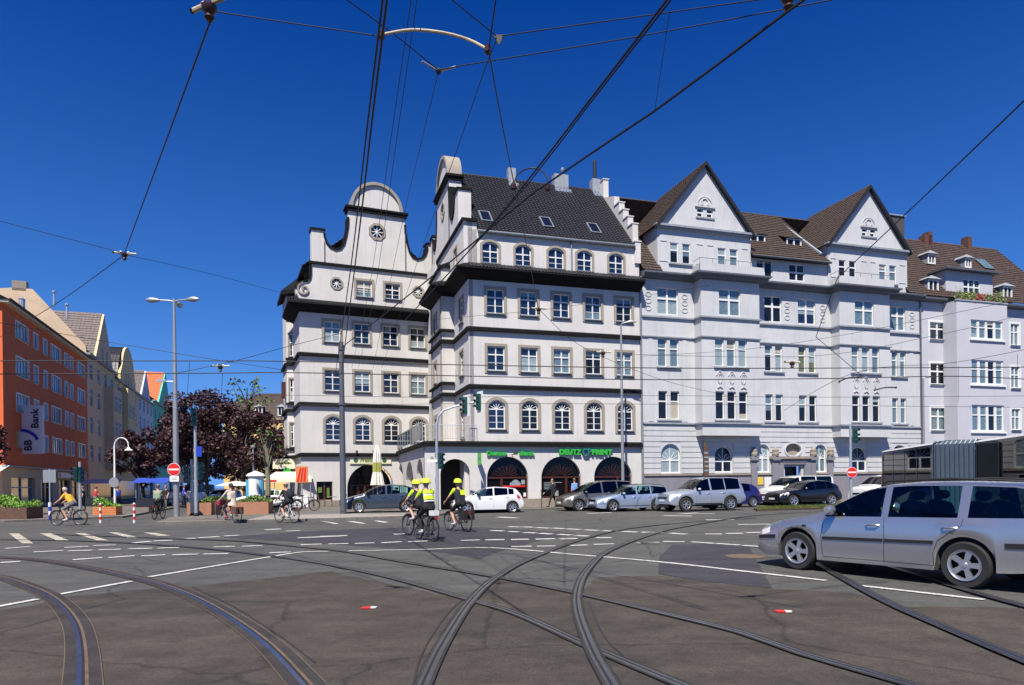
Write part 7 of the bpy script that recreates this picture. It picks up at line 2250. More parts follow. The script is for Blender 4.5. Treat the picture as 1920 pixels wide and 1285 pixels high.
HATCH_TOP = [(0, 0.56), (0.05, 0.70), (0.3, 0.82), (0.85, 0.95), (1.1, 1.0), (1.6, 1.3), (1.95, 1.43), (2.4, 1.475), (3.1, 1.44), (3.6, 1.36), (3.85, 1.1), (3.95, 0.9), (4.02, 0.7)]
HATCH_BELT = [(0, 0.5), (0.3, 0.75), (0.85, 0.89), (1.1, 0.93), (2.2, 0.97), (3.3, 1.04), (3.7, 1.02), (4.02, 0.62)]
HATCH_BOT = [(0, 0.28), (0.2, 0.2), (0.8, 0.2), (3.4, 0.2), (3.9, 0.28), (4.02, 0.36)]
hk = dict(L=4.02, W=1.78, top=HATCH_TOP, belt=HATCH_BELT, bot=HATCH_BOT, wheels=(0.78, 3.36), glass_cuts=[(1.32, 2.25), (2.33, 3.1), (3.14, 3.45)], shields=[(1.12, 1.9), (3.6, 3.9)], R_=0.315,
          head=(0.05, 0.5, 0.62, 0.76), tail=(3.62, 0.78, 0.98))
GP = 'cars parked along the street front'


def put_car(label, px_u, v, ang, paint, kw, z=0.0, **extra):
    p = fpt(px_u, v)
    k = dict(kw)
    k.update(extra)
    L = k.pop('L')
    return car(label, 'car', (p[0], p[1], z), ang, L, k.pop('W'), k.pop('top'), k.pop('belt'), k.pop('bot'), k.pop('wheels'), paint, k.pop('glass_cuts'), k.pop('shields'), group=GP, **k)


def dl(L, *off):
    return [[(L[0][0], 0)]]


# dark blue grey car behind the mast
car('dark blue grey hatchback parked beside the dark mast', 'car', (-9.55, 38.55, 0.124), R(14), 4.25, 1.82,
    [(0, 0.55), (0.05, 0.72), (0.3, 0.84), (0.8, 0.98), (1.0, 1.03), (1.7, 1.38), (2.15, 1.52), (2.7, 1.56), (3.4, 1.50), (3.9, 1.36), (4.1, 1.05), (4.25, 0.75)],
    [(0, 0.5), (0.3, 0.78), (0.8, 0.92), (1.1, 0.97), (2.4, 1.02), (3.6, 1.08), (4.25, 0.65)], HATCH_BOT[:-1] + [(4.25, 0.36)], (0.86, 3.45), 'car_bluegrey',
    [(1.22, 2.3), (2.4, 3.2), (3.26, 3.7)], [(1.02, 2.1), (3.88, 4.12)], R_=0.33, spokes=7, group=GP, head=(0.05, 0.45, 0.65, 0.8), tail=(3.9, 0.8, 1.0), trim=[([(0.9, 0.24), (3.3, 0.25)], 0.03)], mirror_paint='black_gloss',
    doors=[[(1.25, 0.3), (1.22, 0.95)], [(2.35, 0.3), (2.36, 1.0)]], handles=[(2.1, 0.86), (3.1, 0.9)], glass=CAR_GLASS, clear_front=True)
put_car('white hatchback behind the police cyclists with red tail lamp', -2.0, 3.7, R(10), 'car_white', hk, spokes=5, glass=CAR_GLASS_DARK, sc=1.0, clear_front=True,
        doors=[[(1.3, 0.3), (1.3, 0.92)], [(2.28, 0.3), (2.29, 0.96)], [(3.05, 0.6), (3.12, 1.0)]], handles=[(2.0, 0.84), (2.95, 0.88)], mirror_paint='black_gloss')
MPV_TOP = [(0, 0.6), (0.05, 0.78), (0.4, 0.95), (0.9, 1.06), (1.7, 1.5), (2.1, 1.68), (2.7, 1.76), (3.6, 1.76), (4.3, 1.70), (4.5, 1.3), (4.6, 0.9)]
MPV_BELT = [(0, 0.55), (0.4, 0.86), (0.9, 0.98), (2.4, 1.04), (4.3, 1.08), (4.6, 0.75)]
mk = dict(L=4.6, W=1.85, top=MPV_TOP, belt=MPV_BELT, bot=[(0, 0.3), (0.3, 0.24), (4.3, 0.26), (4.6, 0.4)], wheels=(0.9, 3.75), glass_cuts=[(1.2, 2.35), (2.45, 3.35), (3.43, 4.25)], shields=[(0.95, 2.0), (4.35, 4.55)], R_=0.33,
          head=(0.05, 0.6, 0.7, 0.9), tail=(4.3, 0.9, 1.3))
put_car('dark taupe van like car with bright headlamp parked before the shops', 4.3, 4.3, R(17), 'car_taupe', mk, spokes=6, glass=CAR_GLASS_DARK, doors=[[(1.3, 0.3), (1.25, 1.0)], [(2.4, 0.3), (2.4, 1.03)]])
ek = dict(L=4.77, W=1.82, top=[(0, 0.56), (0.05, 0.68), (0.3, 0.78), (0.9, 0.92), (1.2, 0.97), (1.75, 1.28), (2.1, 1.43), (2.6, 1.49), (3.5, 1.47), (4.2, 1.40), (4.6, 1.1), (4.7, 0.9), (4.77, 0.7)],
          belt=[(0, 0.5), (0.3, 0.72), (0.9, 0.86), (1.2, 0.9), (2.4, 0.95), (4.3, 1.0), (4.77, 0.64)], bot=[(0, 0.24), (0.3, 0.18), (4.3, 0.2), (4.77, 0.36)], wheels=(0.92, 3.63),
          glass_cuts=[(1.42, 2.35), (2.45, 3.25), (3.33, 4.3)], shields=[(1.22, 2.05), (4.25, 4.65)], R_=0.325, head=(0.05, 0.6, 0.58, 0.74), tail=(4.3, 0.75, 0.95))
put_car('light blue silver estate car in front of the taupe van like car', 5.5, 6.3, R(17), 'car_lightblue', ek, spokes=5, rails=(2.2, 4.2), trim=[([(1.2, 0.33), (3.2, 0.34)], 0.02)], clear_front=True,
        doors=[[(1.38, 0.3), (1.38, 0.88)], [(2.4, 0.3), (2.4, 0.94)], [(3.2, 0.5), (3.3, 0.98)]], handles=[(2.1, 0.8), (3.05, 0.83)])
sk = dict(L=4.78, W=1.93, top=[(0, 0.7), (0.05, 0.95), (0.4, 1.06), (1.1, 1.14), (1.35, 1.18), (1.9, 1.62), (2.2, 1.80), (2.7, 1.86), (3.9, 1.86), (4.5, 1.80), (4.7, 1.3), (4.78, 0.95)],
          belt=[(0, 0.62), (0.4, 0.96), (1.1, 1.06), (1.4, 1.1), (2.4, 1.14), (4.4, 1.2), (4.78, 0.85)], bot=[(0, 0.42), (0.3, 0.34), (4.3, 0.38), (4.78, 0.55)], wheels=(0.95, 3.74),
          glass_cuts=[(1.6, 2.45), (2.55, 3.4), (3.46, 4.4)], shields=[(1.38, 2.12), (4.55, 4.72)], R_=0.39, head=(0.06, 0.62, 0.82, 1.0), tail=(4.5, 1.0, 1.35), plate_z=0.62)
put_car('large silver off road car beside the light blue estate', 8.84, 8.3, R(17), 'car_suv', sk, spokes=6, rim_r=0.24, glass=CAR_GLASS_DARK, rails=(2.2, 4.4),
        doors=[[(1.55, 0.45), (1.55, 1.08)], [(2.5, 0.45), (2.5, 1.13)], [(3.3, 0.7), (3.42, 1.16)]], handles=[(2.2, 0.98), (3.15, 1.0)], trim=[([(1.4, 0.42), (3.2, 0.42)], 0.06)])
bk = dict(hk)
bk.update(L=3.9, W=1.66, wheels=(0.72, 3.2))
put_car('small dark blue hatchback half hidden behind the silver off road car', 13.39, 5.0, R(17), 'car_navy', bk, spokes=8, glass=CAR_GLASS_DARK, top=[(0, 0.6), (0.3, 0.85), (1.0, 1.02), (1.6, 1.36), (2.0, 1.50), (2.6, 1.53), (3.2, 1.46), (3.5, 1.32), (3.72, 1.0), (3.9, 0.7)], glass_cuts=[(1.3, 2.2), (2.28, 3.0)], shields=[(1.05, 1.95), (3.45, 3.75)])
xk = dict(L=4.66, W=1.89, top=[(0, 0.65), (0.05, 0.85), (0.4, 0.97), (1.2, 1.06), (1.45, 1.1), (2.0, 1.44), (2.4, 1.58), (2.9, 1.64), (3.7, 1.58), (4.3, 1.36), (4.55, 1.12), (4.66, 0.85)],
          belt=[(0, 0.58), (0.4, 0.88), (1.2, 0.99), (2.4, 1.04), (4.0, 1.12), (4.4, 1.08), (4.66, 0.78)], bot=[(0, 0.3), (0.3, 0.26), (4.3, 0.28), (4.66, 0.42)], wheels=(0.93, 3.8),
          glass_cuts=[(1.65, 2.55), (2.63, 3.4), (3.46, 3.9)], shields=[(1.47, 2.3), (4.25, 4.5)], R_=0.37, head=(0.08, 0.6, 0.72, 0.88), tail=(4.35, 0.9, 1.1))
put_car('black sports utility car in front of the white van', 18.1, 5.6, R(17), 'car_black', xk, spokes=5, rim_r=0.26, glass=CAR_GLASS_DARK, clear_front=False, mirror_paint='black_gloss')
vk = dict(L=5.1, W=1.93, top=[(0, 0.75), (0.05, 1.0), (0.5, 1.16), (1.0, 1.25), (1.7, 1.72), (2.0, 1.86), (2.5, 1.93), (4.9, 1.93), (5.05, 1.75), (5.1, 1.0)],
          belt=[(0, 0.68), (0.5, 1.06), (1.0, 1.14), (2.5, 1.2), (5.0, 1.22), (5.1, 0.9)], bot=[(0, 0.32), (0.3, 0.26), (4.8, 0.28), (5.1, 0.45)], wheels=(0.95, 4.1),
          glass_cuts=[(1.35, 2.2), (2.35, 3.5), (3.58, 4.85)], shields=[(1.05, 1.9), (5.04, 5.09)], R_=0.34, head=(0.06, 0.5, 0.8, 1.02), tail=(4.9, 0.9, 1.4), plate_z=0.55)
put_car('white van with black windows behind the black car', 18.95, 3.6, R(17), 'car_white', vk, spokes=6, glass=CAR_GLASS_DARK, tumble=0.16)
put_car('white van with greenish windscreen behind the bus', 25.3, 5.0, R(17), 'car_white', vk, spokes=6, glass=CAR_GLASS_DARK, tumble=0.16)
car('light blue car parked far up the left street', 'car', (-26.0, 58.5, 0), R(80), 4.02, 1.78, HATCH_TOP, HATCH_BELT, HATCH_BOT, (0.78, 3.36), 'car_lightblue', hk['glass_cuts'], hk['shields'], group='cars in the left street', head=(0.05, 0.5, 0.62, 0.76))
dv = dict(vk)
car('pale delivery van parked in the left street', 'van', (-30.4, 60.5, 0), R(75), 5.1, 1.93, vk['top'], vk['belt'], vk['bot'], vk['wheels'], 'car_white', vk['glass_cuts'], vk['shields'], name='delivery_van', group='cars in the left street', R_=0.34, head=(0.06, 0.5, 0.8, 1.02), tumble=0.1)
car('white car half hidden behind the advertising column', 'car', (-20.6, 50.2, 0.0), R(10), 4.02, 1.78, HATCH_TOP, HATCH_BELT, HATCH_BOT, (0.78, 3.36), 'car_white', hk['glass_cuts'], hk['shields'], group='cars in the left street', head=(0.05, 0.5, 0.62, 0.76))

# --- articulated bus behind the estate car
bus = thing('articulated_bus', 'white articulated bus with grey bellows behind the silver estate car', 'bus', (15.9, 23.4, 0))


def bus_section(root, a, b, wdt, nm, ndiv, win_mat, zr=3.0):
    a, b = Vector((*a, 0)), Vector((*b, 0))
    d = (b - a)
    L = d.length
    rz = math.atan2(d.y, d.x)
    base = a - Vector((15.9, 23.4, 0))
    # local: x from a to b, -y = outer (viewer) side
    flip = 1
    mb = MB()
    pr = [(0.0, 0.32), (0.0, 2.62), (-0.05, 2.82), (-0.2, 2.95), (-0.5, zr), (-wdt + 0.5, zr), (-wdt + 0.2, 2.95), (-wdt + 0.05, 2.82), (-wdt, 2.62), (-wdt, 0.32)]
    hole_side = [arc_open(0.15 + k * (L - 0.3) / ndiv, 0.15 + (k + 1) * (L - 0.3) / ndiv - 0.06, 1.05, 2.76, 0) for k in range(ndiv)]
    sec = put(nm, MB().plate([(0, 0.32), (L, 0.32), (L, 2.86), (0, 2.86)], hole_side, 0, 0.06).mesh(nm, 'black_gloss'), root, base, rz)
    mb = MB()
    prf = [(0.0, 2.86), (0.04, 2.90), (0.2, 2.95), (0.5, zr), (wdt - 0.5, zr), (wdt - 0.2, 2.95), (wdt - 0.04, 2.90), (wdt, 2.86)]
    for (y0, z0), (y1, z1) in zip(prf, prf[1:]):
        mb.quad((0, y0, z0), (L, y0, z0), (L, y1, z1), (0, y1, z1))
    put('roof', mb.mesh('roof', 'bus_white', True), sec)
    put('far_side', MB().plate([(0, 0.32), (L, 0.32), (L, 2.62), (0, 2.62)], hole_side, wdt - 0.06, wdt).mesh('far_side', 'black_gloss'), sec)
    put('floor', MB().box(0, L, 0.06, wdt - 0.06, 0.3, 0.38).mesh('floor', 'interior'), sec)
    put('end_wall', MB().box(0.0, 0.05, 0.06, wdt - 0.06, 0.38, 2.6).mesh('end_wall', 'interior'), sec)
    for k in range(ndiv):
        x0 = 0.15 + k * (L - 0.3) / ndiv
        x1 = x0 + (L - 0.3) / ndiv - 0.06
        put('window', MB().box(x0, x1, 0.012, 0.03, 1.05, 2.76).mesh('window', win_mat), sec)
        put('window', MB().box(x0, x1, wdt - 0.03, wdt - 0.012, 1.05, 2.76).mesh('window', win_mat), sec)
    for k in range(int(L / 1.0)):
        put('seat', MB().box(0.5 + k, 0.9 + k, 0.2, 0.95, 0.4, 1.35).mesh('seat', 'cloth_royal'), sec)
    for x in (L * 0.3, L * 0.7):
        put('grab_pole', MB().tube([(x, 1.1, 0.4), (x, 1.1, 2.6)], 0.02, 6).mesh('grab_pole', 'sign_yellow'), sec)
    put('skirt_band', MB().box(0.0, L, -0.012, -0.002, 0.32, 0.5).mesh('skirt_band', 'pole_dark'), sec)
    ty, rm, br = wheel_mesh(0.48, 0.28, 0.3, 8, 'alloy', 'bw')
    for x in ((L * 0.6),):
        w_ = put('wheel', br, sec, (x, 0.12, 0.48))
        put('tyre', ty, w_)
        put('rim', rm, w_)
    return sec


bus_section(bus, (15.85, 23.35), (14.05, 16.4), 2.5, 'front_section', 4, BUS_GLASS)
rs_ = bus_section(bus, (16.75, 30.9), (15.0, 24.35), 2.5, 'rear_section', 4, BUS_GLASS)
put('rear_panel', MB().box(-0.06, 0.0, 0.02, 2.48, 0.32, 2.7).mesh('rear_panel', 'bus_white'), rs_)
put('rear_lamp', MB().box(-0.08, 0.05, -0.012, 0.1, 1.2, 1.9).mesh('rear_lamp', 'lamp_red'), rs_)
# bellows: accordion folds between the two sections
A0, A1 = Vector((15.85, 23.35)), Vector((15.0, 24.35))
dirA = Vector((A1.x - A0.x, A1.y - A0.y))
nrmA = Vector((-dirA.y, dirA.x)).normalized()
if nrmA.x < 0:
    nrmA = -nrmA
nf = 9
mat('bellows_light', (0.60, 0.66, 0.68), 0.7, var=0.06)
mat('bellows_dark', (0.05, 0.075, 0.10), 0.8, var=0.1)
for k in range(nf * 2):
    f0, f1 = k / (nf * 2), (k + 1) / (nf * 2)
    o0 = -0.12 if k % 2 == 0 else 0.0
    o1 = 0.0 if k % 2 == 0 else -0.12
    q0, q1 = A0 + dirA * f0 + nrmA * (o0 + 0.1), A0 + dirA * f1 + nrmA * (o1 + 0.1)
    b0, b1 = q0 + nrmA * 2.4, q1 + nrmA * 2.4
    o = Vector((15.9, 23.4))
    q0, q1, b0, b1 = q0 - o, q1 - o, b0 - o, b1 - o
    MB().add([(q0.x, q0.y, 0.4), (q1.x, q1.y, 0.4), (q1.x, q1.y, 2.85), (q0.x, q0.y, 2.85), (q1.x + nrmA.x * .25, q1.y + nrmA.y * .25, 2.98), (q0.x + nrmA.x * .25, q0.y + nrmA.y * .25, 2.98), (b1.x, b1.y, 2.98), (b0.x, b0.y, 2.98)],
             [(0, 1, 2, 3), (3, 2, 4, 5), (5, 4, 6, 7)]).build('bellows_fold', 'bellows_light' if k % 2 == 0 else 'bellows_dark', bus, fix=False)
# ------------------------------------------------------------------ people and bicycles
def person_mesh(J, cols, fem=False, voxel=0.022, hand=True):
    """J: joints (Vector by name).  One continuous body skinned over the pose; materials follow the clothing."""
    limbs = []                            # (a, b, ra, rb, material)

    def seg(a, b, ra, rb, m):
        limbs.append((Vector(a), Vector(b), ra, rb, m))
    hip, chest, neck, head = J['hip'], J['chest'], J['neck'], J['head']
    up = (neck - hip).normalized()
    fwd = J['fwd']
    lat = J['lat']
    sw_ = 0.185 if not fem else 0.15
    # torso: stacked side by side cores give a flat, tapered trunk
    for s in (-1, 1):
        seg(hip + lat * s * 0.075, chest + lat * s * 0.085, 0.125, 0.125, cols['top'])
        seg(chest + lat * s * 0.085, neck - up * 0.075 + lat * s * (sw_ - 0.045), 0.12, 0.075, cols['top'])
        seg(hip - up * 0.02 + lat * s * 0.075, hip + up * 0.09 + lat * s * 0.075, 0.135, 0.125, cols['bottom'])
    seg(hip, chest, 0.12, 0.13, cols['top'])
    seg(neck - up * 0.03, neck + (head - neck) * 0.6, 0.062, 0.056, cols['skin'])
    hu = (head - neck).normalized()
    seg(head - hu * 0.03, head + hu * 0.055, 0.085, 0.095, cols['skin'])
    seg(head - hu * 0.075 + fwd * 0.02, head - hu * 0.02 + fwd * 0.025, 0.055, 0.075, cols['skin'])
    seg(head + fwd * 0.085 - hu * 0.01, head + fwd * 0.112 - hu * 0.03, 0.012, 0.016, cols['skin'])
    for s in (-1, 1):
        seg(head + lat * s * 0.088, head + lat * s * 0.094 - hu * 0.03, 0.02, 0.014, cols['skin'])
    for s, k in ((-1, 'l'), (1, 'r')):
        sh, el, wr = J['sh_' + k], J['el_' + k], J['wr_' + k]
        seg(sh, sh + (el - sh) * 0.6, 0.062, 0.052, cols['sleeve'])
        seg(sh + (el - sh) * 0.6, el, 0.05, 0.043, cols.get('sleeve2', cols['fore']))
        seg(el, wr, 0.043, 0.028, cols['fore'])
        d = (wr - el).normalized()
        cu = J.get('grip_' + k, d)
        seg(wr, wr + d * 0.07, 0.030, 0.034, cols.get('glove', cols['skin']))
        hp, kn, an, to = J['hp_' + k], J['kn_' + k], J['an_' + k], J['to_' + k]
        seg(hp, hp + (kn - hp) * 0.7, 0.098, 0.075, cols['bottom'])
        seg(hp + (kn - hp) * 0.7, kn, 0.072, 0.06, cols.get('knee', cols['bottom']))
        seg(kn, kn + (an - kn) * 0.4, 0.058, 0.056, cols['calf'])
        seg(kn + (an - kn) * 0.4, an, 0.056, 0.037, cols['calf'])
        seg(an, an + Vector((0, 0, -0.04)), 0.042, 0.042, cols['shoe'])
        seg(an + Vector((0, 0, -0.045)), to, 0.042, 0.036, cols['shoe'])
    mb = MB()
    for a, b, ra, rb, m in limbs:
        d = (b - a)
        ln = max(d.length, 1e-4)
        d = d / ln
        pts, rs = [], []
        for q in (-1.0, -0.85, -0.5, 0.0):
            pts.append(a + d * ra * q)
            rs.append(ra * math.sqrt(max(0.02, 1 - q * q)))
        for q in (0.0, 0.5, 0.85, 1.0):
            pts.append(b + d * rb * q)
            rs.append(rb * math.sqrt(max(0.02, 1 - q * q)))
        mb.tube(pts, rs, 10)
    me0 = mb.mesh('body_raw', 'skin')
    tmp = bpy.data.objects.new('body_tmp', me0)
    COL.objects.link(tmp)
    rm = tmp.modifiers.new('r', 'REMESH')
    rm.mode = 'VOXEL'
    rm.voxel_size = voxel
    sm = tmp.modifiers.new('s', 'SMOOTH')
    sm.factor = 0.5
    sm.iterations = 2
    bpy.context.view_layer.update()
    me = bpy.data.meshes.new_from_object(tmp.evaluated_get(bpy.context.evaluated_depsgraph_get()))
    bpy.data.objects.remove(tmp)
    names = sorted(set(l[4] for l in limbs))
    me.materials.clear()
    for nme in names:
        me.materials.append(MATS[nme])
    idx = {nme: i for i, nme in enumerate(names)}
    mi = []
    for p in me.polygons:
        c = p.center
        best, bm_ = 1e9, 0
        for a, b, ra, rb, m in limbs:
            ab = b - a
            t_ = max(0, min(1, (c - a).dot(ab) / max(ab.length_squared, 1e-8)))
            dd = (c - (a + ab * t_)).length - (ra + (rb - ra) * t_)
            if dd < best:
                best, bm_ = dd, idx[m]
        mi.append(bm_)
    me.polygons.foreach_set('material_index', mi)
    me.shade_smooth()
    # fingers: four curled fingers and a thumb per hand, welded into the same mesh
    if hand:
        fb = MB()
        for k, s in (('l', -1), ('r', 1)):
            wr, el = J['wr_' + k], J['el_' + k]
            d = (wr - el).normalized()
            dn = J.get('palm_' + k, Vector((0, 0, -1)))
            dn = (dn - d * dn.dot(d)).normalized()
            sd_ = d.cross(dn)
            pb = wr + d * 0.085
            for q in range(4):
                o = sd_ * (0.026 - 0.0175 * q)
                l1 = (0.04, 0.045, 0.042, 0.033)[q]
                fb.tube([pb + o, pb + o + d * l1, pb + o + d * (l1 + 0.012) + dn * 0.03, pb + o + d * (l1 - 0.012) + dn * 0.05], [0.0095, 0.009, 0.0085, 0.007], 6)
            tb = wr + d * 0.04 + sd_ * 0.03
            fb.tube([tb, tb + d * 0.03 + sd_ * 0.018, tb + d * 0.055 + sd_ * 0.012 + dn * 0.02], [0.011, 0.010, 0.008], 6)
        k0 = len(me.materials)
        gm_ = cols.get('glove', cols['skin'])
        fm = fb.mesh('fingers', gm_)
        bm = bmesh.new()
        bm.from_mesh(me)
        n0 = len(bm.faces)
        bm.from_mesh(fm)
        bm.faces.ensure_lookup_table()
        for f in bm.faces[n0:]:
            f.material_index = idx[gm_]
            f.smooth = True
        bm.to_mesh(me)
        bm.free()
    return me


def rider_pose(lean=0.30, left_down=True, point=None, reach=0.0, saddle=0.95, bar=1.02, barw=0.25):
    """seated on a bicycle: x forward, y left, z up; saddle above the rear half"""
    V_ = Vector
    J = {}
    hip = V_((-0.20, 0, saddle + 0.06))
    up = V_((math.sin(lean), 0, math.cos(lean)))
    J['hip'], J['chest'], J['neck'] = hip, hip + up * 0.33, hip + up * 0.53
    J['head'] = J['neck'] + V_((math.sin(lean * 0.45) * 0.17, 0, math.cos(lean * 0.45) * 0.17))
    J['fwd'], J['lat'] = V_((1, 0, 0)), V_((0, -1, 0))
    for k, s in (('l', 1), ('r', -1)):
        sh = hip + up * 0.47 + V_((0, s * 0.19, 0))
        wr = V_((0.36 + reach, s * barw, bar + 0.04))
        if point and point[0] == k:
            wr = sh + V_(point[1])
        mid = (sh + wr) / 2 + V_((-0.02, s * 0.05, -0.05))
        J['sh_' + k], J['el_' + k], J['wr_' + k] = sh, mid, wr
        down = (k == 'l') == left_down
        foot = V_((0.03, s * 0.13, 0.22)) if down else V_((0.07, s * 0.13, 0.52))
        hp = hip + V_((0.02, s * 0.10, -0.04))
        an = foot + V_((-0.04, 0, 0.1))
        # knee from two link lengths
        l1, l2 = 0.44, 0.43
        dv = an - hp
        D = min(dv.length, l1 + l2 - 0.005)
        a_ = (l1 * l1 - l2 * l2 + D * D) / (2 * D)
        h_ = math.sqrt(max(0, l1 * l1 - a_ * a_))
        dn = dv.normalized()
        pf = V_((1, s * 0.12, 0.35))
        pf = (pf - dn * pf.dot(dn)).normalized()
        J['hp_' + k], J['kn_' + k], J['an_' + k] = hp, hp + dn * a_ + pf * h_, an
        J['to_' + k] = foot + V_((0.13, 0, 0.03))
    return J


def stand_pose(stride=0.0, arm=0.0, h=1.75):
    V_ = Vector
    f = h / 1.75
    J = {'hip': V_((0, 0, 0.93 * f)), 'chest': V_((0.02, 0, 1.25 * f)), 'neck': V_((0.02, 0, 1.47 * f)), 'head': V_((0.04, 0, 1.63 * f)), 'fwd': V_((1, 0, 0)), 'lat': V_((0, -1, 0))}
    for k, s in (('l', 1), ('r', -1)):
        sh = V_((0.02, s * 0.185, 1.41 * f))
        J['sh_' + k] = sh
        J['el_' + k] = sh + V_((-s * stride * 0.25 + 0.02, s * 0.05, -0.28 * f))
        J['wr_' + k] = J['el_' + k] + V_((-s * stride * 0.25 + 0.10 + arm, 0, -0.23 * f))
        hp = V_((0, s * 0.095, 0.9 * f))
        x = s * stride * 0.5
        J['hp_' + k] = hp
        J['an_' + k] = V_((x, s * 0.10, 0.10))
        J['kn_' + k] = V_((x * 0.5 + 0.05, s * 0.10, 0.50 * f))
        J['to_' + k] = V_((x + 0.16, s * 0.11, 0.045))
    return J


def torus_tube(cx, cz, r, tr, n=32, m=6):
    return [(cx + r * math.cos(2 * PI * k / n), 0, cz + r * math.sin(2 * PI * k / n)) for k in range(n + 1)]


def bicycle(label, loc, rz, frame='black_matte', bag=None, basket=None, lean=0.0, group='bicycles being ridden', white_box=False, step=False):
    t = thing('bicycle', label, 'bicycle', loc, rz, group)
    t.rotation_euler = (lean, 0, rz)
    for cx in (0.53, -0.53):
        w = put('wheel', cached('btyre', lambda: MB().tube(torus_tube(0, 0, 0.325, 0.022), 0.021, 6, cap=False).mesh('tyre', 'black_rubber', True, True)), t, (cx, 0, 0.345))
        put('rim', cached('brim', lambda: MB().tube(torus_tube(0, 0, 0.298, 0.01), 0.010, 5, cap=False).mesh('rim', 'spoke_dark', True)), w)

        def spk():
            mb = MB()
            for k in range(16):
                a = 2 * PI * k / 16
                mb.tube([(0.02 * math.cos(a + 1), 0.02 * (-1) ** k, 0.02 * math.sin(a + 1)), (0.3 * math.cos(a), 0, 0.3 * math.sin(a))], 0.0022, 3, cap=False)
            mb.lathe([(0.025, -0.04), (0.025, 0.04)], 8, (0, 0, 0), 'y')
            return mb.mesh('spokes', 'spoke_dark', fix=False)
        put('spokes', cached('bspk', spk), w)
        put('mudguard', cached('bmud', lambda: MB().tube([(0.36 * math.cos(a), 0, 0.36 * math.sin(a)) for a in [R(20 + 150 * k / 12) for k in range(13)]], 0.016, 5).mesh('mudguard', 'black_matte')), w)
    fr = MB()
    bb, st_, ht0, ht1, rear, frt = (-0.05, 0, 0.30), (-0.20, 0, 0.80), (0.36, 0, 0.84), (0.40, 0, 0.72), (-0.53, 0, 0.345), (0.53, 0, 0.345)
    fr.tube([bb, st_], 0.017, 6).tube([bb, ht1], 0.021, 6)
    fr.tube([st_, ht0], 0.017, 6) if not step else fr.tube([(-0.14, 0, 0.58), (0.1, 0, 0.5), ht1], 0.019, 6)
    for s in (-1, 1):
        fr.tube([(rear[0], s * 0.06, rear[2]), (bb[0], s * 0.03, bb[2])], 0.010, 5).tube([(rear[0], s * 0.06, rear[2]), (st_[0], s * 0.02, 0.74)], 0.009, 5)
    fr.tube([ht0, ht1], 0.022, 6)
    fr.build('frame', frame, t, smooth=True)
    fk = MB()
    for s in (-1, 1):
        fk.tube([(0.41, s * 0.035, 0.71), (0.45, s * 0.055, 0.56), (0.53, s * 0.055, 0.345)], 0.013, 6)
    fk.build('fork', frame, t, smooth=True)
    MB().tube([(0.36, 0, 0.84), (0.33, 0, 1.0), (0.34, 0.12, 1.03), (0.30, 0.30, 1.02)], 0.013, 6).tube([(0.33, 0, 1.0), (0.34, -0.12, 1.03), (0.30, -0.30, 1.02)], 0.013, 6).build('handlebar', 'black_matte', t, smooth=True)
    MB().tube([(-0.20, 0, 0.8), (-0.225, 0, 0.93)], 0.014, 6).build('seat_post', 'steel', t)
    MB().tube([(-0.36, 0, 0.955), (-0.28, 0, 0.96), (-0.16, 0, 0.95), (-0.06, 0, 0.94)], [0.05, 0.075, 0.045, 0.02], 8).build('saddle', 'black_rubber', t, smooth=True)
    MB().lathe([(0.09, -0.05), (0.09, -0.045), (0, -0.045)], 16, (-0.05, 0, 0.30), 'y').build('chainring', 'steel', t)
    for s, zz, xx in ((1, 0.17, -0.02), (-1, 0.44, -0.08)):
        MB().tube([(-0.05, s * 0.06, 0.30), (xx + 0.05, s * 0.08, zz + 0.02)], 0.010, 5).box(xx, xx + 0.1, s * 0.12 - 0.045, s * 0.12 + 0.045, zz, zz + 0.02).build('pedal', 'black_matte', t)
    MB().tube([(-0.25, 0.05, 0.72), (-0.7, 0.06, 0.74)], 0.007, 5).tube([(-0.25, -0.05, 0.72), (-0.7, -0.06, 0.74)], 0.007, 5).tube([(-0.53, 0.07, 0.36), (-0.6, 0.07, 0.74)], 0.006, 5).tube([(-0.53, -0.07, 0.36), (-0.6, -0.07, 0.74)], 0.006, 5).build('carrier', 'black_matte', t)
    MB().box(-0.735, -0.715, -0.05, 0.05, 0.66, 0.72).build('rear_lamp', 'lamp_red', t)
    MB().lathe([(0.0, 0.47), (0.04, 0.45), (0.04, 0.40)], 8, (0, 0, 0.83), 'x').build('headlamp', 'black_matte', t)
    if bag:
        for s in (-1, 1):
            MB().box(-0.72, -0.40, s * 0.15 - 0.065, s * 0.15 + 0.065, 0.42, 0.74).build('pannier_bag', bag, t)
    if white_box:
        MB().box(-0.66, -0.46, -0.11, 0.11, 0.76, 0.90).build('carrier_box', 'paint_white', t)
    if basket:
        MB().add([(0.42, -0.14, 0.82), (0.70, -0.14, 0.82), (0.70, 0.14, 0.82), (0.42, 0.14, 0.82), (0.38, -0.18, 1.06), (0.74, -0.18, 1.06), (0.74, 0.18, 1.06), (0.38, 0.18, 1.06)], [(0, 1, 2, 3), (0, 1, 5, 4), (1, 2, 6, 5), (2, 3, 7, 6), (3, 0, 4, 7)]).build('basket', basket, t)
    return t


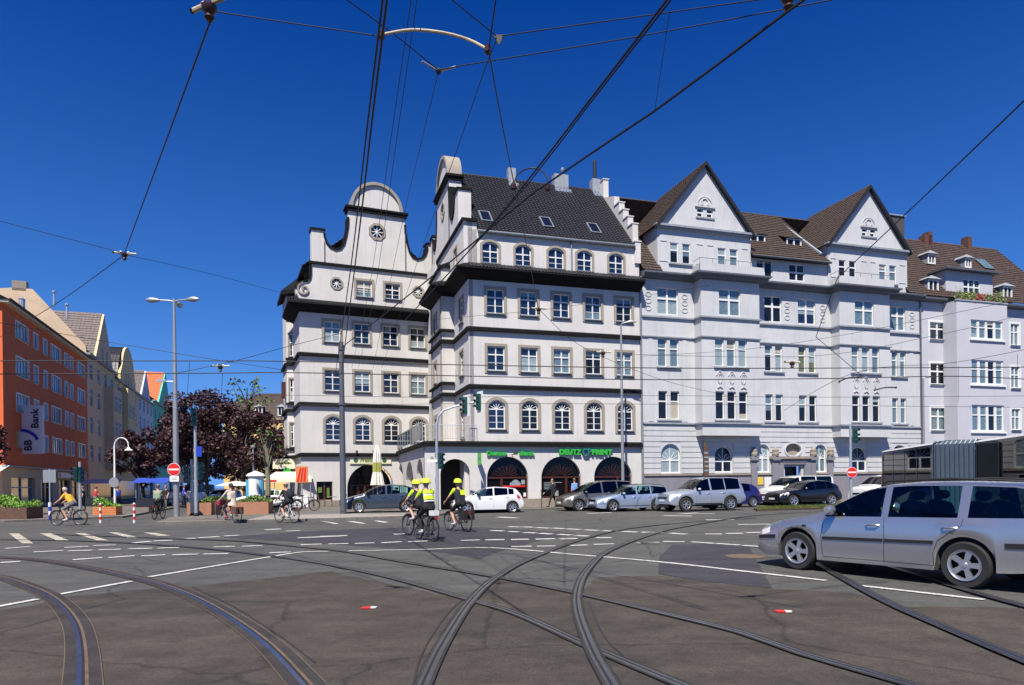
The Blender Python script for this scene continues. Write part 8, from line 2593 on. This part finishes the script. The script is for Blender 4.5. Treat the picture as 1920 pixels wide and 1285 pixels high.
def head_wear(J, kind, m, parent):
    h = J['head']
    hu = (h - J['neck']).normalized()
    f = J['fwd']
    if kind == 'helmet':
        mb = MB()
        n, k = 14, 6
        vs, fs = [], []
        for i in range(k + 1):
            ph = PI / 2 * i / k
            for j in range(n):
                a = 2 * PI * j / n
                vs.append(h + hu * 0.012 + hu * (0.158 * math.sin(ph) ** 0.9) + f * (0.165 * math.cos(ph) ** 0.8 * math.cos(a)) + J['lat'] * (0.138 * math.cos(ph) ** 0.8 * math.sin(a)))
        for i in range(k):
            for j in range(n):
                fs.append((i * n + j, i * n + (j + 1) % n, (i + 1) * n + (j + 1) % n, (i + 1) * n + j))
        mb.add(vs, fs)
        b0 = [h + hu * 0.015 + f * (0.16 * math.cos(2 * PI * j / n)) + J['lat'] * (0.133 * math.sin(2 * PI * j / n)) for j in range(n + 1)]
        o = mb.build('helmet', m, parent, smooth=True)
        MB().tube([p - hu * 0.008 for p in b0], 0.014, 5, cap=False).build('helmet_rim', 'black_matte', o)
        vb = MB()
        for s in (-1, 0, 1):
            vb.tube([h + hu * 0.168 + f * 0.06 + J['lat'] * s * 0.05 - hu * abs(s) * 0.012, h + hu * 0.172 + J['lat'] * s * 0.05 - hu * abs(s) * 0.012, h + hu * 0.160 - f * 0.07 + J['lat'] * s * 0.05 - hu * abs(s) * 0.012], 0.008, 4)
        vb.build('helmet_vents', 'black_matte', o)
    else:
        mb = MB()
        n, k = 14, 6
        vs, fs = [], []
        low = -0.5 if kind == 'long' else -0.15
        for i in range(k + 1):
            ph = low + (PI / 2 - low) * i / k
            for j in range(n):
                a = 2 * PI * j / n
                front = max(0, math.cos(a))
                rr_ = 0.105 * math.cos(ph) if ph > 0 else 0.105
                zz = 0.115 * math.sin(ph)
                if front > 0.3 and ph < 0.5:
                    zz = max(zz, 0.055)
                vs.append(h + hu * (zz + 0.025) + f * (rr_ * 1.06 * math.cos(a) - 0.012) + J['lat'] * (rr_ * math.sin(a)))
        for i in range(k):
            for j in range(n):
                fs.append((i * n + j, i * n + (j + 1) % n, (i + 1) * n + (j + 1) % n, (i + 1) * n + j))
        mb.add(vs, fs)
        mb.build('hair', m, parent, smooth=True)


def face_bits(J, parent):
    h, hu, f, lt = J['head'], (J['head'] - J['neck']).normalized(), J['fwd'], J['lat']
    for s in (-1, 1):
        MB().lathe([(0.0, -0.008), (0.009, 0.0), (0.0, 0.008)], 6, h + f * 0.088 + lt * s * 0.034 + hu * 0.012).build('eye', 'hair', parent)
    MB().tube([h + f * 0.088 + lt * 0.022 - hu * 0.062, h + f * 0.094 - hu * 0.063, h + f * 0.088 - lt * 0.022 - hu * 0.062], 0.005, 5).build('mouth', 'cloth_red', parent)


def person(label, loc, rz, J, cols, wear=('hair', 'hair'), group=None, voxel=0.022, extras=None, lean=0.0):
    t = thing('person', label, 'person', loc, rz, group)
    t.rotation_euler = (lean, 0, rz)
    put('body', person_mesh(J, cols, voxel=voxel), t)
    head_wear(J, wear[0], wear[1], t)
    face_bits(J, t)
    if extras:
        extras(t, J)
    return t


def hivis(t, J, kind='full'):
    """reflective yellow panels and stripes worn over the dark jacket"""
    up = (J['neck'] - J['hip']).normalized()
    bk = Vector((-math.cos(0), 0, 0))
    nb = up.cross(J['lat']).normalized()
    if nb.x > 0:
        nb = -nb
    if kind == 'panel':
        c = J['hip'] + up * 0.33 - J['lat'] * -0.05 + nb * 0.150
        lt = J['lat']
        MB().add([c - lt * 0.09 - up * 0.09, c + lt * 0.11 - up * 0.09, c + lt * 0.11 + up * 0.09, c - lt * 0.09 + up * 0.09, c - lt * 0.09 - up * 0.09 - nb * 0.02, c + lt * 0.11 - up * 0.09 - nb * 0.02, c + lt * 0.11 + up * 0.09 - nb * 0.02, c - lt * 0.09 + up * 0.09 - nb * 0.02], [(0, 1, 2, 3), (0, 1, 5, 4), (1, 2, 6, 5), (2, 3, 7, 6), (3, 0, 4, 7)]).build('vest_panel', 'neon', t)
        return
    if kind == 'none':
        return
    for (a, b, m, w, o) in ((0.36, 0.47, 'neon', 0.15, 0.150), (0.18, 0.30, 'neon', 0.15, 0.158), (0.30, 0.34, 'reflective', 0.15, 0.163), (0.12, 0.155, 'reflective', 0.15, 0.160)):
        mb = MB()
        pts = []
        n = 8
        for zz in (a, b):
            for q in range(n + 1):
                th = -1.15 + 2.3 * q / n
                pts.append(J['hip'] + up * zz + J['lat'] * ((w + 0.035) * math.sin(th)) + nb * (o * math.cos(th) ** 0.5 if math.cos(th) > 0 else 0))
        mb.add(pts, [(q, q + 1, n + 2 + q, n + 1 + q) for q in range(n)])
        mb.build('vest_panel', m, t, fix=False)


HD = R(129)
POL = dict(top='cloth_navy', bottom='cloth_black', sleeve='neon', sleeve2='skin', fore='skin', skin='skin', knee='cloth_black', calf='skin', shoe='shoe_light')
POL2 = dict(POL, calf='cloth_black', sleeve='neon', fore='cloth_navy')


def rider(label_b, label_p, loc, rz, pose, cols, wear, frame='black_matte', extras=None, gp=None, **bk):
    bicycle(label_b, loc, rz, frame, **bk)
    person(label_p, loc, rz, pose, cols, wear, gp, 0.022, extras)


GPP = 'police cyclists riding away'
rider('black bicycle of the right police cyclist with dark pannier bags', 'police cyclist in navy vest and shorts with bright yellow helmet, rightmost of three', (-1.92, 23.9, 0), HD, rider_pose(0.26, True), POL, ('helmet', 'neon'), extras=lambda t, J: hivis(t, J, 'panel'), gp=GPP, bag='cloth_black')
rider('black bicycle of the middle police cyclist with a white box on its carrier', 'police cyclist in long dark trousers with wide yellow striped back, middle of three', (-2.55, 20.1, 0), R(122), rider_pose(0.28, True), POL2, ('helmet', 'neon'), extras=hivis, gp=GPP, white_box=True)
rider('black bicycle of the left police cyclist', 'police cyclist with bare legs and yellow helmet, leftmost of three', (-3.05, 21.9, 0), R(133), rider_pose(0.40, False), POL, ('helmet', 'neon'), extras=lambda t, J: hivis(t, J, 'panel'), gp=GPP)
rider('dark bicycle ridden by the man in the yellow shirt', 'man in bright yellow shirt and grey shorts cycling left', (-20.15, 31.0, 0), R(180), rider_pose(0.62, True, reach=0.03), dict(top='cloth_yellow', bottom='cloth_grey', sleeve='cloth_yellow', fore='skin', skin='skin', calf='skin', shoe='shoe_light'), ('hair', 'hair_grey'), gp='other cyclists')


def coat(t, J):
    mb = MB()
    up = (J['neck'] - J['hip']).normalized()
    n = 14
    rings = []
    for zz, r_ in ((0.12, 0.16), (-0.02, 0.185), (-0.2, 0.21)):
        rings.append([J['hip'] + up * zz + Vector((r_ * math.cos(2 * PI * k / n), r_ * math.sin(2 * PI * k / n), 0)) for k in range(n)])
    mb.add([p for r_ in rings for p in r_], [(i * n + k, i * n + (k + 1) % n, (i + 1) * n + (k + 1) % n, (i + 1) * n + k) for i in range(2) for k in range(n)])
    mb.build('coat_hem', 'cloth_beige', t, fix=False, smooth=True)


rider('silver city bicycle with a purple front basket', 'woman in a beige coat cycling away past the planter', (-13.0, 31.35, 0), R(150), rider_pose(0.12, True), dict(top='cloth_beige', bottom='cloth_navy', sleeve='cloth_beige', fore='cloth_beige', skin='skin', calf='cloth_navy', shoe='cloth_red'), ('long', 'hair'), frame='alloy', extras=coat, gp='other cyclists', basket='cloth_red', bag='corten', step=True)


def backpack(t, J):
    up = (J['neck'] - J['hip']).normalized()
    nb = up.cross(J['lat']).normalized()
    if nb.x > 0:
        nb = -nb
    c = J['hip'] + up * 0.27 + nb * 0.17
    MB().tube([c - up * 0.2, c - up * 0.12, c + up * 0.1, c + up * 0.2], [0.08, 0.14, 0.14, 0.09], 10).build('backpack', 'cloth_navy', t, smooth=True)


rider('white mountain bicycle ridden by the person in dark clothes', 'person in dark clothes with a backpack cycling and pointing right', (-10.15, 30.7, 0), R(146), rider_pose(0.42, True, point=('r', (0.10, -0.52, -0.22))), dict(top='cloth_black', bottom='cloth_black', sleeve='cloth_black', sleeve2='skin', fore='skin', skin='skin', calf='skin', shoe='cloth_black'), ('hair', 'hair'), frame='bus_white', extras=backpack, gp='other cyclists')
rider('dark bicycle seen from behind in the left street', 'person in a pale green shirt cycling away up the left street', (-18.75, 36.2, 0), R(96), rider_pose(0.2, True), dict(top='cloth_green', bottom='cloth_black', sleeve='cloth_green', fore='skin', skin='skin', calf='cloth_black', shoe='cloth_black'), ('hair', 'hair'), gp='other cyclists', bag='cloth_black')

# walkers
p = fpt(5.05, 1.3)
person('man in dark jacket and trousers walking left before the shop window', (p[0], p[1], 0.12), R(190), stand_pose(0.62, 0.06, 1.78), dict(top='cloth_navy', bottom='cloth_black', sleeve='cloth_navy', fore='cloth_navy', skin='skin', calf='cloth_black', shoe='cloth_black'), group='walkers before the shops')
p = fpt(6.75, 0.75)
person('man in light blue shirt standing at the shop door', (p[0], p[1], 0.12), R(120), stand_pose(0.15, 0.0, 1.8), dict(top='cloth_blue', bottom='cloth_black', sleeve='cloth_blue', fore='skin', skin='skin', calf='cloth_black', shoe='cloth_black'), group='walkers before the shops')
CR = [(-29.6, 48.5, 60, 'cloth_red', 'cloth_grey', 'person in a dark red top standing in the shade by the bank'), (-27.5, 47.6, 150, 'cloth_royal', 'cloth_black', 'person in a royal blue top standing behind the orange planter'),
      (-26.6, 52.5, 250, 'cloth_black', 'cloth_grey', 'person in black standing under the purple trees'), (-24.3, 50.5, 30, 'cloth_royal', 'cloth_navy', 'person in blue standing left of the tall lamp'),
      (-31.4, 50.0, 200, 'cloth_navy', 'cloth_black', 'person in navy standing before the bank window')]
for x, y, a, c1_, c2_, lab in CR:
    person(lab, (x, y, 0.11), R(a), stand_pose(0.2, 0.05, 1.72), dict(top=c1_, bottom=c2_, sleeve=c1_, fore='skin', skin='skin', calf=c2_, shoe='cloth_black'), group='people in the left street', voxel=0.03)

# driver of the silver estate car
dJ = rider_pose(-0.25, True)
V_ = Vector
dJ.update(hip=V_((0, 0, 0.10)), chest=V_((-0.10, 0, 0.42)), neck=V_((-0.15, 0, 0.62)), head=V_((-0.14, 0, 0.79)))
for k, s in (('l', 1), ('r', -1)):
    dJ['sh_' + k] = V_((-0.13, s * 0.19, 0.55))
    dJ['el_' + k] = V_((0.12, s * 0.24, 0.36))
    dJ['wr_' + k] = V_((0.36, s * 0.15, 0.44))
    dJ['hp_' + k], dJ['kn_' + k], dJ['an_' + k], dJ['to_' + k] = V_((0.02, s * 0.1, 0.06)), V_((0.40, s * 0.12, 0.16)), V_((0.66, s * 0.12, -0.16)), V_((0.78, s * 0.12, -0.10))
dl_ = org + dirv * (2.02 * sc) - side * (0.40 * sc)
person('driver with bare forearms at the wheel of the silver estate car', (dl_.x, dl_.y, 0.44 * sc), ang + PI, dJ, dict(top='cloth_grey', bottom='cloth_black', sleeve='cloth_grey', sleeve2='skin', fore='skin', skin='skin', calf='cloth_black', shoe='cloth_black'), group=None)

# parked bicycles and a scooter by the planter
for i, (x, y, a, fr_) in enumerate(((-14.6, 41.5, 20, 'black_matte'), (-13.7, 41.7, 15, 'alloy'), (-12.7, 41.9, 25, 'black_matte'), (-14.0, 43.0, 160, 'car_navy'))):
    bicycle(['black bicycle parked nearest the brick planter', 'silver bicycle parked beside the white scooter', 'black bicycle parked nearest the white building', 'dark blue bicycle parked behind the others'][i], (x, y, 0.0 if i > 5 else 0.12), R(a), fr_, lean=R(6), group='bicycles parked by the planter')
t = thing('motor_scooter', 'white motor scooter parked among the bicycles', 'scooter', (-14.6, 40.6, 0.12), R(200))
for cx in (0.6, -0.6):
    w = MB().lathe([(0.12, -0.05), (0.22, -0.06), (0.24, 0.0), (0.22, 0.06), (0.12, 0.05)], 20, (cx, 0, 0.24), 'y').build('wheel', 'black_rubber', t, smooth=True)
    MB().lathe([(0.12, -0.055), (0.0, -0.055)], 14, (cx, 0, 0.24), 'y').build('rim', 'alloy', w)
MB().tube([(-0.85, 0, 0.62), (-0.6, 0, 0.6), (-0.25, 0, 0.52), (-0.1, 0, 0.3)], [0.08, 0.2, 0.19, 0.12], 12).build('rear_body', 'paint_white', t, smooth=True)
MB().tube([(0.35, 0, 0.3), (0.42, 0, 0.6), (0.36, 0, 0.95)], [0.14, 0.2, 0.13], 12).build('leg_shield', 'paint_white', t, smooth=True)
MB().box(-0.15, 0.35, -0.16, 0.16, 0.26, 0.32).build('footboard', 'black_matte', t)
MB().tube([(-0.75, 0, 0.8), (-0.4, 0, 0.82), (-0.05, 0, 0.74)], [0.07, 0.12, 0.08], 10).build('seat', 'black_rubber', t, smooth=True)
MB().tube([(0.36, 0, 0.95), (0.33, 0.1, 1.05), (0.25, 0.3, 1.05)], 0.018, 6).tube([(0.33, 0, 1.02), (0.33, -0.1, 1.05), (0.25, -0.3, 1.05)], 0.018, 6).build('handlebar', 'black_matte', t)
MB().lathe([(0.0, 0.46), (0.09, 0.42), (0.09, 0.36)], 12, (0, 0, 0.98), 'x').build('headlamp', 'lamp_glass', t)
MB().tube([(0.42, 0, 0.6), (0.6, 0, 0.24)], 0.03, 8).build('fork', 'steel', t)
